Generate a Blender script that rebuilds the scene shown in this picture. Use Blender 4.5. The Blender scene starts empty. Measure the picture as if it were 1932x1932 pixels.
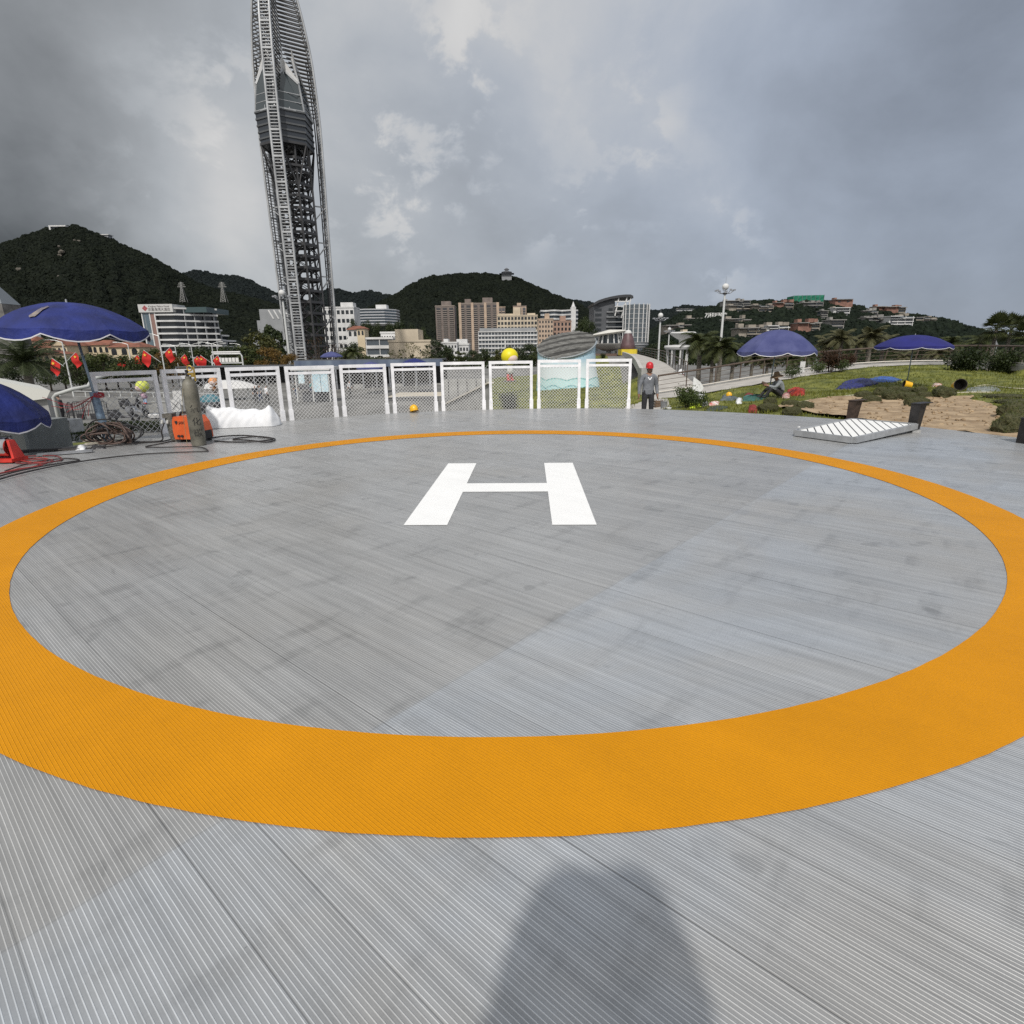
import bpy, math, random
import numpy as np
from mathutils import Vector, Matrix, noise
R = math.radians
rnd = random.Random(7)
C = bpy.context.scene.collection
SC = bpy.context.scene

# ------------------------------------------------------------------ camera measurements (1932-px photo frame)
F, PIT, ROL, CAMH = 1668.2*1932/3024, .2768, -.0118, 1.55
def ray(u, v):
    x = (u-966)/F; y = -(v-966)/F
    c, s = math.cos(ROL), math.sin(ROL); x, y = c*x-s*y, s*x+c*y
    cp, sp = math.cos(PIT), math.sin(PIT)
    return Vector((x, cp+y*sp, -sp+y*cp))
def W(u, v, Y):
    d = ray(u, v); return d*(Y/d.y)+Vector((0, 0, CAMH))
def Gz(u, v, z=0.0):
    d = ray(u, v); return d*((z-CAMH)/d.z)+Vector((0, 0, CAMH))

# ------------------------------------------------------------------ materials
M = {}
def mat(name, col, rough=.6, metal=0., var=0., scale=8., bump=0., bscale=30., spec=.5, col2=None, detail=4., coord='Object', stretch=None, alpha=1., trans=0.):
    if name in M: return M[name]
    m = bpy.data.materials.new(name); m.use_nodes = True
    nt = m.node_tree; b = nt.nodes['Principled BSDF']
    b.inputs['Base Color'].default_value = (*col, 1); b.inputs['Roughness'].default_value = rough
    b.inputs['Metallic'].default_value = metal; b.inputs['Specular IOR Level'].default_value = spec
    if alpha < 1: b.inputs['Alpha'].default_value = alpha
    if trans: b.inputs['Transmission Weight'].default_value = trans
    if var or col2 or bump:
        tc = nt.nodes.new('ShaderNodeTexCoord'); src = tc.outputs[coord]
        if stretch:
            mp = nt.nodes.new('ShaderNodeMapping'); mp.inputs['Scale'].default_value = stretch
            nt.links.new(src, mp.inputs['Vector']); src = mp.outputs['Vector']
        if var or col2:
            n = nt.nodes.new('ShaderNodeTexNoise'); n.inputs['Scale'].default_value = scale; n.inputs['Detail'].default_value = detail
            nt.links.new(src, n.inputs['Vector'])
            r = nt.nodes.new('ShaderNodeValToRGB')
            r.color_ramp.elements[0].position = .34; r.color_ramp.elements[1].position = .68
            a = [max(0, c*(1-var)) for c in col]; d = col2 if col2 else [min(1, c*(1+var)) for c in col]
            r.color_ramp.elements[0].color = (*a, 1); r.color_ramp.elements[1].color = (*d, 1)
            nt.links.new(n.outputs['Fac'], r.inputs['Fac']); nt.links.new(r.outputs['Color'], b.inputs['Base Color'])
        if bump:
            n2 = nt.nodes.new('ShaderNodeTexNoise'); n2.inputs['Scale'].default_value = bscale; n2.inputs['Detail'].default_value = 5
            nt.links.new(src, n2.inputs['Vector'])
            bp = nt.nodes.new('ShaderNodeBump'); bp.inputs['Strength'].default_value = bump; bp.inputs['Distance'].default_value = .05
            nt.links.new(n2.outputs['Fac'], bp.inputs['Height']); nt.links.new(bp.outputs['Normal'], b.inputs['Normal'])
    M[name] = m; return m

def leaf_mat(name, col, col2, rand=True, rough=.55, trans=.25):
    if name in M: return M[name]
    m = bpy.data.materials.new(name); m.use_nodes = True; nt = m.node_tree; b = nt.nodes['Principled BSDF']
    g = nt.nodes.new('ShaderNodeNewGeometry'); oi = nt.nodes.new('ShaderNodeObjectInfo')
    ad = nt.nodes.new('ShaderNodeMath'); ad.operation = 'MULTIPLY_ADD'
    nt.links.new(g.outputs['Random Per Island'], ad.inputs[0]); ad.inputs[1].default_value = .55
    mu = nt.nodes.new('ShaderNodeMath'); mu.operation = 'MULTIPLY'; mu.inputs[1].default_value = .45
    nt.links.new(oi.outputs['Random'], mu.inputs[0]); nt.links.new(mu.outputs[0], ad.inputs[2])
    r = nt.nodes.new('ShaderNodeValToRGB'); r.color_ramp.elements[0].color = (*col, 1); r.color_ramp.elements[1].color = (*col2, 1)
    nt.links.new(ad.outputs[0], r.inputs['Fac']); nt.links.new(r.outputs['Color'], b.inputs['Base Color'])
    b.inputs['Roughness'].default_value = rough; b.inputs['Specular IOR Level'].default_value = .3
    if trans:
        t = nt.nodes.new('ShaderNodeBsdfTranslucent'); nt.links.new(r.outputs['Color'], t.inputs['Color'])
        mx = nt.nodes.new('ShaderNodeMixShader'); mx.inputs[0].default_value = trans
        nt.links.new(b.outputs[0], mx.inputs[1]); nt.links.new(t.outputs[0], mx.inputs[2])
        nt.links.new(mx.outputs[0], nt.nodes['Material Output'].inputs['Surface'])
    M[name] = m; return m

# ------------------------------------------------------------------ geometry collector
ORG = {}      # world origin that an object's parts are written relative to
class G:
    def __init__(s): s.v = []; s.f = []; s.m = []; s.mi = 0
    def add(s, vs, fs):
        o = len(s.v); s.v += [tuple(p) for p in vs]; s.f += [tuple(i+o for i in f) for f in fs]; s.m += [s.mi]*len(fs); return s
    def box(s, x0, x1, y0, y1, z0, z1, mx=None):
        vs = [Vector(p) for p in ((x0,y0,z0),(x1,y0,z0),(x1,y1,z0),(x0,y1,z0),(x0,y0,z1),(x1,y0,z1),(x1,y1,z1),(x0,y1,z1))]
        if mx is not None: vs = [mx@p for p in vs]
        return s.add(vs, [(3,2,1,0),(4,5,6,7),(0,1,5,4),(1,2,6,5),(2,3,7,6),(3,0,4,7)])
    def bar(s, a, b, w, h=None, up=(0,0,1)):
        a = Vector(a); b = Vector(b); d = b-a; L = d.length
        if L < 1e-6: return s
        d.normalize(); u = Vector(up); x = d.cross(u)
        if x.length < 1e-4: x = d.cross(Vector((1,0,0)))
        x.normalize(); z = x.cross(d); h = h or w
        vs = []
        for p in (a, b):
            for i, j in ((-1,-1),(1,-1),(1,1),(-1,1)): vs.append(p+x*(i*w/2)+z*(j*h/2))
        return s.add(vs, [(3,2,1,0),(4,5,6,7),(0,1,5,4),(1,2,6,5),(2,3,7,6),(3,0,4,7)])
    def tube(s, pts, r, n=8, cap=True):
        pts = [Vector(p) for p in pts]; rs = r if isinstance(r, (list, tuple)) else [r]*len(pts)
        vs = []; fs = []; x = None
        for i, p in enumerate(pts):
            t = (pts[min(i+1, len(pts)-1)]-pts[max(i-1, 0)])
            if t.length < 1e-9: t = Vector((0,0,1))
            t.normalize()
            if x is None:
                x = t.cross(Vector((0,0,1)))
                if x.length < 1e-3: x = t.cross(Vector((1,0,0)))
            else:
                x = x-t*x.dot(t)
                if x.length < 1e-5: x = t.orthogonal()
            x.normalize(); y = t.cross(x)
            for k in range(n):
                a = 2*math.pi*k/n; vs.append(p+(x*math.cos(a)+y*math.sin(a))*rs[i])
        for i in range(len(pts)-1):
            for k in range(n): fs.append((i*n+k, i*n+(k+1)%n, (i+1)*n+(k+1)%n, (i+1)*n+k))
        if cap: fs += [tuple(range(n-1, -1, -1)), tuple(range((len(pts)-1)*n, len(pts)*n))]
        return s.add(vs, fs)
    def lathe(s, prof, c=(0,0,0), n=20, a0=0, a1=2*math.pi, sx=1, sy=1):
        full = abs(a1-a0) > 6.28; k = n if full else n+1; vs = []; fs = []
        for r, z in prof:
            for i in range(k):
                a = a0+(a1-a0)*i/n; vs.append((c[0]+r*math.cos(a)*sx, c[1]+r*math.sin(a)*sy, c[2]+z))
        for j in range(len(prof)-1):
            for i in range(n):
                i2 = (i+1) % k if full else i+1
                fs.append((j*k+i, j*k+i2, (j+1)*k+i2, (j+1)*k+i))
        return s.add(vs, fs)
    def prism(s, poly, z0, z1):
        n = len(poly)
        ar = sum(poly[i][0]*poly[(i+1)%n][1]-poly[(i+1)%n][0]*poly[i][1] for i in range(n))
        if ar < 0: poly = poly[::-1]
        vs = [(p[0], p[1], z0) for p in poly]+[(p[0], p[1], z1) for p in poly]
        return s.add(vs, [tuple(range(n-1, -1, -1)), tuple(range(n, 2*n))]+[(i, (i+1)%n, n+(i+1)%n, n+i) for i in range(n)])
    def ball(s, c, r, n=12, m=8, sz=1., sx=1., sy=1.):
        return s.lathe([(max(1e-3, r*math.sin(math.pi*j/m)), -r*sz*math.cos(math.pi*j/m)) for j in range(m+1)], c, n, sx=sx, sy=sy)
    def quad(s, a, b, c, d): return s.add([a, b, c, d], [(0,1,2,3)])
    def build(s, name, mats, parent=None, smooth=False, origin=None):
        me = bpy.data.meshes.new(name)
        o0 = Vector(origin) if origin is not None else Vector(ORG.get(parent.name, (0,0,0)) if parent is not None else (0,0,0))
        me.from_pydata([(p[0]-o0[0], p[1]-o0[1], p[2]-o0[2]) for p in s.v], [], s.f)
        if not isinstance(mats, (list, tuple)): mats = [mats]
        for m in mats: me.materials.append(m)
        if len(mats) > 1: me.polygons.foreach_set('material_index', s.m)
        if smooth is True: me.polygons.foreach_set('use_smooth', [True]*len(me.polygons))
        me.update()
        o = bpy.data.objects.new(name, me); C.objects.link(o)
        if smooth and smooth is not True: me.polygons.foreach_set('use_smooth', [True]*len(me.polygons)); me.set_sharp_from_angle(angle=R(smooth))
        if parent is not None: o.parent = parent; ORG[o.name] = tuple(o0)
        elif origin is not None: o.location = o0; ORG[o.name] = tuple(o0)
        return o
def tag(o, label, cat, group=None, kind=None):
    o['label'] = label; o['category'] = cat
    if group: o['group'] = group
    if kind: o['kind'] = kind
    return o
def thing(name, label, cat, loc, group=None, world=True, rz=0):
    o = bpy.data.objects.new(name, None); C.objects.link(o); o.location = loc; o.rotation_euler.z = rz
    o.empty_display_size = .2
    if world: ORG[o.name] = tuple(loc)         # parts of this thing are written in world coordinates
    return tag(o, label, cat, group)
def struct(o): o['kind'] = 'structure'; return o
KIDS = {}
def kids(o):
    return [c for c in bpy.data.objects if c.parent == o]
def dup(o, loc=None, rz=None, sc=None, label=None, group=None):
    def cp(x, par):
        c = x.copy(); C.objects.link(c); c.parent = par
        for ch in kids(x): cp(ch, c)
        return c
    c = cp(o, None)
    if loc is not None: c.location = loc
    if rz is not None: c.rotation_euler.z = rz
    if sc is not None: c.scale = (sc, sc, sc) if not isinstance(sc, tuple) else sc
    if label: c['label'] = label
    if group: c['group'] = group
    return c
VF = None
def text(s, size, mx, m, name, parent, ext=.004, align='CENTER'):
    cu = bpy.data.curves.new('lettering', 'FONT'); cu.body = s; cu.size = size; cu.extrude = ext; cu.align_x = align; cu.align_y = 'CENTER'; cu.resolution_u = 2
    t = bpy.data.objects.new('lettering', cu); C.objects.link(t); bpy.context.view_layer.update()
    me = bpy.data.meshes.new_from_object(t.evaluated_get(bpy.context.evaluated_depsgraph_get()))
    bpy.data.objects.remove(t); bpy.data.curves.remove(cu)
    o0 = Vector(ORG.get(parent.name, (0,0,0)))
    me.transform(Matrix.Translation(-o0)@mx); me.materials.clear(); me.materials.append(m)
    o = bpy.data.objects.new(name, me); C.objects.link(o); o.parent = parent; ORG[o.name] = tuple(o0); return o

# ------------------------------------------------------------------ terrain
DC = Vector((.35, 6.75, 0)); DR = 9.25
CP = [(-7.5,12.9,-.55),(-4,16.4,-.7),(0,18,-.8),(3.6,17.2,-.6),(-9.8,9,-.35),(-10.5,13,-.45),(-13,10,-.45),(-12,15,-1.0),(-16,13,-1.0),(-9,20,-1.9),(-14,24,-2.4),
 (-20,18,-1.6),(-8,27,-2.5),(-1,26,-2.2),(2.5,22,-1.2),(3,30,-2.3),(-15,36,-3.0),(-40,60,-3.2),(-20,60,-3.2),(0,60,-3.2),(0,40,-3.0),(-60,100,-3.2),(0,100,-3.2),(-40,35,-3),(-70,40,-3.2),(-40,20,-2.6),
 (6,64,-3),(9.5,60,-2.6),(9,50,-1.7),(14,75,-.2),(16,95,.7),(8,90,-2.4),(7,80,-2.8),(20,98,.7),(25,100,-1.5),(30,90,-3),(11.5,47,-.5),(8.5,37.5,-1.5),(6,34,-1.9),
 (31,34,.7),(34,28,.7),(20,48,-2.8),(25,55,-3),(35,55,-2.6),(42,45,-2.2),(45,35,-2.2),(15,45,-2.5),(40,70,-3.2),(70,60,-3.2),(60,120,-3.2),
 (5.5,17,-.35),(7.5,15.5,-.12),(9,13,-.08),(10,10.5,-.08),(10.3,7,-.1),(8,20,-.3),(8,26,-.7),(12,20,-.05),(12,27,-.25),(16,20,.05),(16,28,.1),(20,15,.1),(22,30,.4),(14,12,0),(26,22,.5),(18,34,.0),(24,38,.35),(30,15,.4),(20,5,0),(10,0,-.1),(0,-6,-.4),(-10,0,-.4),(-12,5,-.4),
 (0,9,-.5),(0,13,-.5),(4,10,-.4),(-4,10,-.5),(4,4,-.4),(-5,3,-.4)]
RAILB = [W(u, v, Y)-Vector((0, 0, 1.15)) for u, v, Y in ((1242,709,36), (1278,703.5,36.3), (1340,694,37), (1410,683,38), (1475,673.5,39.5), (1542,665,41.5), (1600,660,42.5), (1661,656,42.5), (1720,653.8,42), (1781,652.5,41), (1860,652.3,38.5), (1932,653.6,35.5), (2030,658,31), (2200,672,25))]
for p_, q_ in zip(RAILB, RAILB[1:]):
    for f_ in (0, .5): r_ = p_.lerp(q_, f_); CP.append((r_.x, r_.y, r_.z)); CP.append((r_.x-.2, r_.y-3, r_.z-.02)); CP.append((r_.x+.4, r_.y+5, -2.6))
CPA = np.array(CP)
def terr(x, y):
    x = np.asarray(x, float); y = np.asarray(y, float); sh = x.shape; x = x.ravel(); y = y.ravel(); out = np.empty(len(x))
    for i in range(0, len(x), 20000):
        xx = x[i:i+20000, None]; yy = y[i:i+20000, None]
        w = 1/(((xx-CPA[:,0])**2+(yy-CPA[:,1])**2)+.6)**2
        out[i:i+20000] = (w*CPA[:,2]).sum(1)/w.sum(1)
    d = np.hypot(x, y-30); k = np.clip((d-95)/40, 0, 1); k = k*k*(3-2*k)
    return (out*(1-k)-3.2*k).reshape(sh)
def tz(x, y): return float(terr(np.array([x]), np.array([y]))[0])
def proj(p):
    """photo coordinates (1932-px frame) of a point"""
    x, y, z = p[0], p[1], p[2]-CAMH; cp, sp = math.cos(PIT), math.sin(PIT)
    d = y*cp-z*sp; Y = y*sp+z*cp; c, s = math.cos(ROL), math.sin(ROL); X, Yv = (c*x+s*Y)/d, (-s*x+c*Y)/d
    return 966+F*X, 966-F*Yv
def T(u, v, lift=0.):
    d = ray(u, v); ts = np.concatenate([np.linspace(8, 60, 1600), np.linspace(60, 400, 1600)])
    X = d.x/d.y*ts; Z = CAMH+d.z/d.y*ts; h = terr(X, ts)+lift
    k = np.nonzero(Z <= h)[0]; k = k[0] if len(k) else len(ts)-1
    return Vector((X[k], ts[k], h[k]))
# ------------------------------------------------------------------ camera, sun, sky
cam = bpy.data.cameras.new('camera'); co = bpy.data.objects.new('camera', cam); C.objects.link(co)
cam.sensor_width = 36; cam.lens = 36*1668.2/3024; cam.clip_end = 20000; cam.clip_start = .01
co.location = (0, 0, CAMH)
co.matrix_world = Matrix.Translation((0,0,CAMH)) @ Matrix.Rotation(R(90)-PIT, 4, 'X') @ Matrix.Rotation(ROL, 4, 'Z')
SC.camera = co
SUN_EL = R(49); saz = math.atan2(.2, 1.38)
sd = Vector((math.sin(saz)*math.cos(SUN_EL), math.cos(saz)*math.cos(SUN_EL), -math.sin(SUN_EL)))
sl = bpy.data.lights.new('sun', 'SUN'); sl.energy = 2.85; sl.angle = R(1.6); sl.color = (1, .955, .89)
so = bpy.data.objects.new('sun', sl); C.objects.link(so); so.rotation_euler = sd.to_track_quat('-Z', 'Y').to_euler(); so.location = (0, -20, 30)
SC.view_settings.view_transform = 'Standard'; SC.view_settings.look = 'None'; SC.view_settings.exposure = 0; SC.view_settings.gamma = 1
SC.cycles.max_bounces = 6; SC.cycles.diffuse_bounces = 3; SC.cycles.transparent_max_bounces = 6; SC.cycles.use_denoising = False

class NT:
    """short hands for building a node tree"""
    def __init__(s, nt): s.t = nt
    def n(s, typ, **kw):
        x = s.t.nodes.new(typ)
        for k, v in kw.items(): setattr(x, k, v)
        return x
    def put(s, sock, v):
        if hasattr(v, 'bl_idname') or hasattr(v, 'is_output'): s.t.links.new(v, sock)
        else: sock.default_value = v
    def m(s, op, a, b=0., c=None):
        x = s.n('ShaderNodeMath', operation=op); s.put(x.inputs[0], a); s.put(x.inputs[1], b)
        if c is not None: s.put(x.inputs[2], c)
        return x.outputs[0]
    def vm(s, op, a, b=None, out=0):
        x = s.n('ShaderNodeVectorMath', operation=op); s.put(x.inputs[0], a)
        if b is not None: s.put(x.inputs[3 if op == 'SCALE' else 1], b)
        return x.outputs[1 if op in ('DOT_PRODUCT', 'LENGTH', 'DISTANCE') else 0]
    def noise(s, v, sc, det=4., rough=.55, dist=0., dim='3D'):
        x = s.n('ShaderNodeTexNoise', noise_dimensions=dim); s.put(x.inputs['Vector'], v); x.inputs['Scale'].default_value = sc; x.inputs['Detail'].default_value = det
        x.inputs['Roughness'].default_value = rough; x.inputs['Distortion'].default_value = dist
        return x.outputs['Fac']
    def ramp(s, f, stops):
        x = s.n('ShaderNodeValToRGB'); e = x.color_ramp.elements
        while len(e) < len(stops): e.new(.5)
        for i, (p, c) in enumerate(stops): e[i].position = p; e[i].color = (*c, 1) if not isinstance(c, (int, float)) else (c, c, c, 1)
        s.put(x.inputs['Fac'], f); return x.outputs['Color']
    def mix(s, f, a, b, mode='MIX'):
        x = s.n('ShaderNodeMix', data_type='RGBA', blend_type=mode); s.put(x.inputs[0], f)
        for sock, v in ((x.inputs[6], a), (x.inputs[7], b)):
            if isinstance(v, tuple): v = (*v, 1)
            s.put(sock, v)
        return x.outputs[2]
    def mr(s, v, a, b, c=0., d=1., smooth=True):
        x = s.n('ShaderNodeMapRange'); x.interpolation_type = 'SMOOTHSTEP' if smooth else 'LINEAR'
        s.put(x.inputs['Value'], v)
        for k, val in zip(('From Min', 'From Max', 'To Min', 'To Max'), (a, b, c, d)): x.inputs[k].default_value = val
        return x.outputs['Result']

wd = bpy.data.worlds.new('World'); SC.world = wd; wd.use_nodes = True
wt = wd.node_tree; k = NT(wt); bg = wt.nodes['Background']; wo = wt.nodes['World Output']
sky = k.n('ShaderNodeTexSky', sky_type='NISHITA', sun_disc=False, sun_elevation=SUN_EL, sun_rotation=math.pi+saz)
wt.links.new(sky.outputs[0], bg.inputs[0]); bg.inputs[1].default_value = .07
dv = k.n('ShaderNodeTexCoord').outputs['Generated']
def blob(u, v, rad, amp, sv=None):
    """a soft patch of the overcast around one fixed compass direction"""
    d = ray(u, v).normalized(); kk = 1/(1-math.cos(rad/1066))
    e = k.m('EXPONENT', k.m('MULTIPLY', k.m('SUBTRACT', k.vm('DOT_PRODUCT', wv, tuple(d)), 1.), kk))
    return k.m('MULTIPLY', e, amp)
warp = k.n('ShaderNodeTexNoise'); warp.inputs['Scale'].default_value = 2.6; warp.inputs['Detail'].default_value = 6; wt.links.new(dv, warp.inputs['Vector'])
wv0 = k.vm('SCALE', k.vm('SUBTRACT', warp.outputs['Color'], (.5, .5, .5)), .36)
wv = k.vm('NORMALIZE', k.vm('ADD', dv, wv0))
st = k.vm('MULTIPLY', dv, (1., 1., 1.35))
n1 = k.noise(st, 2.3, 8., .52, .35); n2 = k.noise(st, 5.2, 9., .58, .25); n3 = k.noise(st, 13., 6., .6, .3)
L = k.m('ADD', .462, k.m('MULTIPLY', k.m('SUBTRACT', n1, .5), .44))
L = k.m('ADD', L, k.m('MULTIPLY', k.m('SUBTRACT', n2, .5), .18))
for b in ((330, 190, 130, .10), (430, 340, 110, .13), (520, 470, 100, .08), (100, 280, 120, .08), (80, 480, 190, -.24), (-60, 620, 260, -.14), (300, 480, 120, -.05), (310, 20, 170, -.11), (20, 60, 190, -.10), (20, 190, 90, -.05), (640, 120, 90, .04),
          (880, 90, 110, .07), (850, 225, 100, -.07), (1230, 190, 180, .03), (1080, 40, 180, .04), (1750, 560, 330, -.07), (1800, 180, 280, -.08), (1300, 480, 160, .02), (1100, 560, 160, -.03), (660, 560, 120, -.02)):
    L = k.m('ADD', L, blob(*b))
# crisp sun-lit cumulus edges, where the photograph has them
puffm = blob(740, 290, 75, 1.)
for b in ((860, 140, 80, .8), (1030, 390, 60, .8), (1370, 500, 90, .75), (1180, 260, 90, .5), (460, 120, 60, .6), (690, 210, 40, .6), (400, 330, 120, .55)): puffm = k.m('ADD', puffm, blob(*b))
puff = k.m('MULTIPLY', k.mr(k.m('ADD', k.m('MULTIPLY', n2, .6), k.m('MULTIPLY', n3, .4)), .5, .57), puffm)
L = k.m('ADD', L, k.m('MULTIPLY', puff, .16))
L = k.m('MAXIMUM', L, .07)
# bright lobe added to the sky round the sun, behind the viewer, lightening shadows
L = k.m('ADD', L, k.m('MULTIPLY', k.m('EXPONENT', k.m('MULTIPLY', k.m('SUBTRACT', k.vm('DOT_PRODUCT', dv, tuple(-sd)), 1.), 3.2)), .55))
sx = k.n('ShaderNodeSeparateXYZ'); wt.links.new(dv, sx.inputs[0])
side = k.mr(k.m('ADD', sx.outputs['X'], k.m('MULTIPLY', sx.outputs['Z'], .5)), -.35, .75)
tint = k.mix(side, (.95, 1., 1.05), (.86, .98, 1.19))
tint = k.mix(k.mr(L, .42, .68), tint, (1.0, .995, .985))
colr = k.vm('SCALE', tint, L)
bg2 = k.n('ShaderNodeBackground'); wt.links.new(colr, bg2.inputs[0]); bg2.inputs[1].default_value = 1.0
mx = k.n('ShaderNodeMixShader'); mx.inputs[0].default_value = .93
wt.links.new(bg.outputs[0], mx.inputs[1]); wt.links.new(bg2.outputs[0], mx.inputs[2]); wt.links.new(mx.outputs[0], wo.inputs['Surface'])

# ------------------------------------------------------------------ helipad deck
RA = R(-40.5)
def ribbed(name, paint=None, worn=0.):
    m = bpy.data.materials.new(name); m.use_nodes = True; q = NT(m.node_tree); b = m.node_tree.nodes['Principled BSDF']
    tc = q.n('ShaderNodeTexCoord').outputs['Object']
    mp = q.n('ShaderNodeMapping', vector_type='POINT'); mp.inputs['Rotation'].default_value = (0, 0, -RA); q.put(mp.inputs['Vector'], tc)
    s = q.n('ShaderNodeSeparateXYZ'); q.put(s.inputs[0], mp.outputs[0]); u, v = s.outputs[0], s.outputs[1]
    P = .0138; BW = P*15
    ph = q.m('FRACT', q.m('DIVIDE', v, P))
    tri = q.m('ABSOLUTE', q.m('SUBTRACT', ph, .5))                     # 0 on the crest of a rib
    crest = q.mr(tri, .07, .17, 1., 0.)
    vb = q.m('FRACT', q.m('DIVIDE', v, BW)); jd = q.m('ABSOLUTE', q.m('SUBTRACT', vb, .5))
    joint = q.mr(jd, .486, .496)
    bid0 = q.m('FLOOR', q.m('ADD', q.m('DIVIDE', v, BW), .5)); wj = q.n('ShaderNodeTexWhiteNoise', noise_dimensions='1D'); q.put(wj.inputs['W'], bid0); joint = q.m('MULTIPLY', joint, q.m('ADD', .12, q.m('POWER', wj.outputs['Value'], 2.2)))
    if paint is not None: joint = q.m('MULTIPLY', joint, .25)
    hgt = q.m('SUBTRACT', q.m('MULTIPLY', crest, 1.), q.m('MULTIPLY', joint, .9))
    uo = q.m('FRACT', q.m('DIVIDE', q.m('ADD', u, 1.81), 4.2)); eg = q.m('ABSOLUTE', q.m('SUBTRACT', uo, .5))
    seam = q.mr(eg, .4988, .4996)
    hgt = q.m('SUBTRACT', hgt, q.m('MULTIPLY', seam, .25))
    bp = q.n('ShaderNodeBump'); bp.inputs['Strength'].default_value = .6 if paint is None else (1. if worn else .5); bp.inputs['Distance'].default_value = .0022; q.put(bp.inputs['Height'], hgt)
    q.put(b.inputs['Normal'], bp.outputs[0])
    bid = q.m('FLOOR', q.m('DIVIDE', v, BW)); uid = q.m('FLOOR', q.m('DIVIDE', q.m('ADD', u, 1.81), 4.2))
    wn = q.n('ShaderNodeTexWhiteNoise', noise_dimensions='2D'); cb = q.n('ShaderNodeCombineXYZ'); q.put(cb.inputs[0], bid); q.put(cb.inputs[1], uid); q.put(wn.inputs['Vector'], cb.outputs[0])
    wn2 = q.n('ShaderNodeTexWhiteNoise', noise_dimensions='1D'); q.put(wn2.inputs['W'], uid)
    big = q.noise(tc, .32, 5., .6, .6); mid = q.noise(tc, 1.7, 6., .6, .5)
    st = q.n('ShaderNodeMapping'); st.inputs['Scale'].default_value = (.55, 3.2, 1); q.put(st.inputs['Vector'], mp.outputs[0])
    strk = q.noise(st.outputs[0], 1.4, 6., .65); 
    fine = q.noise(tc, 140., 3., .7)
    if paint is None:
        val = q.m('ADD', .83, q.m('MULTIPLY', wn.outputs['Value'], .07))
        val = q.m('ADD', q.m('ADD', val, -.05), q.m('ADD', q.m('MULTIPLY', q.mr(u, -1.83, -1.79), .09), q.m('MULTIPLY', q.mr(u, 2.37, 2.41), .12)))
        val = q.m('ADD', val, q.m('MULTIPLY', q.m('SUBTRACT', big, .5), .34))
        val = q.m('ADD', val, q.m('MULTIPLY', q.m('SUBTRACT', mid, .5), .22))
        val = q.m('ADD', val, q.m('MULTIPLY', q.m('SUBTRACT', strk, .5), .34))
        s2 = q.n('ShaderNodeMapping'); s2.inputs['Scale'].default_value = (.9, 26, 1); q.put(s2.inputs['Vector'], mp.outputs[0])
        val = q.m('ADD', val, q.m('MULTIPLY', q.m('SUBTRACT', q.noise(s2.outputs[0], 1., 5., .6), .5), .62))
        s3 = q.n('ShaderNodeMapping'); s3.inputs['Scale'].default_value = (3.2, 1.1, 1); q.put(s3.inputs['Vector'], mp.outputs[0])
        val = q.m('SUBTRACT', val, q.m('MULTIPLY', q.mr(q.noise(s3.outputs[0], 1.5, 4., .6), .52, .72), .16))
        val = q.m('ADD', val, q.m('MULTIPLY', q.m('SUBTRACT', fine, .5), .24))
        val = q.m('MULTIPLY', val, q.m('ADD', .80, q.m('MULTIPLY', crest, .62)))  # rib-top glints put into the base colour, along with polished wear
        # scuffs and spills with shapes of their own
        sc_ = q.mr(q.noise(st.outputs[0], 2.3, 7., .62, .8), .64, .72); val = q.m('MULTIPLY', val, q.m('SUBTRACT', 1., q.m('MULTIPLY', sc_, .28)))
        pb = q.mr(q.noise(tc, 2.2, 3., .5, .2), .66, .70); val = q.m('MULTIPLY', val, q.m('SUBTRACT', 1., q.m('MULTIPLY', pb, .2)))
        sp = q.mr(q.noise(tc, 17., 2., .4), .80, .83); val = q.m('MULTIPLY', val, q.m('SUBTRACT', 1., q.m('MULTIPLY', sp, .7)))
        val = q.m('MULTIPLY', val, q.m('SUBTRACT', 1., q.m('MULTIPLY', joint, .5)))
        val = q.m('MULTIPLY', val, q.m('SUBTRACT', 1., q.m('MULTIPLY', seam, .12)))
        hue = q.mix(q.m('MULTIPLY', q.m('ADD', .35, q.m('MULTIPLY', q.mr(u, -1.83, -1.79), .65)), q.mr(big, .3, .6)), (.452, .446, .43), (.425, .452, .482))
        col = q.vm('SCALE', hue, val); q.put(b.inputs['Base Color'], col)
        b.inputs['Metallic'].default_value = .22
        q.put(b.inputs['Roughness'], q.m('ADD', .24, q.m('MULTIPLY', strk, .18)))
        b.inputs['Specular IOR Level'].default_value = .8
    else:
        val = q.m('ADD', .95, q.m('MULTIPLY', q.m('SUBTRACT', mid, .5), .3 if worn else .08))
        val = q.m('ADD', val, q.m('MULTIPLY', q.m('SUBTRACT', fine, .5), .34 if worn else .1))
        val = q.m('ADD', val, q.m('MULTIPLY', q.m('SUBTRACT', strk, .5), .14))
        val = q.m('MULTIPLY', val, q.m('ADD', .93, q.m('MULTIPLY', crest, (.26 if worn else .05))))  # the same rib-top glints lightened into the paint colour
        val = q.m('MULTIPLY', val, q.m('SUBTRACT', 1., q.m('MULTIPLY', joint, .1)))
        cc = q.n('ShaderNodeRGB'); cc.outputs[0].default_value = (*paint, 1)
        q.put(b.inputs['Base Color'], q.vm('SCALE', cc.outputs[0], val)); b.inputs['Roughness'].default_value = .6; b.inputs['Specular IOR Level'].default_value = .16
    return m
pts = [(-7.57,8.25),(-8.15,10.3),(-7.15,11.5),(-6.5,12.6),(-5.45,13.68),(-4.35,14.5),(-2.56,15.45),(-.05,15.98),(1.9,16.0),(3.3,15.75),(5.04,14.85),(6.74,13.52),(8.23,11.4),(8.95,9.7)]
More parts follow.
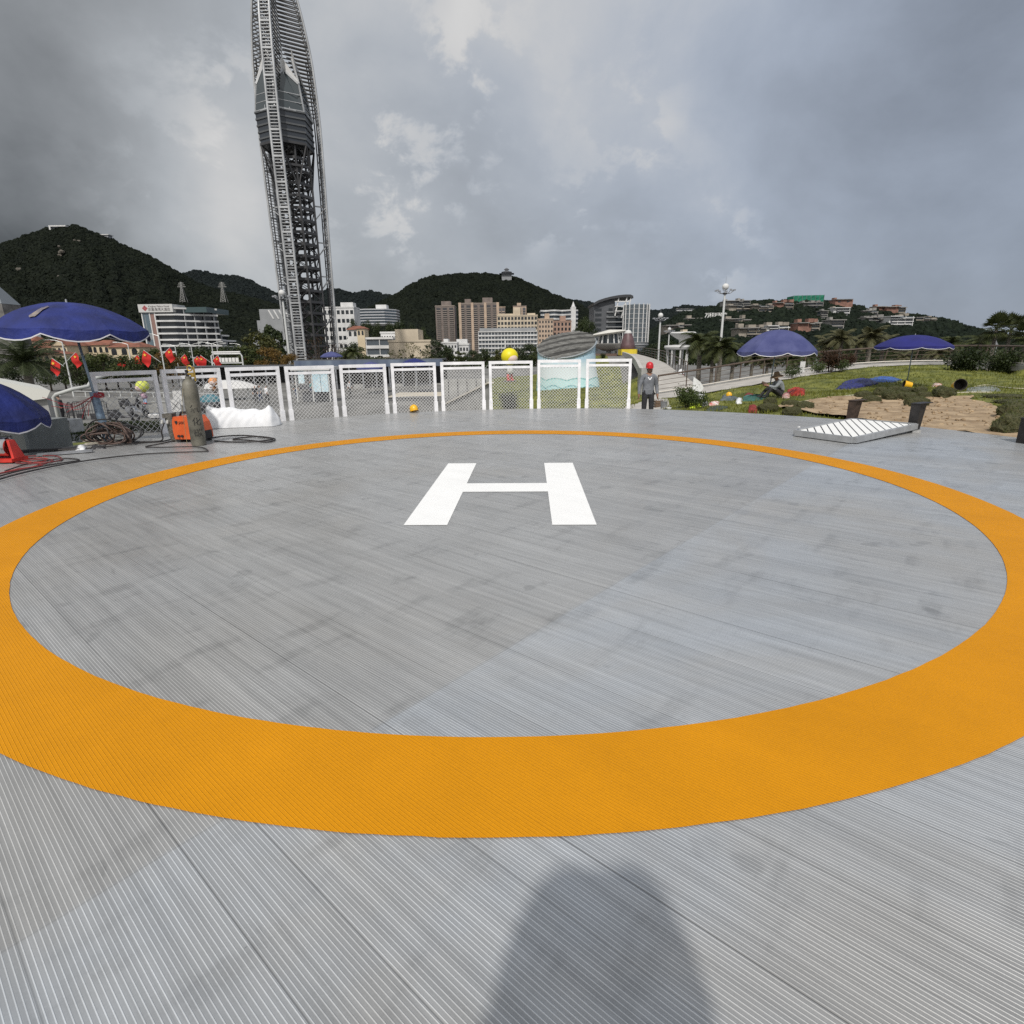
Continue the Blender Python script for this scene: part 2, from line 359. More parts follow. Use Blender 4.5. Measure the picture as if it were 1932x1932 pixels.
an = [(math.atan2(y-DC.y, x-DC.x), math.hypot(x-DC.x, y-DC.y)) for x, y in pts]
an.sort(); ext = [(a-2*math.pi, r) for a, r in an]+an
dk = []
for i in range(220):
    a = -1.0*math.pi+2*math.pi*i/220
    if an[0][0] <= a <= an[-1][0]: r = np.interp(a, [p[0] for p in an], [p[1] for p in an])
    else: r = 9.0
    dk.append((a, r))
rs = np.array([r for _, r in dk]); rs = sum(np.roll(rs, j) for j in range(-4, 5))/9
deckp = [(DC.x+r*math.cos(a), DC.y+r*math.sin(a)) for (a, _), r in zip(dk, rs)]
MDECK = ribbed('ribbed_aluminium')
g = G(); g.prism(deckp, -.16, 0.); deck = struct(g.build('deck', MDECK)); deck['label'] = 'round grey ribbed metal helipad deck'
g = G(); 
dk2 = [(DC.x+(x-DC.x)*1.004, DC.y+(y-DC.y)*1.004) for x, y in deckp]
n = len(dk2); g.add([(x, y, -.012) for x, y in dk2]+[(x, y, -.6) for x, y in dk2], [(i, (i+1) % n, n+(i+1) % n, n+i) for i in range(n)])
g.build('deck_edge', mat('edge_steel', (.33,.34,.34), .5, .3, var=.25, scale=3), deck)
RC = (-.032, 6.51)
def ring(r0, r1, n=420, z=.004):
    g = G(); vs = []
    for i in range(n):
        a = 2*math.pi*i/n
        j0 = .0035*(noise.noise((i*.55, 3, 0))+.5*noise.noise((i*1.9, 9, 0))); j1 = .004*(noise.noise((i*.6, 7, 5))+.5*noise.noise((i*1.7, 2, 5)))
        vs += [(RC[0]+(r0+j0)*math.cos(a), RC[1]+(r0+j0)*math.sin(a), z), (RC[0]+(r1+j1)*math.cos(a), RC[1]+(r1+j1)*math.sin(a), z)]
    return g.add(vs, [(2*i, 2*i+1, (2*i+3) % (2*n), (2*i+2) % (2*n)) for i in range(n)])
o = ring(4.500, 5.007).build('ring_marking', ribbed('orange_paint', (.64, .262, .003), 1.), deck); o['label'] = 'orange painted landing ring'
w, h, sw, bw, ht = 1.795, 3.016, .409, .434, -.033; mxH = Matrix.Translation((-.067, 6.518, .004)) @ Matrix.Rotation(ht, 4, 'Z')
hp = [(-w/2,-h/2),(-w/2+sw,-h/2),(-w/2+sw,-bw/2),(w/2-sw,-bw/2),(w/2-sw,-h/2),(w/2,-h/2),(w/2,h/2),(w/2-sw,h/2),(w/2-sw,bw/2),(-w/2+sw,bw/2),(-w/2+sw,h/2),(-w/2,h/2)]
vs = [mxH@Vector((x, y, 0)) for x, y in hp]
g = G(); g.add(vs, [(0,1,2,9,10,11), (2,3,8,9), (3,4,5,6,7,8)])
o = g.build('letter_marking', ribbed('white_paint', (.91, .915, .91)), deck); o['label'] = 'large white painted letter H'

# ------------------------------------------------------------------ ground
xs = np.unique(np.round(np.concatenate([-np.geomspace(60, 6000, 26)[::-1], np.linspace(-60, 60, 150), np.geomspace(60, 6000, 26)]), 3))
ys = np.unique(np.round(np.concatenate([-np.geomspace(8, 3000, 14)[::-1], np.linspace(-8, 125, 170), np.geomspace(125, 7000, 26)]), 3))
X, Y = np.meshgrid(xs, ys); Z = terr(X, Y)-.06
vs = np.stack([X.ravel(), Y.ravel(), Z.ravel()], 1); nx, ny = len(xs), len(ys)
fs = [(j*nx+i, j*nx+i+1, (j+1)*nx+i+1, (j+1)*nx+i) for j in range(ny-1) for i in range(nx-1)]
g = G(); g.v = [tuple(p) for p in vs]; g.f = fs; g.m = [0]*len(fs)
MPLAZA = mat('plaza_paving', (.15, .148, .14), .8, var=.35, scale=.35, detail=8., bump=.15, bscale=3)
struct(g.build('ground', MPLAZA, smooth=True))
def inpoly(x, y, poly):
    c = np.zeros(x.shape, bool); n = len(poly); j = n-1
    for i in range(n):
        xi, yi = poly[i]; xj, yj = poly[j]
        c ^= ((yi > y) != (yj > y)) & (x < (xj-xi)*(y-yi)/(yj-yi+1e-12)+xi); j = i
    return c
def sheet(name, poly, lift, m, step=.6, bumpz=0., bsc=.8, cutdeck=False):
    """a ground cover that follows the terrain inside one outline"""
    poly = [(p[0], p[1]) for p in poly]
    # fine border: resample outline, triangulate by grid cells clipped loosely to the outline
    import mathutils.geometry as mg
    per = []
    for i in range(len(poly)):
        a = Vector((*poly[i], 0)); b = Vector((*poly[(i+1) % len(poly)], 0)); n = max(1, int((b-a).length/step))
        per += [a+(b-a)*(q/n) for q in range(n)]
    px = np.array([p.x for p in per]); py = np.array([p.y for p in per])
    gx, gy = np.meshgrid(np.arange(px.min(), px.max(), step), np.arange(py.min(), py.max(), step)); gx = gx.ravel(); gy = gy.ravel()
    ins = inpoly(gx, gy, [(p.x, p.y) for p in per])
    dmin = np.full(len(gx), 9.)
    for p in per: dmin = np.minimum(dmin, np.hypot(gx-p.x, gy-p.y))
    ok = ins & (dmin > step*.5); gx = gx[ok]; gy = gy[ok]
    allp = [Vector((p.x, p.y)) for p in per]+[Vector((a, b)) for a, b in zip(gx, gy)]
    n = len(per)
    vo, eo, fo, *_ = mg.delaunay_2d_cdt(allp, [(i, (i+1) % n) for i in range(n)], [], 1, 1e-5)
    vx = np.array([v.x for v in vo]); vy = np.array([v.y for v in vo]); vz = terr(vx, vy)+lift
    if bumpz: vz = vz+np.array([bumpz*(noise.noise((a*bsc, b*bsc, 0))+.6*noise.noise((a*bsc*3.1, b*bsc*3.1, 4))) for a, b in zip(vx, vy)])
    g = G(); g.add(list(zip(vx, vy, vz)), [tuple(f) for f in fo])
    return g.build(name, m, smooth=True)
MGRASS = mat('lawn_turf', (.09, .115, .014), .85, scale=1.6, col2=(.20, .205, .036), detail=9., bump=.9, bscale=16., var=.4)
MSOIL = mat('sandy_soil', (.30, .21, .125), .95, scale=2.2, col2=(.42, .315, .20), detail=10., bump=1., bscale=7., var=.25)
MPATH = mat('concrete_path', (.40, .38, .35), .85, var=.14, scale=1.2, detail=8., bump=.1)
def rim(a0, a1, off, n=30):
    out = []
    for i in range(n+1):
        a = R(a0+(a1-a0)*i/n); r = np.interp((a+math.pi) % (2*math.pi)-math.pi, [p[0] for p in dk], rs)+off
        out.append((DC.x+r*math.cos(a), DC.y+r*math.sin(a)))
    return out
rb = [(p.x, p.y) for p in RAILB]
lawn = [(3.95, 16.2)]+rim(66, -30, -.05, 30)[0:]+[(16, 0), (30, 6), (31.5, 20)]+[(a+.3, b-3.2) for a, b in rb[::-1][1:]]+[(8.4, 33), (7.2, 27), (5.6, 21)]
sheet('lawn', lawn, .0, MGRASS, .55, .05, .5)['kind'] = 'structure'
pathp = [(4.1, 18.2), (5.9, 21), (7.4, 27), (8.6, 32.8)]+[(a+.3, b-3.1) for a, b in rb[:-1]]+[(a, b+.1) for a, b in rb[:-1][::-1]]+[(6.6, 30), (3.6, 21), (2.9, 18)]
sheet('path', pathp, .035, MPATH, .7)['kind'] = 'structure'
soil = rim(33, 2, -.04, 16)+[(10.5, 7.2), (13.2, 8.6), (12.9, 10.8), tuple(T(1900, 778)[:2]), tuple(T(1830, 752)[:2]), tuple(T(1690, 752)[:2]), tuple(T(1600, 752)[:2]), tuple(T(1535, 757)[:2]), tuple(T(1490, 766)[:2]), tuple(T(1420, 772)[:2])]
soil = [(x_+.22*noise.noise((i_*.9, 2, 0)), y_+.3*noise.noise((i_*.9, 7, 0))) if i_ > 17 else (x_, y_) for i_, (x_, y_) in enumerate([tuple(Vector((*soil[j_], 0)).lerp(Vector((*soil[(j_+1) % len(soil)], 0)), f_)[:2]) for j_ in range(len(soil)) for f_ in ((0,) if j_ < 17 else (0, .2, .4, .6, .8))])]
sheet('soil', soil, .085, MSOIL, .2, .045, 3.2)['kind'] = 'structure'
mound = [(-.6, 17.2), (3.3, 16.9), (3.7, 18.4), (4.6, 22), (7.2, 31), (9.6, 38.5), (10.6, 47), (12.5, 62), (15.6, 95), (17, 108), (-2.5, 108), (-2.8, 84), (-2.6, 66), (-3, 52), (-3, 40), (-2.2, 28), (-1.4, 22)]
sheet('grass_mound', mound, .015, MGRASS, .8, .05, .5)['kind'] = 'structure'
sheet('grass_verge', [(-13, 11.8), (-9.3, 12.2), (-8.2, 14), (-5, 17.2), (-1.2, 18.8), (-1.4, 20.5), (-6, 19), (-9, 16.5), (-12, 14.8), (-16, 14)], .02, MGRASS, .5, .04, .8)['kind'] = 'structure'
# ------------------------------------------------------------------ small builders
def cat(pts, n=8, closed=False):
    """a smooth line through the given points"""
    P = [Vector(p) for p in pts]; out = []; m = len(P)
    for i in range(m if closed else m-1):
        a = P[(i-1) % m] if closed or i > 0 else P[0]; b = P[i]; c = P[(i+1) % m]; d = P[(i+2) % m] if closed or i+2 < m else P[-1]
        for j in range(n):
            t = j/n; out.append(.5*((2*b)+(c-a)*t+(2*a-5*b+4*c-d)*t*t+(3*b-a-3*c+d)*t**3))
    out.append(P[0] if closed else P[-1]); return out
def pxline(px, z=.012, n=8, jit=0.):
    return cat([Gz(u, v, z+(0)) + Vector((0, 0, rnd.uniform(0, jit))) for u, v in px], n)
MGALV = mat('painted_white_steel', (.80, .80, .82), .38, .0, var=.1, scale=6, bump=.05)
MMESH = mat('white_wire', (.60, .60, .60), .4, 0)
MSTEEL = mat('dull_steel', (.30, .31, .33), .45, .5, var=.3, scale=5)
MBLACK = mat('black_rubber', (.018, .018, .02), .6)
MDARK = mat('dark_metal', (.05, .05, .055), .5, .4, var=.4, scale=6)
MBLUE = mat('blue_canvas', (.008, .017, .125), .75, var=.4, scale=2.2, detail=9, bump=.6, bscale=7)
MBLUE2 = mat('faded_blue_canvas', (.038, .046, .15), .8, scale=1.8, col2=(.075, .085, .21), detail=8, bump=.2, bscale=12)
MTRIM = mat('pale_trim', (.55, .55, .58), .7)
MRED = mat('red_paint', (.5, .03, .02), .45, var=.25, scale=6)
MWHITE = mat('white_cloth', (.72, .73, .75), .85, var=.05, scale=4)
MYEL = mat('yellow_plastic', (.75, .42, .02), .35)
MBRASS = mat('brass', (.42, .29, .07), .4, .7)
MWOOD = mat('brown_timber', (.12, .075, .045), .6, var=.3, scale=7)
MCONC = mat('grey_concrete', (.30, .30, .29), .8, var=.2, scale=1.5, detail=7)

# ------------------------------------------------------------------ fence panels along the deck edge
FP = [(171,703,296,699), (304.5,698.6,415.5,694.4), (426,694.5,527,691), (537,692,630,689.5), (640,689,728,687), (737,686,822,684), (830.5,684,914,682), (922,682,1005,680.7), (1014,680,1096,678), (1106,678,1192,677)]
FL = ['leftmost white mesh fence panel, lashed to the blue umbrella pole', 'white mesh fence panel behind the grey gas cylinder', 'white mesh fence panel behind the heap under the white sheet', 'white mesh fence panel just beyond the white sheet',
      'fifth white mesh fence panel from the umbrella pole', 'white mesh fence panel with a yellow hard hat at its foot', 'white mesh fence panel between the hard hat panel and the round yellow head', 'white mesh fence panel crossing in front of the round yellow-headed figure',
      'white mesh fence panel in front of the wave-painted blue pavilion', 'rightmost white mesh fence panel, nearest the worker in a red helmet']
FPITCH = [.118, .112, .10, .09, .088, .086, .085, .085, .085, .085]
for (u0, v0, u1, v1), lab in zip(FP, FL):
    def onrim(u):
        pj = [proj((x_, y_, 1.26))[0] if y_ > 7 else -9e9 for x_, y_ in deckp]; best = min(range(len(pj)), key=lambda i: abs(pj[i]-u)+(1e6 if pj[i] < -9e8 else 0)); c_ = []
        for i in (best-1, best):
            p_, q_ = deckp[i % len(pj)], deckp[(i+1) % len(pj)]; d_ = pj[(i+1) % len(pj)]-pj[i % len(pj)]; f_ = (u-pj[i % len(pj)])/(d_ if abs(d_) > 1e-6 else 1e-6); c_.append((abs(f_-.5), f_, p_, q_))
        _, f_, p_, q_ = min(c_); return Vector((p_[0]+(q_[0]-p_[0])*f_, p_[1]+(q_[1]-p_[1])*f_, 0))
    a = onrim(u0); b = onrim(u1); dd_ = ((a+b)/2-DC); dd_.z = 0; off_ = dd_.normalized()*.05; a += off_; b += off_
    hs_ = [(v_-proj((q_.x, q_.y, 0))[1])/(proj((q_.x, q_.y, 1))[1]-proj((q_.x, q_.y, 0))[1]) for q_, v_ in ((a, v0), (b, v1))]; HF = sum(hs_)/2; PIT_ = FPITCH[FP.index((u0, v0, u1, v1))]
    e = (b-a); Lw = e.length; e.normalize(); nrm = Vector((-e.y, e.x, 0))
    mx = Matrix(((e.x, nrm.x, 0, a.x), (e.y, nrm.y, 0, a.y), (0, 0, 1, 0), (0, 0, 0, 1)))
    t = thing('fence_panel', lab, 'fence panel', (a+b)/2, 'white mesh fence panels round the deck edge')
    pw = .075
    for x0 in (0, Lw-pw):
        po = G().box(x0, x0+pw, -.03, .03, -.3, HF-.078, mx).build('post', MGALV, t)
        G().box(x0-.012, x0+pw+.012, -.042, .042, -.28, .26, mx).build('base_sleeve', MGALV, po)
    G().box(0, Lw, -.032, .032, HF-.078, HF, mx).build('top_rail', MGALV, t)
    G().box(pw, Lw-pw, -.024, .024, HF-.20, HF-.135, mx).build('middle_rail', MGALV, t)
    G().box(pw, Lw-pw, -.02, .02, -.06, -.02, mx).build('bottom_rail', MGALV, t)
    g = G(); x0, x1, z0, z1 = pw, Lw-pw, -.02, HF-.2; P = PIT_; y = 0.
    for s in (1, -1):
        c0 = -(z1-z0) if s > 0 else 0; c = c0
        while c < (x1-x0)+(z1-z0):
            # line x = x0 + c + s*(z-z0)
            za, zb = z0, z1; xa = x0+c+s*(za-z0); xb = x0+c+s*(zb-z0)
            def clip(xa, za, xb, zb):
                t0, t1 = 0., 1.; dx = xb-xa
                for lim, sg in ((x0, 1), (x1, -1)):
                    q = sg*(lim-xa); p = sg*dx
                    if abs(p) < 1e-9:
                        if q > 0: return None
                    elif p > 0: t0 = max(t0, q/p)
                    else: t1 = min(t1, q/p)
                return None if t0 >= t1 else (xa+dx*t0, za+(zb-za)*t0, xa+dx*t1, za+(zb-za)*t1)
            k2 = clip(xa, za, xb, zb)
            if k2: g.bar(mx@Vector((k2[0], y+s*.002, k2[1])), mx@Vector((k2[2], y+s*.002, k2[3])),   .0035, .0082, up=(e.x*-s*.7071, e.y*-s*.7071, .7071))
            c += P
    g.build('wire_mesh', MMESH, t)

# ------------------------------------------------------------------ umbrellas
def umbrella(name, label, base, Hrim, rad, rise, topx, matc, pole=.022, lower=None, ribs=8, val=.16, rot=.2, tilt=(0, 0), group=None, trim=MTRIM, patch=False):
    t = thing(name, label, 'umbrella', base, group)
    base = Vector(base); top = Vector((topx[0], topx[1], Hrim+rise))
    ax = (top-base); 
    G().tube([base+Vector((0, 0, -.05)), base+ax*.5, top], pole, 10).build('pole', mat('umbrella_pole', (.22, .28, .34), .4, .5), t, True)
    if lower: G().tube([base+Vector((0, 0, -.02)), base+Vector((ax.x, ax.y, ax.z))*(lower/ax.z)], .068, 14).build('sleeve', mat('worn_blue_steel', (.16, .22, .29), .5, .4, var=.4, scale=9), t, 60)
    def P(th, f):
        s = (th/(2*math.pi)*ribs) % 1; k2 = 1-abs(2*s-1); w = (1-k2)             # 1 on a rib
        rr = rad*f*(1-.05*k2*f); z = Hrim+rise*(1-f**2.15)-.085*k2*f*rise*(1.2-.5*f)-.008*rad*math.sin(9*th+f*4)*f*k2+.012*rad*noise.noise((th*5, f*5, rad*9))*f
        x = rr*math.cos(th+rot); y = rr*math.sin(th+rot)
        return Vector((top.x+x, top.y+y, z+x*tilt[0]+y*tilt[1]))
    N, Mr = ribs*6, 9
    g = G(); vs = [P(2*math.pi*i/N, j/Mr) for j in range(1, Mr+1) for i in range(N)]; vs.append(P(0, 0)); ap = len(vs)-1
    fs = [(ap, i, (i+1) % N) for i in range(N)]+[((j-1)*N+i, j*N+i, j*N+(i+1) % N, (j-1)*N+(i+1) % N) for j in range(1, Mr) for i in range(N)]
    g.add(vs, fs); can = g.build('canopy', matc, t, 12)
    g = G(); vs = []
    for i in range(N):
        p = P(2*math.pi*i/N, 1); s = (i % 6)/6; q = Vector((p.x-top.x, p.y-top.y, 0)).normalized()
        d = val*(.55+.45*math.sin(math.pi*min(1, max(0, s if s else .0))) if s else .42)
        vs += [p, p+q*.012+Vector((0, 0, -d*.85)), p+q*.014+Vector((0, 0, -d*.85-.02))]
    g.mi = 0
    for i in range(N):
        j = (i+1) % N; g.mi = 0; g.add([vs[3*i], vs[3*i+1], vs[3*j+1], vs[3*j]], [(0, 1, 2, 3)]); g.mi = 1; g.add([vs[3*i+1], vs[3*i+2], vs[3*j+2], vs[3*j+1]], [(0, 1, 2, 3)])
    g.build('valance', [matc, trim], can)
    for i in range(ribs):
        th = 2*math.pi*i/ribs
        G().tube([P(th, .03)-Vector((0, 0, .02)), P(th, .55)-Vector((0, 0, .02)), P(th, 1.)-Vector((0, 0, .015))], .006, 5).build('rib', MSTEEL, t)
    hub = base+ax*((Hrim-.05-base.z)/ax.z)
    for i in range(ribs): G().tube([hub, P(2*math.pi*i/ribs, .55)-Vector((0, 0, .03))], .005, 5).build('strut', MSTEEL, t)
    G().tube([top-Vector((0, 0, .02)), top+Vector((0, 0, .05))], [.02, .012], 8).build('finial', MSTEEL, t)
    if trim is not MTRIM or matc is not MBLUE:
        pass
    if patch:
        c = []
        for q in range(14):
            a = 2*math.pi*q/14; r = 1+.9*noise.noise((q*1.7, 0, 2)); c.append(P(4.84+.065*math.sin(a)*r-.06*math.cos(a)*r-rot, .66+.15*math.cos(a)*r)+Vector((-.006, -.012, .014)))
        cc = sum(c, Vector())/14; cc.z += .012
        G().add(c+[cc], [(q, (q+1) % 14, 14) for q in range(14)]).build('patch', mat('tan_patch', (.27, .23, .19), .85, scale=9, col2=(.05, .05, .13), detail=8), can)
        can.children[-1]['label'] = 'worn tan patch in the canopy'
    return t
b1 = Gz(205, 835); tp = W(148, 570, b1.y); zr_ = W(140, 620, b1.y).z
umbrella('parasol', 'large dark blue parasol with a tan worn patch, its pole lashed to the fence', (b1.x, b1.y, 0), zr_, 1.18, tp.z-zr_, (W(140, 640, b1.y).x, b1.y), MBLUE, lower=.93, rot=.28, val=.2, tilt=(-.035, .02), group='blue parasols', patch=True)
p = W(-46, 790, 9.3)
umbrella('parasol', 'low dark blue parasol drooping over the grey booth at the photo edge', (p.x-.25, 9.35, 0), W(-20, 777, 9.3).z, .98, .56, (p.x-.02, 9.3), MBLUE, rot=.1, val=.2, tilt=(-.12, .0), group='blue parasols')
p = T(1449, 751)
umbrella('parasol', 'faded purple-blue parasol shading the seated worker on the lawn', p, W(1462, 662, p.y).z, 1.40, .75, (W(1468, 640, p.y).x, p.y), MBLUE2, rot=.62, val=.17, group='blue parasols', trim=mat('white_trim', (.72, .72, .76), .7))
p = Vector((W(1722, 660, 24).x, 24., tz(W(1722, 660, 24).x, 24.)))
umbrella('parasol', 'bright blue parasol farthest away, beside the curved railing', p, W(1722, 653, 24).z, 1.38, W(1722, 632, 24).z-W(1722, 653, 24).z, (p.x, 24), mat('bright_blue_canvas', (.008, .010, .13), .75, var=.15, scale=2, bump=.1), rot=.39, val=.13, group='blue parasols')

# red cord tied round the first pole
g = G(); c = Gz(205, 835)
for q in range(5): g.tube([(c.x+.08*math.cos(a/6*math.pi), c.y+.08*math.sin(a/6*math.pi), .84+.016*q+.01*math.sin(a+q)) for a in range(13)], .007, 5)
for q in range(7): g.tube(cat([(c.x-.05, c.y-.07, .86), (c.x-.12-.06*q, c.y-.12, .72-.03*(q % 3)), (c.x-.2-.11*q, c.y-.1-.02*q, .5+.06*q-.1*(q % 2))], 4), .004, 4)
tag(g.build('cord', mat('red_cord', (.35, .02, .03), .7)), 'thin red cord wound round the blue steel pole, ends trailing', 'cord')

# hose heap at the pole foot
for j, (lab, colr_, n_) in enumerate((('heap of brown hose coils slumped against the blue pole foot', (.085, .055, .045), 12), ('black cable coil tangled on top of the brown hose heap', (.02, .02, .022), 6))):
    g = G()
    for q in range(n_):
        cx = c.x+.18+rnd.uniform(-.14, .2); cy = c.y-.1+rnd.uniform(-.12, .12); rx = rnd.uniform(.24, .42); rz = rnd.uniform(.16, .36); ti = rnd.uniform(-.7, .7)
        g.tube(cat([(cx+rx*math.cos(a)*math.cos(ti), cy+rx*math.cos(a)*math.sin(ti)+.08*math.sin(a*2+q), max(.015, rz*.62+rz*math.sin(a)*.62)) for a in [2*math.pi*k2/9 for k2 in range(9)]], 4, True), .013, 6)
    tag(g.build('hose_coil' if j == 0 else 'cable_coil', mat('hose%d' % j, colr_, .55, var=.3, scale=9), None, True), lab, 'hose' if j == 0 else 'cable', 'coiled hoses and cables on the deck')

# cables lying on the deck
MCAB = mat('black_cable', (.025, .022, .022), .5)
for lab, px, r, m in (
    ('long black cable curving from the photo edge to the welding machine', [(-30, 915), (30, 898), (110, 880), (200, 866), (290, 856), (372, 853), (392, 851), (372, 845), (300, 846), (275, 843), (300, 838), (330, 832)], .011, MCAB),
    ('second black cable running close beside the long one', [(-30, 908), (20, 894), (70, 883), (118, 874), (150, 868), (120, 866), (60, 874), (10, 890)], .010, MCAB),
    ('black cable along the deck edge from the red saw to the fence', [(40, 857), (90, 851), (150, 848), (200, 844), (260, 838), (310, 832), (335, 826)], .012, MCAB),
    ('looped black welding cable on the deck beside the white sheet', [(395, 829), (420, 825), (460, 823), (500, 826), (519, 829), (505, 834), (470, 832), (440, 829), (455, 826), (490, 824), (515, 828), (490, 833), (440, 834), (405, 832)], .014, MCAB),
    ('red and brown cable loop on the deck beside the saw', [(35, 862), (75, 860), (105, 861), (117, 867), (95, 874), (60, 876), (30, 873), (60, 868), (100, 869), (70, 880), (20, 890), (-20, 899)], .011, mat('red_cable', (.16, .03, .03), .5)),
    ('thin red air hose twisting over the red and brown loop', [(25, 868), (50, 872), (78, 873), (90, 866), (70, 864), (45, 870), (80, 878), (40, 886), (0, 893)], .008, mat('bright_red_cable', (.33, .03, .025), .5))):
    tag(G().tube(pxline(px, r+.002, 8, .02), r, 6).build('cable', m, None, True), lab, 'cable', 'cables lying on the deck')

# ------------------------------------------------------------------ gas cylinder
cb = Gz(376, 840); t = thing('gas_cylinder', 'tall worn grey gas cylinder with black Chinese characters standing on the deck', 'gas cylinder', (cb.x, cb.y, 0))
MCYL = mat('worn_grey_paint', (.085, .082, .066), .5, scale=5, col2=(.20, .19, .155), detail=10, bump=.12, bscale=20, spec=.4)
r = .122
G().lathe([(.001, 0), (r*.9, 0), (r, .03), (r, .98), (r*.97, 1.04), (r*.82, 1.10), (r*.5, 1.145), (.035, 1.16), (.035, 1.19), (.001, 1.19)], (cb.x, cb.y, 0), 36).build('body', MCYL, t, 50)
G().lathe([(.036, 1.0), (.052, 1.15), (.05, 1.2), (.001, 1.2)], (cb.x, cb.y, 0), 20).build('neck_ring', MCYL, t, 50)
vv = G().lathe([(.022, 1.18), (.028, 1.21), (.022, 1.27), (.03, 1.28), (.03, 1.31), (.001, 1.31)], (cb.x-.01, cb.y, 0), 16).build('valve', MDARK, t, 40)
g = G().tube([(cb.x-.01, cb.y, 1.24), (cb.x-.07, cb.y-.02, 1.25)], .014, 8); g.lathe([(.001, -.01), (.032, -.01), (.032, .01), (.001, .01)], (cb.x-.075, cb.y-.02, 1.25), 14); g.build('hand_wheel', MDARK, vv)
rg = G().tube([(cb.x+.01, cb.y, 1.24), (cb.x+.11, cb.y-.02, 1.24)], .02, 10); rg.tube([(cb.x+.13, cb.y-.02, 1.12), (cb.x+.13, cb.y-.02, 1.36)], .014, 10); rg.lathe([(.001, .0), (.035, .0), (.035, .06), (.001, .06)], (cb.x+.1, cb.y-.02, 1.19), 14)
rg = rg.build('regulator', MBRASS, t)
g = G().tube([(cb.x+.065+.042*math.cos(a/8*math.pi), cb.y-.03, 1.335+.042*math.sin(a/8*math.pi)) for a in range(17)], .011, 8); g.build('gauge', MBRASS, rg)
def wrapped(ch, z, size, name='lettering'):
    face = math.atan2(-cb.y, -cb.x)+.16
    o = text(ch, size, Matrix.Identity(4), mat('stencil_black', (.015, .015, .014), .8), name, t, ext=0)
    for v in o.data.vertices:
        a = face+v.co.x*1.0/r+v.co.x*ORG[t.name][0]*0; lx, lz = (v.co.x+cb.x), v.co.y
        a = face+lx/r; v.co = Vector((cb.x+(r+.0015)*math.cos(a), cb.y+(r+.0015)*math.sin(a), z+(lz+cb.y)))-Vector(ORG[t.name])
for ch, z in zip('二氧化碳', (.80, .64, .42, .22)): wrapped(ch, z, .15)
g = G().tube(cat([(cb.x-.05, cb.y-.13, 1.0), (cb.x-.11, cb.y-.14, .7), (cb.x-.12, cb.y-.15, .3), (cb.x-.1, cb.y-.2, .02)], 6), .004, 5)
tag(g.build('hose', mat('thin_hose', (.25, .2, .1), .5)), 'thin tan hose hanging beside the grey gas cylinder', 'hose')

# ------------------------------------------------------------------ welding machine
wc = Gz(363, 833); wc.z = 0
t = thing('welding_machine', 'orange welding machine with black handles behind the grey gas cylinder', 'welder', wc)
MOR = mat('orange_enamel', (.62, .105, .025), .4, var=.12, scale=5)
yaw = -.12; mx = Matrix.Translation(wc) @ Matrix.Rotation(yaw, 4, 'Z') @ Matrix.Diagonal((.74, .8, 1, 1))
sec = [(-.33, .06), (-.35, .2), (-.335, .38), (-.29, .47), (.2, .47), (.30, .36), (.345, .2), (.345, .06)]
g = G(); n = len(sec); vs = [mx@Vector((x, y, z)) for y in (-.16, .34) for x, z in sec]
g.add(vs, [tuple(range(n)), tuple(range(2*n-1, n-1, -1))]+[(i, n+i, n+(i+1) % n, (i+1) % n) for i in range(n)]); g.build('case', MOR, t)
for x0 in (-.3, .2): G().box(x0, x0+.1, -.14, .32, 0, .06, mx).build('foot', MBLACK, t)
G().tube([mx@Vector(p) for p in ((.17, -.12, .46), (.22, -.13, .52), (.36, -.13, .33), (.42, -.13, .16), (.40, -.13, .05))], .028, 8).build('handle', MBLACK, t, True)
G().tube([mx@Vector(p) for p in ((-.3, .1, .46), (-.26, .1, .53), (.05, .1, .53), (.1, .1, .46))], .022, 8).build('handle', MBLACK, t, True)
G().box(.33, .36, -.1, .28, .05, .2, mx).build('rear_panel', MBLACK, t)
text('♥ JASIC', .07, mx@Matrix.Translation((-.13, -.164, .36))@Matrix.Rotation(R(90), 4, 'X'), MBLACK, 'lettering', t)
for x in (-.2, -.11): G().lathe([(.001, 0), (.022, 0), (.022, .03), (.001, .03)], (0, 0, 0), 12).build('socket', MBLACK, t)
for o, x in zip([o for o in kids(t) if o.name.startswith('socket')], (-.2, -.11)): o.location = mx@Vector((x, -.16, .12))-wc; o.rotation_euler = (R(90), 0, yaw); o.data.transform(Matrix.Translation(wc))
wf = wc+Vector((-.35, .05, 0)); t = thing('wire_feeder', 'dark dirty wire feeder standing left of the orange welder', 'wire feeder', wf)
MFEED = mat('grimy_grey', (.06, .057, .05), .7, col2=(.15, .14, .12), scale=14, bump=.4, bscale=30)
G().lathe([(.001, .0), (.06, .0), (.075, .12), (.07, .3), (.085, .42), (.06, .47), (.001, .48)], wf, 14).build('body', MFEED, t, 50)
G().box(wf.x-.12, wf.x+.06, wf.y-.07, wf.y+.07, .44, .52).build('cover', MFEED, t)
for q in (-1, 1): G().tube([(wf.x-.08+.05*q, wf.y-.07, .4), (wf.x-.08+.05*q, wf.y-.1, .34)], .022, 8).build('connector', mat('pale_plastic', (.4, .4, .38), .5), t)
g = G().tube(cat([(wf.x-.08, wf.y-.1, .36), (wf.x-.15, wf.y-.12, .2), (wf.x-.17, wf.y-.1, .05), (wf.x-.35, wf.y-.1, .015), (wf.x-.9, wf.y-.1, .015)], 6), .012, 6)
tag(g.build('cable', MCAB, None, True), 'black cable dropping from the wire feeder to the deck', 'cable', 'cables lying on the deck')

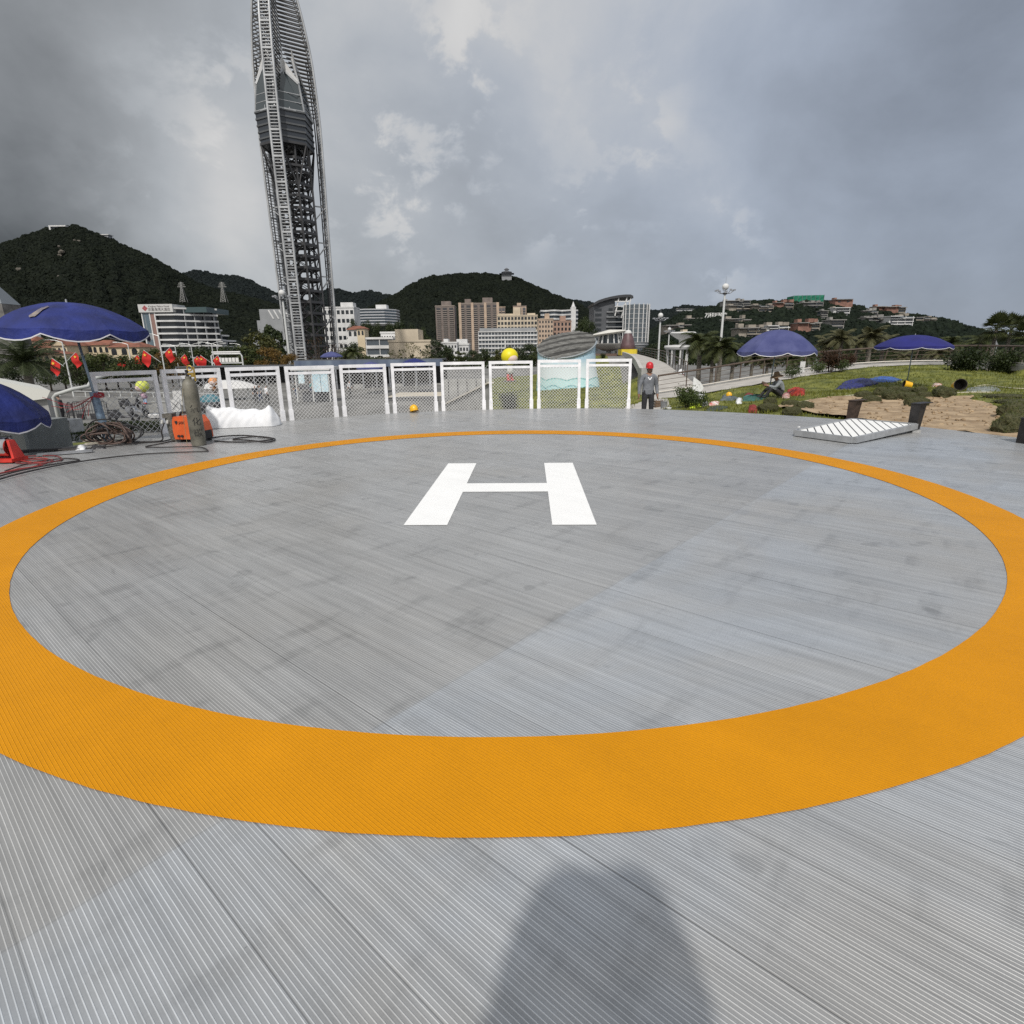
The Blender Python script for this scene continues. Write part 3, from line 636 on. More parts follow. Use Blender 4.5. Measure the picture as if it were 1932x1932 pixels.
# ------------------------------------------------------------------ crumpled cloth, bags and the like
def crumple(name, label, cat_, poly, h, m, seed=0, step=.05, lift=0., group=None, fine=1., lip=.1):
    """cloth heaped over an outline: a closed, creased height field"""
    xs_ = [p[0] for p in poly]; ys_ = [p[1] for p in poly]; nx_ = max(6, int((max(xs_)-min(xs_))/step)); ny_ = max(6, int((max(ys_)-min(ys_))/step))
    gx, gy = np.meshgrid(np.linspace(min(xs_)-.02, max(xs_)+.02, nx_), np.linspace(min(ys_)-.02, max(ys_)+.02, ny_))
    ins = inpoly(gx, gy, [(p[0], p[1]) for p in poly]); d = np.full(gx.shape, 9.)
    for i in range(len(poly)):
        ax, ay = poly[i][:2]; bx, by = poly[(i+1) % len(poly)][:2]; L2 = (bx-ax)**2+(by-ay)**2+1e-9
        tt = np.clip(((gx-ax)*(bx-ax)+(gy-ay)*(by-ay))/L2, 0, 1); d = np.minimum(d, np.hypot(gx-ax-tt*(bx-ax), gy-ay-tt*(by-ay)))
    hh = np.zeros(gx.shape)
    sc_ = max(.25, .5*min(max(xs_)-min(xs_), max(ys_)-min(ys_)))
    for (i, j), _ in np.ndenumerate(gx):
        x, y = gx[i, j], gy[i, j]; k2 = min(1, d[i, j]/sc_)**.4*.62
        rdg = abs(noise.noise((x*3.4*fine+seed, y*3.4*fine, seed*1.7)))*1.15+abs(noise.noise((x*8*fine, y*8*fine+seed, 3)))*.75+.22*noise.noise((x*19*fine, y*19*fine, seed))
        hh[i, j] = h*k2*(1.05+.6*noise.noise((x*1.1+seed, y*1.1, 8))-.95*rdg) if ins[i, j] else 0
    base = terr(gx, gy)+lift if lift != 'deck' else np.zeros(gx.shape)
    keep = {}; g = G(); vs = []
    for (i, j), _ in np.ndenumerate(gx):
        if ins[i, j]: keep[i, j] = len(vs); vs.append((gx[i, j], gy[i, j], base[i, j]+max(.012, hh[i, j])))
    fs = [(keep[i, j], keep[i, j+1], keep[i+1, j+1], keep[i+1, j]) for i in range(ny_-1) for j in range(nx_-1) if all(q in keep for q in ((i, j), (i, j+1), (i+1, j+1), (i+1, j)))]
    # a short hem down to the ground
    from collections import Counter
    ec = Counter(); 
    for f in fs:
        for a, b in zip(f, f[1:]+f[:1]): ec[(min(a, b), max(a, b))] += 1
    for f in list(fs):
        for a, b in zip(f, f[1:]+f[:1]):
            if ec[(min(a, b), max(a, b))] == 1:
                n0 = len(vs); vs += [(vs[a][0], vs[a][1], vs[a][2]-max(.03, h*.35)), (vs[b][0], vs[b][1], vs[b][2]-max(.03, h*.35))]; fs.append((b, a, n0, n0+1))
    g.add(vs, fs); o = g.build(name, m, None, True)
    return tag(o, label, cat_, group)
sh = [Gz(386, 806), Gz(400, 812), Gz(455, 812), Gz(515, 808), Gz(533, 803), Gz(523, 796), Gz(470, 797), Gz(420, 798), Gz(388, 799)]
# the heap under the sheet is long and soft: higher at the near-left end
A, B = Gz(392, 808), Gz(528, 803); ax_ = (B-A).normalized(); nr = Vector((-ax_.y, ax_.x, 0)); Ls = (B-A).length
g = G(); NU, NV = 70, 30
for i in range(NU+1):
    s_ = i/NU; hgt_ = .43-.12*s_ + .10*math.exp(-((s_-.86)/.06)**2) + .06*math.exp(-((s_)/.06)**2); hgt_ *= min(1, (1-s_)/.10+.05)**.5*min(1, s_/.03+.55)
    wid = .24*min(1, (1-s_)/.15+.35)
    for j in range(NV+1):
        q = j/NV; a = math.pi*q; x = -wid*math.cos(a)*(1+.22*(1-math.sin(a))); z = hgt_*math.sin(a)**.75
        p = A+ax_*(Ls*s_)+nr*(x+.16)
        cr = .030*(abs(noise.noise((s_*5, q*1.2+s_*3, 1)))*2.0-.4)+.012*noise.noise((s_*24+q*4, q*5, 5))+.034*abs(noise.noise((s_*9-q*5, q*1.5, 9)))
        g.v.append((p.x+nr.x*-cr*math.cos(a), p.y-nr.y*cr*math.cos(a), max(.006, z+cr*math.sin(a))))
g.f = [(i*(NV+1)+j, i*(NV+1)+j+1, (i+1)*(NV+1)+j+1, (i+1)*(NV+1)+j) for i in range(NU) for j in range(NV)]; g.f.append(tuple((NU)*(NV+1)+j for j in range(NV+1))); g.f.append(tuple(j for j in range(NV, -1, -1))); g.m = [0]*len(g.f)
tag(g.build('sheet', MWHITE, None, 60), 'long white sheet draped over a heap in front of the fence', 'sheet')

def P2(u, v): p = T(u, v); return (p.x, p.y)
MTARP = mat('navy_tarp', (.014, .017, .12), .5, var=.4, scale=5, bump=1., bscale=5); MTARP2 = mat('sky_blue_tarp', (.035, .10, .36), .5, var=.3, scale=5, bump=1., bscale=5)
MGREEN = mat('green_sack', (.04, .13, .11), .7, var=.3, scale=6); MGT = mat('grey_green_tarp', (.10, .115, .10), .8, col2=(.26, .28, .26), scale=4)
crumple('tarp', 'crumpled navy blue tarp lying on the lawn', 'tarp', [P2(1573, 735), P2(1600, 735), P2(1640, 729), P2(1660, 724), P2(1645, 717), P2(1620, 715), P2(1590, 722)], .27, MTARP, 3, .07)
crumple('tarp', 'light blue tarp lying against the navy one', 'tarp', [P2(1640, 722), P2(1690, 721), P2(1702, 717), P2(1690, 712), P2(1650, 711), P2(1637, 715)], .22, MTARP2, 9, .07)
crumple('tarp', 'grey-green tarp spread flat on the lawn beside the bucket', 'tarp', [P2(1818, 741), P2(1860, 741), P2(1890, 738), P2(1880, 731), P2(1845, 730), P2(1822, 734)], .22, MGT, 5, .06)
crumple('tarp', 'narrow dark green tarp strip lying at the deck edge', 'tarp', [P2(1328, 776), P2(1350, 776), P2(1377, 769), P2(1360, 766), P2(1335, 769)], .12, mat('dark_green_tarp', (.045, .06, .045), .7, var=.3, scale=6), 2, .05)
crumple('vest', 'fluorescent yellow vest with black trim dropped on the grass', 'vest', [P2(1299, 771), P2(1312, 771), P2(1325, 767), P2(1318, 760), P2(1303, 761)], .26, mat('fluorescent_yellow', (.62, .78, .05), .8, var=.15, scale=9), 7, .04)
crumple('clothing', 'pile of grey and teal clothes beside the yellow hat', 'clothing', [P2(1357, 757), P2(1385, 757), P2(1394, 752), P2(1380, 746), P2(1362, 748)], .5, mat('teal_grey_cloth', (.07, .10, .11), .85, col2=(.15, .16, .17), scale=4), 11, .06)
crumple('clothing', 'dark red garment on the grass behind the green sack', 'clothing', [P2(1402, 750), P2(1420, 750), P2(1424, 746), P2(1408, 744)], .35, mat('maroon_cloth', (.16, .03, .03), .85), 13, .06)
crumple('sack', 'teal green sack lying along the lawn below the parasol', 'sack', [P2(1400, 759), P2(1425, 757), P2(1450, 752), P2(1446, 746), P2(1420, 747), P2(1400, 751)], .42, MGREEN, 17, .06)
crumple('bag', 'white plastic bag at the end of the green sack', 'bag', [P2(1387, 763), P2(1400, 762), P2(1402, 752), P2(1390, 751)], .4, MWHITE, 19, .05)
crumple('clothing', 'red jacket spread on the lawn beside the seated worker', 'clothing', [P2(1485, 747), P2(1518, 746), P2(1520, 738), P2(1500, 733), P2(1484, 737)], .6, mat('red_cloth', (.30, .03, .018), .6, var=.4, scale=5, bump=1., bscale=6), 23, .06)
crumple('bag', 'red and white bag in front of the red jacket', 'bag', [P2(1474, 751), P2(1490, 751), P2(1491, 744), P2(1476, 744)], .4, mat('red_bag', (.42, .04, .035), .6, col2=(.7, .6, .55), scale=3), 29, .05)
crumple('bag', 'red net bag at the edge of the sandy soil', 'bag', [P2(1409, 779), P2(1428, 779), P2(1430, 770), P2(1412, 769)], .45, mat('red_net', (.24, .035, .03), .9, var=.4, scale=20, bump=.6, bscale=40), 31, .04)
crumple('clothing', 'white and red rag on the grass beside the yellow vest', 'clothing', [P2(1335, 766), P2(1356, 764), P2(1358, 759), P2(1338, 760)], .22, mat('white_red_rag', (.7, .7, .68), .8, col2=(.5, .1, .07), scale=5), 37, .05)
crumple('clothing', 'grey rag lying just behind the yellow vest', 'clothing', [P2(1322, 767), P2(1336, 766), P2(1337, 760), P2(1324, 761)], .26, mat('grey_rag', (.2, .21, .21), .85, var=.2), 41, .05)
crumple('cement_bag', 'torn white cement bag among the sod rolls', 'bag', [P2(1754, 731), P2(1774, 731), P2(1779, 726), P2(1760, 725)], .3, mat('paper_sack', (.62, .58, .53), .8, col2=(.45, .15, .1), scale=4), 43, .06)
# folding stool and crates by the worker
for lab, u, v, s_, m in (('white tub on the grass behind the vest', 1322, 757, .30, MWHITE), ('dark grey paint bucket at the worker\'s side', 1252, 771, .26, MSTEEL), ('small wooden crate at the worker\'s side', 1242, 769, .26, MWOOD), ('white paint tray lying on the deck edge near the worker', 1262, 772.5, .2, MWHITE)):
    p = T(u, v); t = thing('tub' if 'tub' in lab else 'bucket' if 'bucket' in lab else 'crate' if 'crate' in lab else 'tray', lab, 'tub' if 'tub' in lab else 'bucket' if 'bucket' in lab else 'crate' if 'crate' in lab else 'tray', p)
    if 'crate' in lab:
        g = G(); 
        for zz in (0., .1, .2): g.box(p.x-.16, p.x+.16, p.y-.15, p.y-.13, p.z+zz, p.z+zz+.07); g.box(p.x-.16, p.x+.16, p.y+.13, p.y+.15, p.z+zz, p.z+zz+.07); g.box(p.x-.16, p.x-.14, p.y-.129, p.y+.129, p.z+zz, p.z+zz+.07); g.box(p.x+.14, p.x+.16, p.y-.129, p.y+.129, p.z+zz, p.z+zz+.07)
        g.build('sides', m, t); g = G()
        for sx_, sy_ in ((-.128, -.12), (.128, -.12), (-.128, .12), (.128, .12)): g.box(p.x+sx_-.011, p.x+sx_+.011, p.y+sy_-.009, p.y+sy_+.009, p.z, p.z+.33)
        g.build('corner_posts', m, t)
    else:
        G().lathe([(.001, .01), (s_*.42, .01), (s_*.5, s_*(.3 if 'tray' in lab else 1.)), (s_*.47, s_*(.3 if 'tray' in lab else 1.)), (s_*.40, .03), (.001, .03)], p, 18).build('body', m, t, 50)
        if 'tray' not in lab: G().tube([(p.x+s_*.5*math.cos(a), p.y, p.z+s_*.95+s_*.25*math.sin(a)) for a in [math.pi*q/8 for q in range(9)]], .005, 5).build('handle', MSTEEL, t)
# yellow-and-black buckets lying on the lawn
for lab, u, v, ya, s_ in (('small black and yellow bucket tipped over behind the sod rolls', 1711, 733, 2.9, .34), ('black-lined yellow bucket lying with its mouth to the camera', 1806, 738, -1.9, .46)):
    p = T(u, v); t = thing('bucket', lab, 'bucket', p, 'yellow buckets on the lawn')
    mxb = Matrix.Translation(p+Vector((0, 0, s_*.42)))@Matrix.Rotation(ya, 4, 'Z')@Matrix.Rotation(R(78), 4, 'Y')
    g = G().lathe([(.001, -s_*.4), (s_*.34, -s_*.4), (s_*.43, s_*.4), (s_*.45, s_*.4)], (0, 0, 0), 20); g.v = [tuple(mxb@Vector(q)) for q in g.v]; g.build('shell', MYEL, t, 50)
    g = G().lathe([(s_*.449, s_*.401), (s_*.41, s_*.4), (s_*.33, -s_*.36), (.001, -s_*.36)], (0, 0, 0), 20); g.v = [tuple(mxb@Vector(q)) for q in g.v]; g.build('lining', mat('black_lining', (.03, .025, .022), .8), t, 50)
# hard hats
def hardhat(name, label, c, m, yaw=0., s=1., tilt=0., parent=None):
    mxh = Matrix.Translation(Vector(c))@Matrix.Rotation(yaw, 4, 'Z')@Matrix.Rotation(tilt, 4, 'Y')
    def tf(g): g.v = [tuple(mxh@(Vector(q)*s)) for q in g.v]; return g
    if parent is None:
        t = thing(name, label, 'hard hat', c)
    else:
        t = parent
    sh_ = tf(G().lathe([(.118, .0), (.122, .03), (.118, .08), (.098, .125), (.06, .152), (.001, .16)], (0, 0, 0), 24, sy=.86)).build('helmet' if parent is not None else 'shell', m, t, True)
    g = G(); br = []
    for i in range(25):
        a = 2*math.pi*i/24; k2 = max(0, math.cos(a)); br += [(.117*math.cos(a), .101*math.sin(a), .004), ((.135+.045*k2*k2)*math.cos(a), (.118)*math.sin(a), -.004-.01*k2)]
    g.add(br, [(2*i, 2*i+1, 2*i+3, 2*i+2) for i in range(24)]); tf(g).build('brim', m, sh_, True)
    g = G().tube([(.118*math.cos(a), 0, .005+.158*math.sin(a)) for a in [math.pi*(.12+.76*q/10) for q in range(11)]], .011, 6); tf(g).build('ridge', m, sh_, True)
    return sh_
p = Gz(783, 777, 0); hardhat('hard_hat', 'yellow hard hat lying at the foot of the sixth fence panel', (p.x, p.y-.12, .035), MYEL, 2.3, 1.05, .3)
p = T(1372, 752); hardhat('hard_hat', 'yellow hard hat on the clothes pile by the green sack', (p.x, p.y-.2, p.z+.12), MYEL, -1.2, 1.15, -.3)

# ------------------------------------------------------------------ sod rolls
MSOD = leaf_mat('sod_blades', (.045, .062, .012), (.13, .14, .035), trans=.15); MSODB = mat('sod_root', (.045, .05, .02), .95, col2=(.085, .08, .035), scale=16, bump=1., bscale=30)
def sodmesh(seed, flat=False):
    rr = random.Random(seed); g = G(); NU, NV = 22, 14
    L_, r_, h_ = (.46, .26, .28) if not flat else (.75, .5, .10)
    for i in range(NV+1):
        a = math.pi*i/NV
        for j in range(NU):
            b = 2*math.pi*j/NU; x = -math.cos(a); rad = math.sin(a)**.42; y = math.cos(b)*rad; z = math.sin(b)*rad
            k2 = 1+.16*noise.noise((x*1.8+seed, y*1.8, z*1.8))+.09*noise.noise((x*5, y*5+seed, z*5))
            g.v.append((x*L_*k2, y*r_*k2, max(0, h_*.8+z*h_*k2)))
    g.f = [(i*NU+j, i*NU+(j+1) % NU, (i+1)*NU+(j+1) % NU, (i+1)*NU+j) for i in range(NV) for j in range(NU)]; g.m = [0]*len(g.f)
    base = list(g.v)
    g.mi = 1
    for _ in range(1500):
        i = rr.randrange(1, NV); j = rr.randrange(NU); p = Vector(base[i*NU+j]); q = Vector(base[((i+1)*NU)+(j+1) % NU]); p = p.lerp(q, rr.random())
        n_ = Vector((p.x*.5/L_, p.y/r_, (p.z-h_*.8)/h_)); 
        if n_.length < .1: continue
        n_.normalize(); d = (n_+Vector((rr.uniform(-.7, .7), rr.uniform(-.7, .7), rr.uniform(-.3, .7)))).normalized()*rr.uniform(.025, .055); s_ = Vector((rr.uniform(-1, 1), rr.uniform(-1, 1), rr.uniform(-1, 1))).normalized()*.008
        g.add([p-s_, p+s_, p+d], [(0, 1, 2)])
    me_o = g.build('sod_roll', [MSODB, MSOD]); return me_o
g = G(); rr_ = random.Random(8)
for _ in range(420):
    u_, v_ = rr_.uniform(1440, 1915), rr_.uniform(752, 812); p_ = T(u_, v_)
    if not inpoly(np.array([p_.x]), np.array([p_.y]), soil)[0]: continue
    r_ = rr_.uniform(.012, .05)*rr_.uniform(.6, 1.2); o0 = len(g.v); g.ball((p_.x, p_.y, p_.z+.10), r_, 6, 4, .7)
    for i_ in range(o0, len(g.v)): q_ = g.v[i_]; g.v[i_] = (q_[0]+rr_.uniform(-.3, .3)*r_, q_[1]+rr_.uniform(-.3, .3)*r_, q_[2])
tag(g.build('soil_clods', MSOIL), 'loose clods scattered over the sandy soil', 'soil clods', kind='stuff')
protos = [sodmesh(s) for s in (1, 2, 3)]+[sodmesh(4, True)]
SOD = [(1448,776,0,.0,1.,'front bottom sod roll of the pair nearest the red net bag'), (1453,764,1,.5,.95,'sod roll resting at the back of the pair nearest the red net bag'), (1490,770,2,-.3,1.,'dark sod roll just behind the deck, left of three'), (1516,775,0,.4,1.1,'largest sod roll of the three near the hose'), (1494,784,1,.1,.9,'sod roll nearest the deck edge below the hose'),
 (1628,752,2,.2,1.1,'leftmost sod roll of the long heap on the soil'), (1643,762,0,-.2,1.,'sod roll in front of the left end of the long heap'), (1660,747,1,.6,1.1,'sod roll second from the left in the long heap'), (1676,757,2,1.1,1.25,'big rounded sod roll in the middle of the heap front'), (1694,757,0,.9,1.2,'sod roll right of the big rounded one'), (1712,757,1,.4,1.15,'sod roll under the small black and yellow bucket'),
 (1686,743,2,.1,1.1,'sod roll at the back of the heap, below the navy tarp'), (1706,743,0,-.5,1.,'sod roll at the back of the heap beside the small bucket'), (1742,754,1,.05,.95,'low sod roll between the heap and the upright one'), (1727,771,2,.0,1.25,'lone sod roll in front of the heap beside the steel bracket'), (1774,753,0,1.2,1.45,'tall sod roll at the right end of the heap'), (1788,747,1,1.4,1.1,'small sod roll behind the right end of the heap'),(1735,742,2,.3,1.,'sod roll half hidden behind the low one'),
 (1906,793,2,.5,1.5,'dark folded sod slab leaning at the photo edge'), (1925,806,0,.2,1.4,'thick sod roll below the folded slab at the photo edge'), (1915,823,1,.1,1.5,'sod roll nearest the deck at the photo edge'), (1895,750,3,.1,1.3,'flat sheet of sod laid on the far side of the soil'), (1925,761,3,-.1,1.4,'flat sheet of sod in front of the far one')]
for i, (u, v, k2, ya, s_, lab) in enumerate(SOD):
    p = T(u, v); o = protos[k2].copy(); C.objects.link(o); o.name = 'sod_roll'; o.location = p+Vector((0, 0, -.03)); o.rotation_euler = (0, 0, ya); s_ *= .56; o.scale = (s_, s_, s_*rnd.uniform(.9, 1.1))
    tag(o, lab, 'sod', 'rolls of turf waiting on the soil')
for o in protos: bpy.data.objects.remove(o)
# hoses and ropes on the soil
for lab, px, r_, m in (('pale hose along the left border of the sandy soil', [(1440, 776), (1462, 769), (1480, 765), (1510, 760), (1545, 755), (1580, 751), (1612, 747)], .022, mat('pale_hose', (.5, .46, .36), .6)), ('pale rope lying across the lawn beside the grey-green tarp', [(1838, 731), (1860, 728), (1885, 731), (1910, 734), (1940, 735)], .02, mat('pale_hose', (.5, .46, .36), .6)), ('straight pale cord marking the far border of the soil', [(1795, 743), (1830, 742), (1870, 742)], .018, mat('pale_hose', (.5, .46, .36), .6))):
    tag(G().tube(cat([T(u, v, .0)+Vector((0, 0, .03)) for u, v in px], 6), r_, 6).build('hose', m, None, True), lab, 'hose')

# ------------------------------------------------------------------ lifted grate with its two steel brackets
MGREY = mat('grey_frame', (.36, .37, .38), .45, .3, var=.15, scale=6)
zt = .115; Aq, Bq, Cq, Dq = Gz(1499, 811, zt), Gz(1612, 825, zt), Gz(1731, 799, .16), Gz(1609, 789, .13)
t = thing('grate_panel', 'square grey metal grate with white slats lying on the deck', 'grate', ((Aq+Bq+Cq+Dq)/4*1).xy.to_3d())
for a, b in ((Aq, Bq), (Bq, Cq), (Cq, Dq), (Dq, Aq)):
    d = (b-a).normalized()*.03; G().bar(a+d-Vector((0, 0, .05)), b-d-Vector((0, 0, .05)), .06, .10).build('frame_bar', MGREY, t)
cen = (Aq+Bq+Cq+Dq)/4
dirb = (Gz(1594, 792, .12)-Gz(1623, 822, .12)); dirb.z = 0; dirb.normalize(); nb = Vector((-dirb.y, dirb.x, 0))
quad = [cen+(q-cen)*.955 for q in (Aq, Bq, Cq, Dq)]
def clip_strip(o, half):
    """the part of one straight strip that lies inside the frame"""
    P_ = [o+dirb*t_+nb*h_ for t_, h_ in ((-4, -half), (4, -half), (4, half), (-4, half))]
    for i in range(4):
        a, b = quad[i], quad[(i+1) % 4]; ins = lambda p: (b.x-a.x)*(p.y-a.y)-(b.y-a.y)*(p.x-a.x) >= 0; out = []
        for j in range(len(P_)):
            p, q = P_[j], P_[(j+1) % len(P_)]
            if ins(p): out.append(p)
            if ins(p) != ins(q):
                d1 = (b.x-a.x)*(p.y-a.y)-(b.y-a.y)*(p.x-a.x); d2 = (b.x-a.x)*(q.y-a.y)-(b.y-a.y)*(q.x-a.x); out.append(p.lerp(q, d1/(d1-d2)))
        P_ = out
        if len(P_) < 3: return None
    return P_
Bm = np.linalg.lstsq(np.array([[p.x, p.y, 1] for p in (Aq, Bq, Cq, Dq)]), np.array([p.z for p in (Aq, Bq, Cq, Dq)]), rcond=None)[0]
for q in range(-16, 17):
    for half, nm_, m_, dz, off in ((.051, 'slat', mat('white_slat', (.84, .84, .82), .5), -.012, 0), (.007, 'bearer', MDARK, -.018, .0625)):
        pl = clip_strip(cen+nb*(q*.125+off), half)
        if pl:
            top_ = [(p.x, p.y, Bm[0]*p.x+Bm[1]*p.y+Bm[2]+dz) for p in pl]; n_ = len(pl)
            G().add(top_+[(x, y, z-.012) for x, y, z in top_], [tuple(range(n_)), tuple(range(2*n_-1, n_-1, -1))]+[(i, n_+i, n_+(i+1) % n_, (i+1) % n_) for i in range(n_)]).build(nm_, m_, t)
G().bar(Cq+Vector((-.04, -.05, -.12)), Cq+Vector((-.04, -.05, -.24)), .05, .16).build('leg', mat('zinc_plate', (.5, .5, .49), .4, .4, var=.25, scale=12), t)
kids(t)[-1].location.z += .075
def bracket(label, u, v, hz, m, ya, s_=1.):
    p = Gz(u, v); t = thing('steel_bracket', label, 'bracket', p, 'tapered steel brackets at the deck edge')
    mxb = Matrix.Translation(p)@Matrix.Rotation(ya, 4, 'Z')
    prof = [(-.12*s_, -.25), (.10*s_, -.25), (.27*s_, hz), (-.12*s_, hz)]
    g = G(); g.add([mxb@Vector((x, y, z)) for y in (-.012, .012) for x, z in prof], [(0,1,2,3), (7,6,5,4), (0,4,5,1), (1,5,6,2), (2,6,7,3), (3,7,4,0)]); g.build('web', m, t)
    G().box(-.135*s_, -.12*s_, -.08, .08, -.25, hz, mxb).build('flange', m, t)
    G().box(-.15*s_, .33*s_, -.085, .085, hz, hz+.016, mxb).build('top_plate', m, t)
MBR1 = mat('rusty_brown_steel', (.055, .036, .026), .6, .2, var=.4, scale=9); MBR2 = mat('dark_primer', (.022, .02, .02), .5, .2, var=.4, scale=9)
bracket('brown tapered steel bracket at the back corner of the grate', 1609, 792, .42, MBR1, .55)
bracket('black tapered steel bracket beside the zinc leg of the grate', 1726, 811, .50, MBR2, .55, 1.05)
bracket('dark steel bracket at the deck edge on the photo border', 1938, 836, .40, MBR2, .2)

# ------------------------------------------------------------------ cut-off saw, booth and boards at the left edge
sp = Gz(20, 872); t = thing('cutting_machine', 'red cutting machine with a chrome cylinder at the photo edge', 'saw', (sp.x, sp.y, 0))
x, y = sp.x, sp.y
G().box(x-.6, x+.15, y-.14, y+.16, .02, .07).build('base', MRED, t)
G().add([(x+.12, y-.1, .071), (x+.16, y-.1, .071), (x+.16, y+.1, .071), (x+.12, y+.1, .071), (x+.06, y-.05, .34), (x+.10, y-.05, .34), (x+.10, y+.05, .34), (x+.06, y+.05, .34)], [(3,2,1,0),(4,5,6,7),(0,1,5,4),(1,2,6,5),(2,3,7,6),(3,0,4,7)]).build('bracket', MRED, t)
g = G().lathe([(.001, 0), (.125, 0), (.145, .02), (.145, .5), (.001, .5)], (0, 0, 0), 28); g.v = [(x+.05-q[2], y+q[1], .235+q[0]) for q in g.v]; g.build('cylinder', mat('chrome', (.6, .6, .6), .18, 1.), t, 40)
G().tube([(x-.1, y, .38), (x-.02, y-.02, .46), (x+.1, y, .40)], .016, 8).build('handle', MBLACK, t)
bp_ = W(2, 838, 10.6); t = thing('booth', 'grey metal booth with a dark window under the low parasol', 'booth', (bp_.x, 10.6, -.35))
MBOOTH = mat('booth_grey', (.22, .235, .235), .5, .2, var=.15, scale=3); x = W(50, 800, 10.6).x
G().box(x-2., x, 10.5, 11.6, -.35, W(30, 800, 10.5).z).build('body', MBOOTH, t)
G().box(x-.16, x+.05, 10.42, 10.499, -.35, W(30, 790, 10.5).z+.25).build('corner_post', mat('booth_post', (.30, .32, .31), .5), t)
G().box(x-1.6, x-.22, 10.46, 10.497, W(30, 812, 10.5).z, W(30, 795, 10.5).z).build('window', mat('dark_glass', (.012, .014, .016), .08), t)
G().box(x-2., x-.162, 10.44, 10.495, W(30, 816, 10.5).z-.05, W(30, 814, 10.5).z).build('sill', mat('booth_post', (.30, .32, .31), .5), t)
G().box(x-1.35, x-.9, 10.7, 11.1, W(30, 800, 10.5).z+.001, W(4, 690, 10.7).z).build('mast', mat('booth_post', (.30, .32, .31), .5), t)
for i, (lab, a, b, w_, m) in enumerate((('pale timber plank lying on the hedge side of the deck', (158, 832), (245, 822), .09, mat('pale_plank', (.5, .46, .38), .7)), ('second pale timber plank just below the first', (162, 838), (232, 829), .08, mat('pale_plank', (.5, .46, .38), .7)), ('grey steel profile lying along the deck edge by the saw', (70, 858), (175, 850), .12, MSTEEL), ('dark flat bar behind the grey steel profile', (30, 852), (160, 843), .14, MDARK))):
    pa = Gz(*a, .03); pb = Gz(*b, .03); o = G().bar(pa, pb, w_, .03).build('plank' if 'plank' in lab else 'steel_bar', m); tag(o, lab, 'plank' if 'plank' in lab else 'steel bar')
crumple('glove', 'white work glove lying beside the steel bars', 'glove', [tuple(Gz(140, 851)[:2]), tuple(Gz(164, 850)[:2]), tuple(Gz(166, 845)[:2]), tuple(Gz(146, 845)[:2])], .16, MWHITE, 4, .03, 'deck')
crumple('bag', 'dark bag slumped on the deck edge beside the white glove', 'bag', [tuple(Gz(168, 849)[:2]), tuple(Gz(200, 847)[:2]), tuple(Gz(204, 842)[:2]), tuple(Gz(172, 843)[:2])], .14, MDARK, 14, .04, 'deck')
# ------------------------------------------------------------------ hills with their woods
def fbm(x, y, o=4, s=1.):
    a = 0; w = 1; t = 0
    for i in range(o): a += w*noise.noise((x*s, y*s, i*7.3)); t += w; w *= .5; s *= 2.03
    return a/t
MHILL = mat('hill_ground', (.012, .018, .009), .95, scale=.02, col2=(.03, .036, .016), detail=8, coord='Object')
MROCK = mat('rock', (.10, .09, .075), .9)
HILLS = {}
def hill(name, sil, Yr, Yf, z0=-3.2, crown=6., shape=1.25, seed=0, back=.5, NS=60, gully=.12, NU=150):
    """sil: skyline measured in the photo; the crest stands Yr metres away, the foot Yf metres"""
    us = np.linspace(sil[0][0], sil[-1][0], NU); vs_ = np.interp(us, [p[0] for p in sil], [p[1] for p in sil])
    g = G(); n = len(us); ss = np.concatenate([np.linspace(0, 1, NS), 1+np.linspace(.06, back, 8)])
    rows = []
    for s in ss:
        for u, v in zip(us, vs_):
            yr = Yr(u) if callable(Yr) else Yr; yf = Yf(u) if callable(Yf) else Yf
            top = W(u, v, yr); H = top.z-crown*.9-z0
            Y = yf+(yr-yf)*s; dx = ray(u, v); x = dx.x/dx.y*Y
            if s <= 1:
                h = s**shape if shape > 0 else s
                gl = fbm(u*.012+seed, s*2.2, 4)*gully*math.sin(math.pi*min(1, s))*1.6
                z = z0+H*max(0, h-abs(gl)*s**.3*.9)
                lim = CAMH+(top.z-crown*.9-CAMH)/yr*Y; z = min(z, lim if s > .05 else z)
            else: z = z0+H*(1-((s-1)/back)**1.5*.8)
            g.v.append((x, Y, z))
    m_ = len(ss)
    g.f = [(j*n+i, j*n+i+1, (j+1)*n+i+1, (j+1)*n+i) for j in range(m_-1) for i in range(n-1)]; g.m = [0]*len(g.f)
    o = struct(g.build(name, MHILL, None, True)); HILLS[name] = o
    return o
CLEAR = []
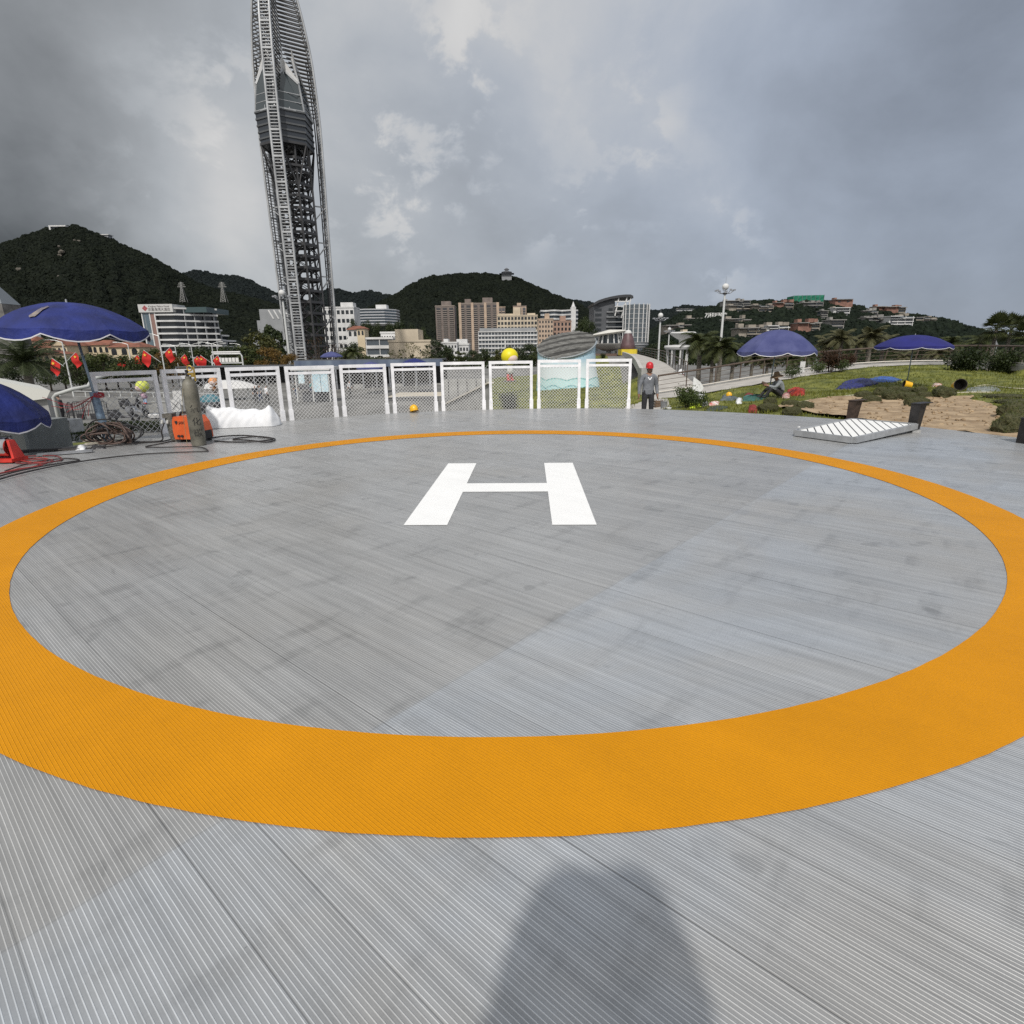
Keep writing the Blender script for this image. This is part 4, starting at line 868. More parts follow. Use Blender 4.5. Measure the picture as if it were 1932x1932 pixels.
def forest(name, src, label, dens, r, m, seed, smin=.6, smax=1.35, sub=2, bare=None):
    o = bpy.data.objects.new(name, src.data); C.objects.link(o); tag(o, label, 'woodland', kind='stuff')
    ng = bpy.data.node_groups.new('woodland', 'GeometryNodeTree')
    ng.interface.new_socket('Geometry', in_out='INPUT', socket_type='NodeSocketGeometry'); ng.interface.new_socket('Geometry', in_out='OUTPUT', socket_type='NodeSocketGeometry')
    N = ng.nodes.new; L_ = ng.links.new
    gi, go = N('NodeGroupInput'), N('NodeGroupOutput')
    d = N('GeometryNodeDistributePointsOnFaces'); d.inputs['Density'].default_value = dens; d.inputs['Seed'].default_value = seed
    L_(gi.outputs[0], d.inputs['Mesh'])
    if 'wood' in src.data.attributes:
        na = N('GeometryNodeInputNamedAttribute'); na.data_type = 'FLOAT'; na.inputs['Name'].default_value = 'wood'; mu_ = N('ShaderNodeMath'); mu_.operation = 'MULTIPLY'; mu_.inputs[1].default_value = dens
        L_(na.outputs[0], mu_.inputs[0]); L_(mu_.outputs[0], d.inputs['Density'])
    ic = N('GeometryNodeMeshIcoSphere'); ic.inputs['Radius'].default_value = r; ic.inputs['Subdivisions'].default_value = sub+1
    sp_ = N('GeometryNodeSetPosition'); L_(ic.outputs[0], sp_.inputs['Geometry'])
    nz = N('ShaderNodeTexNoise'); nz.inputs['Scale'].default_value = 3.2/r; nz.inputs['Detail'].default_value = 3
    su = N('ShaderNodeVectorMath'); su.operation = 'SUBTRACT'; su.inputs[1].default_value = (.5, .5, .5); L_(nz.outputs['Color'], su.inputs[0])
    sc_ = N('ShaderNodeVectorMath'); sc_.operation = 'SCALE'; sc_.inputs['Scale'].default_value = r*1.7; L_(su.outputs[0], sc_.inputs[0]); L_(sc_.outputs[0], sp_.inputs['Offset'])
    sm = N('GeometryNodeSetMaterial'); sm.inputs['Material'].default_value = m; L_(sp_.outputs[0], sm.inputs['Geometry'])
    ip = N('GeometryNodeInstanceOnPoints'); L_(d.outputs['Points'], ip.inputs['Points']); L_(sm.outputs[0], ip.inputs['Instance'])
    rv = N('FunctionNodeRandomValue'); rv.data_type = 'FLOAT_VECTOR'; rv.inputs[0].default_value = (0, 0, 0); rv.inputs[1].default_value = (.5, .5, 6.28); L_(rv.outputs[0], ip.inputs['Rotation'])
    rs_ = N('FunctionNodeRandomValue'); rs_.data_type = 'FLOAT'; rs_.inputs[2].default_value = smin; rs_.inputs[3].default_value = smax; rs_.inputs['Seed'].default_value = 3; L_(rs_.outputs[1], ip.inputs['Scale'])
    L_(ip.outputs[0], go.inputs[0])
    md = o.modifiers.new('woodland', 'NODES'); md.node_group = ng
    return o
def wood_mat(name, c1, c2):
    m = leaf_mat(name, c1, c2, trans=0, rough=.8); nt = m.node_tree; b = nt.nodes['Principled BSDF']; b.inputs['Specular IOR Level'].default_value = .1
    q = NT(nt); n_ = q.noise(q.n('ShaderNodeTexCoord').outputs['Object'], .9, 5., .7)
    bp = q.n('ShaderNodeBump'); bp.inputs['Strength'].default_value = .6; bp.inputs['Distance'].default_value = 1.2; q.put(bp.inputs['Height'], n_); q.put(b.inputs['Normal'], bp.outputs[0])
    ramp = [x for x in nt.nodes if x.type == 'VALTORGB'][0]; src = [l for l in nt.links if l.to_socket == ramp.inputs['Fac']][0].from_socket
    oi = [x for x in nt.nodes if x.type == 'OBJECT_INFO'][0]
    big = q.noise(oi.outputs['Location'], .006, 3., .6); f = q.m('ADD', q.m('MULTIPLY', oi.outputs['Random'], .6), q.m('MULTIPLY', q.m('SUBTRACT', big, .3), .9)); q.put(ramp.inputs['Fac'], f)
    return m
WD1 = wood_mat('dark_woods', (.0042, .0068, .0048), (.0125, .0165, .0095)); WD2 = wood_mat('near_woods', (.006, .010, .0075), (.017, .025, .015)); WD3 = wood_mat('far_woods', (.009, .013, .014), (.016, .021, .020))  # crown colours darkened to stand in for cloud shade over the hills
s1 = [(-260,560),(-120,500),(0,460),(34,450),(74,436),(91,430),(130,427),(144,424.5),(169,436),(201,447),(238,465),(286,484),(328,510),(360,528),(400,545),(450,556),(520,575),(600,598),(660,620),(720,640)]
h1 = hill('hill', s1, lambda u: 1650-.2*u, 620, shape=1.15, seed=1, gully=.22)
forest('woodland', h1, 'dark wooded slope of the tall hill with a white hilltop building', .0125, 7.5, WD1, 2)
s2 = [(250,545),(347,517),(368,509),(384,511.6),(413,519.6),(439,519.6),(460,523.6),(489,538),(511,549),(560,560),(640,600)]
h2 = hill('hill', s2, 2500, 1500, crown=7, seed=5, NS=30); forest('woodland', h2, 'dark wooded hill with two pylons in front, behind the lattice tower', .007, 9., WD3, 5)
s2b = [(560,590),(600,552),(620,545),(636,545),(664,554),(700,560),(740,570),(790,600)]
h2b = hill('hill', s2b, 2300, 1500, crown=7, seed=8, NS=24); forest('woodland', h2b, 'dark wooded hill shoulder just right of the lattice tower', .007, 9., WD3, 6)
s2c = [(640,570),(664,555),(688,548),(709,551),(733,557),(770,566),(820,590)]
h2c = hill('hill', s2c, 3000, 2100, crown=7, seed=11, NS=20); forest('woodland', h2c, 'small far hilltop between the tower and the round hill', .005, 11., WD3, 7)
s3 = [(560,640),(640,610),(700,580),(733,562),(753,553.6),(777,536),(807,522),(828,519.5),(855,518),(911,515.6),(941,519),(968,522),(1006,538.6),(1051,558),(1087,572),(1119,590),(1180,615),(1260,640)]
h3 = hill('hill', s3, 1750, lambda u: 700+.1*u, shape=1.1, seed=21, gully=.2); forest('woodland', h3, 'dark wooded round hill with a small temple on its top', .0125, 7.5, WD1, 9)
s4 = [(1000,600),(1051,567),(1087,566),(1119,571.7),(1150,578),(1200,584),(1240,586),(1262,583),(1290,577),(1310,577),(1340,581),(1380,590),(1450,605)]
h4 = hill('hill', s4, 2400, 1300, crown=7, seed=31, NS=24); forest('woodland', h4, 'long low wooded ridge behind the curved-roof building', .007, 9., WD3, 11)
s5 = [(1190,642),(1240,618),(1290,590),(1330,581),(1370,571),(1420,568),(1480,566.5),(1560,568),(1640,581),(1700,590),(1760,599),(1800,607),(1830,617),(1860,627),(1890,640),(1960,660)]
h5 = hill('hill', s5, lambda u: 560-.11*(u-1200), 250, shape=.95, crown=3.2, seed=41, gully=.06, NS=80, NU=260)
s6 = [(1700,620),(1760,607),(1800,610),(1850,622),(1880,632),(1930,640),(2050,648),(2200,655)]
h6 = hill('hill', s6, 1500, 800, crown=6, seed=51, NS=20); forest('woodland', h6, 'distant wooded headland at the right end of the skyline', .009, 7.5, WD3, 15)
def bare(label, hl, u, v, ru, rv, m, sd=0):
    """a scar of bare rock on a wooded slope: the slope itself without trees (small boulders stand proud)"""
    d = ray(u, v); dg = bpy.context.evaluated_depsgraph_get()
    ok, loc, nr, ix = hl.ray_cast(Vector((0, 0, CAMH)), d)
    if not ok: return
    s_ = loc.y/1066; g = G()
    for q in range(9):
        rr = random.Random(sd*50+q); c = loc+Vector((rr.gauss(0, .45)*ru*s_, -7, rr.gauss(0, .45)*rv*s_)); r_ = rr.uniform(.25, .5)*min(ru, rv)*s_
        o0 = len(g.v); g.ball(c, r_, 9, 6, sx=1.3)
        for i2 in range(o0, len(g.v)): p = Vector(g.v[i2])-c; k2 = 1+.5*noise.noise((p.x/r_*1.5+q, p.y/r_*1.5, p.z/r_*1.5+sd)); g.v[i2] = tuple(c+p*k2)
    tag(g.build('rock_outcrop', m, None), label, 'rock', 'rock outcrops on the tall hill')
for i, (lab, u, v, a, b) in enumerate((('tall pale rock face high on the wooded hill', 119, 488, 7, 16), ('rock face just below the tall pale one', 117, 527, 9, 7), ('small rock face left of the tall pale one', 41, 515, 6, 8), ('low rock patch to the right on the wooded hill', 167, 538, 7, 5), ('rock patch near the summit of the wooded hill', 147, 460, 8, 6), ('brownish rock patch low on the hill near the pylons', 415, 588, 14, 5))): bare(lab, h1, u, v, a, b, MROCK, i)

# ------------------------------------------------------------------ buildings
MGL = mat('dark_window', (.02, .025, .03), .12, spec=.6); MGL2 = mat('grey_glass', (.07, .085, .10), .15, spec=.7); MGB = mat('blue_glass', (.09, .13, .16), .12, spec=.7)
MW = mat('white_render', (.58, .58, .575), .7, var=.12, scale=.2, detail=6); MBE = mat('beige_render', (.50, .43, .33), .8, var=.16, scale=.16, detail=8); MPK = mat('tan_tile', (.43, .33, .25), .75, var=.12, scale=.3); MGR = mat('grey_render', (.25, .26, .27), .7, var=.12, scale=.2)
MTW = mat('brown_tower_tile', (.17, .14, .125), .7, var=.2, scale=.3); MRF = mat('red_roof_tile', (.20, .075, .045), .8, var=.3, scale=.5, bump=.3, bscale=4); MBK = mat('brick', (.24, .13, .10), .85, var=.25, scale=.5); MCR = mat('cream_render', (.55, .46, .32), .8, var=.1, scale=.3); MDG = mat('dark_grey_panel', (.085, .09, .10), .6, var=.2, scale=.3)
GZ = -3.2
def frame(uL, uR, v, Y, yaw=0):
    """ground frame of a front: left corner, unit vector along the front, unit vector away from the camera"""
    a = W(uL, v, Y); b = W(uR, v, Y); w = (b.x-a.x)
    e = Vector((math.cos(yaw), math.sin(yaw), 0)); n = Vector((-e.y, e.x, 0)); w /= max(.3, math.cos(yaw))
    return Vector((a.x, Y, 0)), e, n, w
def lmx(o, e, n): return Matrix(((e.x, n.x, 0, o.x), (e.y, n.y, 0, o.y), (0, 0, 1, 0), (0, 0, 0, 1)))
def building(label, uL, uR, vT, Y, depth, rows, cols, wall, win=MGL, yaw=0, z0=GZ, style='punch', trim=None, name='building', cat_='building', roofbox=(), wf=.62, hf=.55, base=.06, group=None, side=True):
    o, e, n, w = frame(uL, uR, vT, Y, yaw); zt_ = W((uL+uR)/2, vT, Y).z; mx = lmx(o, e, n); H = zt_-z0; trim = trim or wall
    t = thing(name, label, cat_, (o.x+e.x*w/2, o.y+e.y*w/2, z0), group)
    if style == 'slab':
        fh = H/rows
        G().box(.35, w-.35, .6, depth-.6, z0, zt_-.4, mx).build('glazing', win, t)
        for r_ in range(rows+1):
            zz = z0+fh*r_; G().box(0, w, 0, depth, max(z0+.01, zz-fh*.17), zz+fh*(.17 if r_ < rows else .05), mx).build('floor_slab', trim, t)
        for c_ in range(cols+1):
            x = (w-.3)*c_/cols
            G().box(x+.02, x+.28, .25, .62, z0, zt_-.5, mx).build('fin', wall, t)
    else:
        G().box(0, w, 0, depth, z0, zt_, mx).build('wall', wall, t)
        fh = H*(1-base)/rows; fw = w/cols
        wins = [(r_, c_) for r_ in range(rows-1, -1, -1) for c_ in range(cols)]
        def put(g, r_, c_):
            xc = fw*(c_+.5); zc = z0+H*base+fh*(r_+.5)
            if style == 'bay': return
            g.box(xc-fw*wf/2, xc+fw*wf/2, -.06, .1, zc-fh*hf/2, zc+fh*hf/2, mx); return g
        if style == 'punch':
            for r_, c_ in wins[:100]:
                wo_ = put(G(), r_, c_).build('window', win, t)
            if len(wins) > 100:
                g = G(); 
                for r_, c_ in wins[100:]: put(g, r_, c_)
                g.build('window_rows', win, t)['kind'] = 'stuff'
        elif style == 'bay':                                   # residential tower: strips standing proud, darkened to look like recessed bays of stacked balconies between tiled piers
            for c_ in range(cols):
                g = G(); xc = fw*(c_+.5); g.box(xc-fw*wf/2, xc+fw*wf/2, -.25, .1, z0, zt_-1.2, mx); bo = g.build('bay', win, t)
                g = G()
                for r_ in range(rows): zc = z0+fh*r_+fh*.25; g.box(xc-fw*wf/2-.1, xc+fw*wf/2+.1, -.75, -.251, zc, zc+fh*.34, mx)
                g.build('balcony_rails', trim, bo)
        G().box(-.25, w+.25, -.25, depth+.25, zt_, zt_+.7, mx).build('parapet', trim, t)
    for x0, x1, hh in roofbox: G().box(w*x0, w*x1, depth*.2, depth*.7, zt_+(.7 if style != 'slab' else .0)+.02, zt_+hh, mx).build('roof_block', wall, t)
    return t, mx, w, zt_
# hotel with stepped terraces (left)
o, e, n, w = frame(264, 326, 580, 330, 0); zt_ = W(295, 574, 330).z; t = thing('hotel', 'grey stepped hotel with white balcony bands and a roof sign', 'hotel', (o.x+w/2, o.y, GZ))
mx = lmx(o, e, n); A_ = (w*.48, 0); fl = 9; fh = (zt_-2-GZ)/fl
hpoly = lambda ins, xr, yr: [(w*.40+ins, ins), (w+.4-ins, ins), (w*1.95-ins, 14+ins), (xr-ins, yr+ins), (xr-ins, yr+12), (w*.40+ins, 24)]
vx = lambda u, Y: W(u, 610, Y).x-o.x
xs_f = [vx(q, 372) for q in (444, 443, 438, 427, 415, 403, 390, 377, 372)]
for i in range(fl):
    pl = hpoly(1.3, xs_f[i], 40); G().prism([tuple((mx@Vector((*p, 0)))[:2]) for p in pl], GZ+fh*i, GZ+fh*(i+1)-.02).build('glazing', MGL, t)
    pl = hpoly(0, xs_f[i], 40); G().prism([tuple((mx@Vector((*p, 0)))[:2]) for p in pl], GZ+fh*(i+1)-.5, GZ+fh*(i+1)+.4).build('balcony_band', MW, t)
    for q in range(9):
        f = q/9; pa = Vector((w, 0)).lerp(Vector((w*1.95, 14)), f*2) if f < .5 else Vector((w*1.95, 14)).lerp(Vector((xs_f[i], 40)), (f-.5)*2)
        if f: G().box(pa.x-.25, pa.x+.25, pa.y+.05, pa.y+1.2, GZ+fh*i+.41, GZ+fh*(i+1)-.51, mx).build('divider', MGR, t)
G().box(0, w*.40, .3, 24, GZ, zt_-2.6, mx).build('side_wall', MGR, t)
for x0, x1, z0_, z1_ in ((.10, .22, .05, .42), (.10, .22, .5, .87), (.02, .08, .05, .87)): G().box(w*x0, w*x1, .18, .4, GZ+(zt_-GZ)*z0_, GZ+(zt_-GZ)*z1_, mx).build('window', MGB, t)
G().box(w*.25, w*.385, .12, .4, GZ+2, zt_-5, mx).build('pink_panel', mat('dusty_pink_panel', (.24, .145, .125), .8), t)
for x0 in (.0, .235, .39): G().box(w*x0, w*x0+.6, -.1, .4, GZ, zt_-2.6, mx).build('pier', MW, t)
G().box(-.6, w+.2, -.8, 12, zt_-4.2, zt_, mx).build('sign_fascia', mat('fascia_grey', (.50, .50, .49), .7), t)
G().box(w*.98, w*1.9, 4, 30, zt_-4.2, zt_-1.4, mx).build('roof_glass', mat('teal_glass', (.045, .075, .08), .2), t)
text('Kingkey Palace Hotel', 1.35, mx@Matrix.Translation((w*.6, -.83, zt_-1.2))@Matrix.Rotation(R(90), 4, 'X'), mat('sign_dark', (.06, .05, .05), .6), 'lettering', t, .03)
text('京基海湾大酒店', 1.75, mx@Matrix.Translation((w*.6, -.83, zt_-2.9))@Matrix.Rotation(R(90), 4, 'X'), mat('sign_dark', (.06, .05, .05), .6), 'lettering', t, .03)
g = G(); c = mx@Vector((w*.17, -.83, zt_-2.1)); 
for dx, dz in ((0, .8), (0, -.8), (.8, 0), (-.8, 0)): g.add([c+Vector((dx+a, 0, dz+b)) for a, b in ((0, .75), (.75, 0), (0, -.75), (-.75, 0))], [(0, 3, 2, 1)])
g.build('emblem', mat('sign_red', (.30, .05, .06), .6), t)
# grey stepped block behind the tower
o, e, n, w = frame(472, 552, 600, 300, .1); zt_ = W(510, 583, 300).z; mx = lmx(o, e, n); t = thing('building', 'grey windowless stepped building left of the lattice tower', 'building', (o.x, o.y, GZ))
for x0, x1, k2 in ((0, .14, .55), (.141, .22, .8), (.221, 1., 1.)): G().box(w*x0, w*x1, 0, 18, GZ, GZ+(zt_-GZ)*k2, mx).build('wall', MGR, t)
for q in range(5):
    x = w*(.42+.12*q); G().add([mx@Vector(p) for p in ((x, -.2, zt_-.4), (x+.7, -.2, zt_-.4), (x+2.7, -.2, zt_-4.6), (x+2, -.2, zt_-4.6), (x, .0-.01, zt_-.4), (x+.7, -.01, zt_-.4), (x+2.7, -.01, zt_-4.6), (x+2, -.01, zt_-4.6))], [(3,2,1,0), (4,5,6,7), (0,1,5,4), (1,2,6,5), (2,3,7,6), (3,0,4,7)]).build('slanted_fin', MW, t)
G().box(w*.16, w*.18, -.08, .0, GZ+8, GZ+9.4, mx).build('vent', MGL, t)
building('white apartment block behind the right leg of the lattice tower', 608, 667, 581, 350, 14, 6, 7, MW, style='punch', wf=.66, hf=.45, roofbox=((.55, .95, 3.2),))
# long glass office on the slope
def office(label, pts, Y, z0, vT, floors, m1=MW, m2=MGL2):
    zt_ = W(pts[0][0], vT, Y).z; P_ = [W(u, vT, Y+dy) for u, dy in pts]; t = thing('building', label, 'building', (P_[0].x, P_[0].y, z0)); fh = (zt_-z0)/floors
    poly = [(p.x, p.y) for p in P_]; cx_ = sum(p[0] for p in poly)/len(poly); cy_ = sum(p[1] for p in poly)/len(poly)
    inn_ = [(cx_+(x-cx_)*.975, cy_+(y-cy_)*.92) for x, y in poly]
    G().prism(inn_, z0, zt_-.3).build('glazing', m2, t)
    for r_ in range(floors+1): G().prism(poly, z0+fh*r_-fh*.2, z0+fh*r_+fh*.16).build('floor_slab', m1, t)
    return t, zt_
t, z_ = office('long curved glass office with pale bands on the hill slope', [(652, 0), (690, -6), (725, -6), (748, 4), (754, 16), (740, 26), (652, 22)], 430, W(700, 611, 430).z, 585, 5, mat('band_grey', (.42, .43, .45), .5), MGB)
G().box(W(708, 583, 430).x, W(728, 583, 430).x, 432, 440, z_+.5, z_+3.5).build('roof_block', MW, t)
# ochre house
def house(label, uL, uR, vE, Y, d, vR, wall, roof, name='villa', z0=GZ, wins=3, group=None, gable=False):
    o, e, n, w = frame(uL, uR, vE, Y, 0); ze = W((uL+uR)/2, vE, Y).z; zr = W((uL+uR)/2, vR, Y).z; mx = lmx(o, e, n); t = thing(name, label, 'house', (o.x+w/2, Y, z0), group)
    G().box(0, w, 0, d, z0, ze, mx).build('wall', wall, t)
    ov = .6; g = G()
    if gable: vs_ = [(-ov, -ov, ze), (w+ov, -ov, ze), (w+ov, d+ov, ze), (-ov, d+ov, ze), (w/2, -ov, zr), (w/2, d+ov, zr)]; fs_ = [(0, 4, 5, 3), (1, 2, 5, 4), (0, 3, 2, 1)]
    else: vs_ = [(-ov, -ov, ze), (w+ov, -ov, ze), (w+ov, d+ov, ze), (-ov, d+ov, ze), (w*.25, d/2, zr), (w*.75, d/2, zr)]; fs_ = [(0, 1, 5, 4), (2, 3, 4, 5), (1, 2, 5), (3, 0, 4), (0, 3, 2, 1)]
    g.add([mx@Vector(p) for p in vs_], fs_)
    if gable: g.mi = 1; g.add([mx@Vector(p) for p in ((0, .01, ze), (w, .01, ze), (w/2, .01, zr-.3))], [(0, 1, 2)])
    g.build('roof', [roof, wall], t)
    for q in range(wins):
        xc = w*(q+.5)/wins; g = G(); ww = w/wins*.26; zc = ze-1.5
        arc = [(xc-ww, zc-1.1), (xc+ww, zc-1.1)]+[(xc+ww*math.cos(a), zc+.35+ww*.9*math.sin(a)) for a in [math.pi*k2/6 for k2 in range(7)]]
        g.add([mx@Vector((x, -.05, z)) for x, z in arc]+[mx@Vector((x, .0-.001, z)) for x, z in arc], [tuple(range(len(arc))), tuple(range(2*len(arc)-1, len(arc)-1, -1))]+[(i, len(arc)+i, len(arc)+(i+1) % len(arc), (i+1) % len(arc)) for i in range(len(arc))])
        g.build('window', MGL, t)
    return t
house('small white villa with a brown roof beneath the white apartment block', 655, 684, 622, 250, 9, 614, MW, MRF); house('ochre turret house with a flat tiled roof beside the white villa', 673, 687, 620, 245, 7, 615.5, MCR, MRF, wins=2)
building('low white block with dark window bands beside the stained beige hall', 689, 741, 637, 235, 12, 3, 2, MW, MGL2, style='slab', cat_='building')
building('white upper storey with a row of small windows behind the beige hall', 718, 758, 629, 240, 8, 1, 8, MW, wf=.55, hf=.16, base=.8)
t, mx, w, zt_ = building('stained beige windowless hall with a stepped roof', 733, 812, 645, 215, 22, 1, 2, MBE, wf=.07, hf=.1, base=.3)
G().box(w*.17, w*.72, -.15, 12, zt_+.71, zt_+4.4, mx).build('upper_wall', MBE, t); G().box(-5, -.05, 1, 9, GZ, zt_-5.2, mx).build('annex', MBE, t)
building('white low office with a flat roof in front of the brown towers', 833, 862, 648, 260, 12, 3, 5, MW, wf=.5, hf=.4, roofbox=((.1, .4, 2.),)); building('white pavilion roof block beside the low white office', 855, 884, 651, 265, 10, 2, 5, MW, wf=.6, hf=.4, roofbox=((.2, .9, 2.6),))
building('slim brown residential tower, leftmost of the pair', 821, 857, 578, 520, 18, 24, 3, MTW, mat('bay_dark', (.05, .05, .055), .4), style='bay', trim=mat('balcony_tan', (.26, .22, .19), .7), wf=.62, name='tower_block', cat_='apartment tower', group='brown residential towers', roofbox=((.3, .8, 4.5),))
t, mx, w, zt_ = building('wide brown residential tower with tan piers behind the white banded block', 865, 940, 573, 500, 18, 25, 6, MTW, mat('bay_dark', (.05, .05, .055), .4), style='bay', trim=mat('balcony_tan', (.26, .22, .19), .7), wf=.62, name='tower_block', cat_='apartment tower', group='brown residential towers', roofbox=((.15, .3, 4.), (.6, .85, 5.)))
for x0 in (.0, .31, .64, .955): G().box(w*x0, w*x0+2.1, -.9, .3, GZ, zt_+.9, mx).build('pier', MPK, t)
building('low brown tower peeking out behind the wide one', 940, 953, 580, 560, 14, 22, 2, MTW, MDG, style='bay', trim=MPK, name='tower_block', cat_='apartment tower', group='brown residential towers')
building('tan tower top rising behind the beige mid-rise', 968, 993, 578, 600, 14, 20, 3, MPK, MDG, style='bay', trim=MTW, name='tower_block', cat_='apartment tower', group='brown residential towers', roofbox=((.3, .6, 3.5),))
building('beige mid-rise with square window grid above the white banded block', 938, 1014, 596, 440, 16, 7, 12, MBE, wf=.66, hf=.6, base=.2, roofbox=((.4, .58, 6.), (.02, .4, 1.8), (.75, .95, 2.)))
t, mx, w, zt_ = building('long white hotel block of open balconies', 902, 1014, 625, 330, 14, 7, 18, MW, MGL2, style='slab'); G().box(w*.45, w*.465, -.5, .24, GZ, zt_-5, mx).build('stair_shaft', MW, t); G().box(w*.02, w*.98, 3, 10, zt_+.3, zt_+1.9, mx).build('roof_plant', MGR, t)
building('tan corner block with small windows right of the white hotel', 1016, 1044, 603, 400, 14, 8, 5, MPK, wf=.5, hf=.5, roofbox=((.45, .75, 4.),)); building('pinkish block with dark recesses beside the tan corner block', 1044, 1078, 607, 410, 14, 7, 5, mat('pinkish_tile', (.33, .22, .17), .75, var=.1), wf=.5, hf=.6, roofbox=((.4, .7, 4.),))
# hotel with rippling white bands and a spire
Yq = 560; pr = [(1020 + 71*i/18, 3*math.sin(i*.75)) for i in range(19)]; zt_ = W(1055, 586, Yq).z; t = thing('hotel', 'white hotel of rippling bands with a slim spire', 'hotel', (W(1055, 600, Yq).x, Yq, GZ)); fl = 11; fh = (zt_-GZ)/fl
poly = [(W(u, 600, Yq).x, Yq+dy) for u, dy in pr]; back_ = [(p[0], Yq+18) for p in (poly[-1], poly[0])]
G().prism([(x, y+1.2) for x, y in poly]+back_, GZ, zt_-.5).build('glazing', MGL2, t)
for i in range(fl+1): G().prism(poly+[(back_[0][0], Yq+18.6), (back_[1][0], Yq+18.6)], GZ+fh*i-.55, GZ+fh*i+.75).build('balcony_band', MW, t)
sx_ = W(1081, 600, Yq).x; G().box(sx_-2.2, sx_+2.2, Yq-4, Yq+4, GZ, W(1080, 579, Yq-4).z).build('spire_shaft', MW, t)
G().tube([(sx_, Yq-1, W(1080, 579, Yq).z), (sx_, Yq-1, W(1080, 569, Yq).z)], [1.9, .1], 8).build('spire', MW, t)
# curved-roof grey building
Yq = 290; t = thing('building', 'grey building under a dark upswept curved roof with a white open frame', 'building', (W(1155, 640, Yq).x, Yq, GZ)); bx = lambda u: W(u, 620, Yq).x; bz = lambda v: W(1155, v, Yq).z
rf = [(1119, 572), (1128, 567), (1140, 563), (1152, 560), (1165, 557.6), (1178, 556.3), (1188, 556.3), (1193, 558.5)]
prof = [(W(u, v, Yq).x, W(u, v, Yq).z) for u, v in rf]
g = G(); n_ = len(prof)
vs_ = [(x, y, z) for y in (Yq-2, Yq+20) for x, z in prof]+[(x+.2, y, z-1.1) for y in (Yq-2, Yq+20) for x, z in prof]
g.add(vs_, [(i, i+1, n_+i+1, n_+i) for i in range(n_-1)]+[(2*n_+i+1, 2*n_+i, 3*n_+i, 3*n_+i+1) for i in range(n_-1)]+[(i+1, i, 2*n_+i, 2*n_+i+1) for i in range(n_-1)]+[(n_+i, n_+i+1, 3*n_+i+1, 3*n_+i) for i in range(n_-1)]+[(n_-1, 2*n_-1, 4*n_-1, 3*n_-1), (0, 2*n_, 3*n_, n_)]); g.build('roof', mat('dark_roof', (.04, .042, .047), .5), t)
wl = [(bx(1120), GZ), (bx(1181), GZ), (bx(1183), bz(600)), (bx(1160), bz(585)), (bx(1158), bz(566)), (bx(1140), bz(566.5)), (bx(1128), bz(570.5)), (bx(1120), bz(575))]
g = G(); n_ = len(wl); g.add([(x, Yq, z) for x, z in wl]+[(x, Yq+18, z) for x, z in wl], [tuple(range(n_)), tuple(range(2*n_-1, n_-1, -1))]+[(i, n_+i, n_+(i+1) % n_, (i+1) % n_) for i in range(n_)]); g.build('wall', MDG, t)
for i in range(8):
    z = GZ+7+2.3*i; xr = bx(1180)-max(0, i-4)*2.2
    G().box(bx(1122), bx(1134), Yq-.12, Yq+.2, z, z+1.2).build('window', MGL, t); G().box(bx(1147), xr, Yq-.15, Yq+.2, z-.1, z+1.3).build('window', MGL, t); G().box(bx(1143), xr+.3, Yq-.8, Yq+.1, z-.7, z-.25).build('floor_slab', MGR, t)
g = G()
for u0, v0, u1, v1 in ((1160, 596, 1168, 560), (1172, 600, 1184, 558), (1182, 592, 1191, 560)): G().bar(W(u0, v0, Yq-1), W(u1, v1, Yq-1), .55).build('frame_post', MW, t)
for v_ in (569, 578, 587): G().bar(W(1160, v_, Yq-1.3), W(1187-(v_-569)*.2, v_-.6, Yq-1.3), .45).build('frame_beam', MW, t)
# finned glass drum
Yq = 275; cxq = W(1204, 620, Yq).x; rq = W(1229, 620, Yq).x-cxq; t = thing('building', 'round glass tower ringed with white vertical fins', 'building', (cxq, Yq+rq, GZ)); zt_ = W(1204, 574, Yq).z
G().lathe([(.1, GZ), (rq*.96, GZ), (rq*.96, zt_), (.1, zt_+.6)], (cxq, Yq+rq, 0), 40).build('glazing', mat('drum_glass', (.09, .11, .125), .2, spec=.7), t, 30)
for q in range(9):
    a = R(-172+164*q/8); G().tube([(cxq+rq*math.cos(a), Yq+rq+rq*math.sin(a), W(1200, 646, Yq).z), (cxq+rq*math.cos(a), Yq+rq+rq*math.sin(a), zt_+.4)], .26, 6).build('fin', MW, t)
for q in range(9): z = GZ+6+(zt_-GZ-6)*q/9; G().lathe([(rq*.965, z), (rq*.985, z), (rq*.985, z+.35), (rq*.965, z+.35)], (cxq, Yq+rq, 0), 40).build('floor_band', MGR, t)
G().lathe([(rq*1.05, W(1200, 648, Yq).z-.8), (rq*1.05, W(1200, 648, Yq).z)], (cxq, Yq+rq, 0), 30).build('canopy', MGR, t)
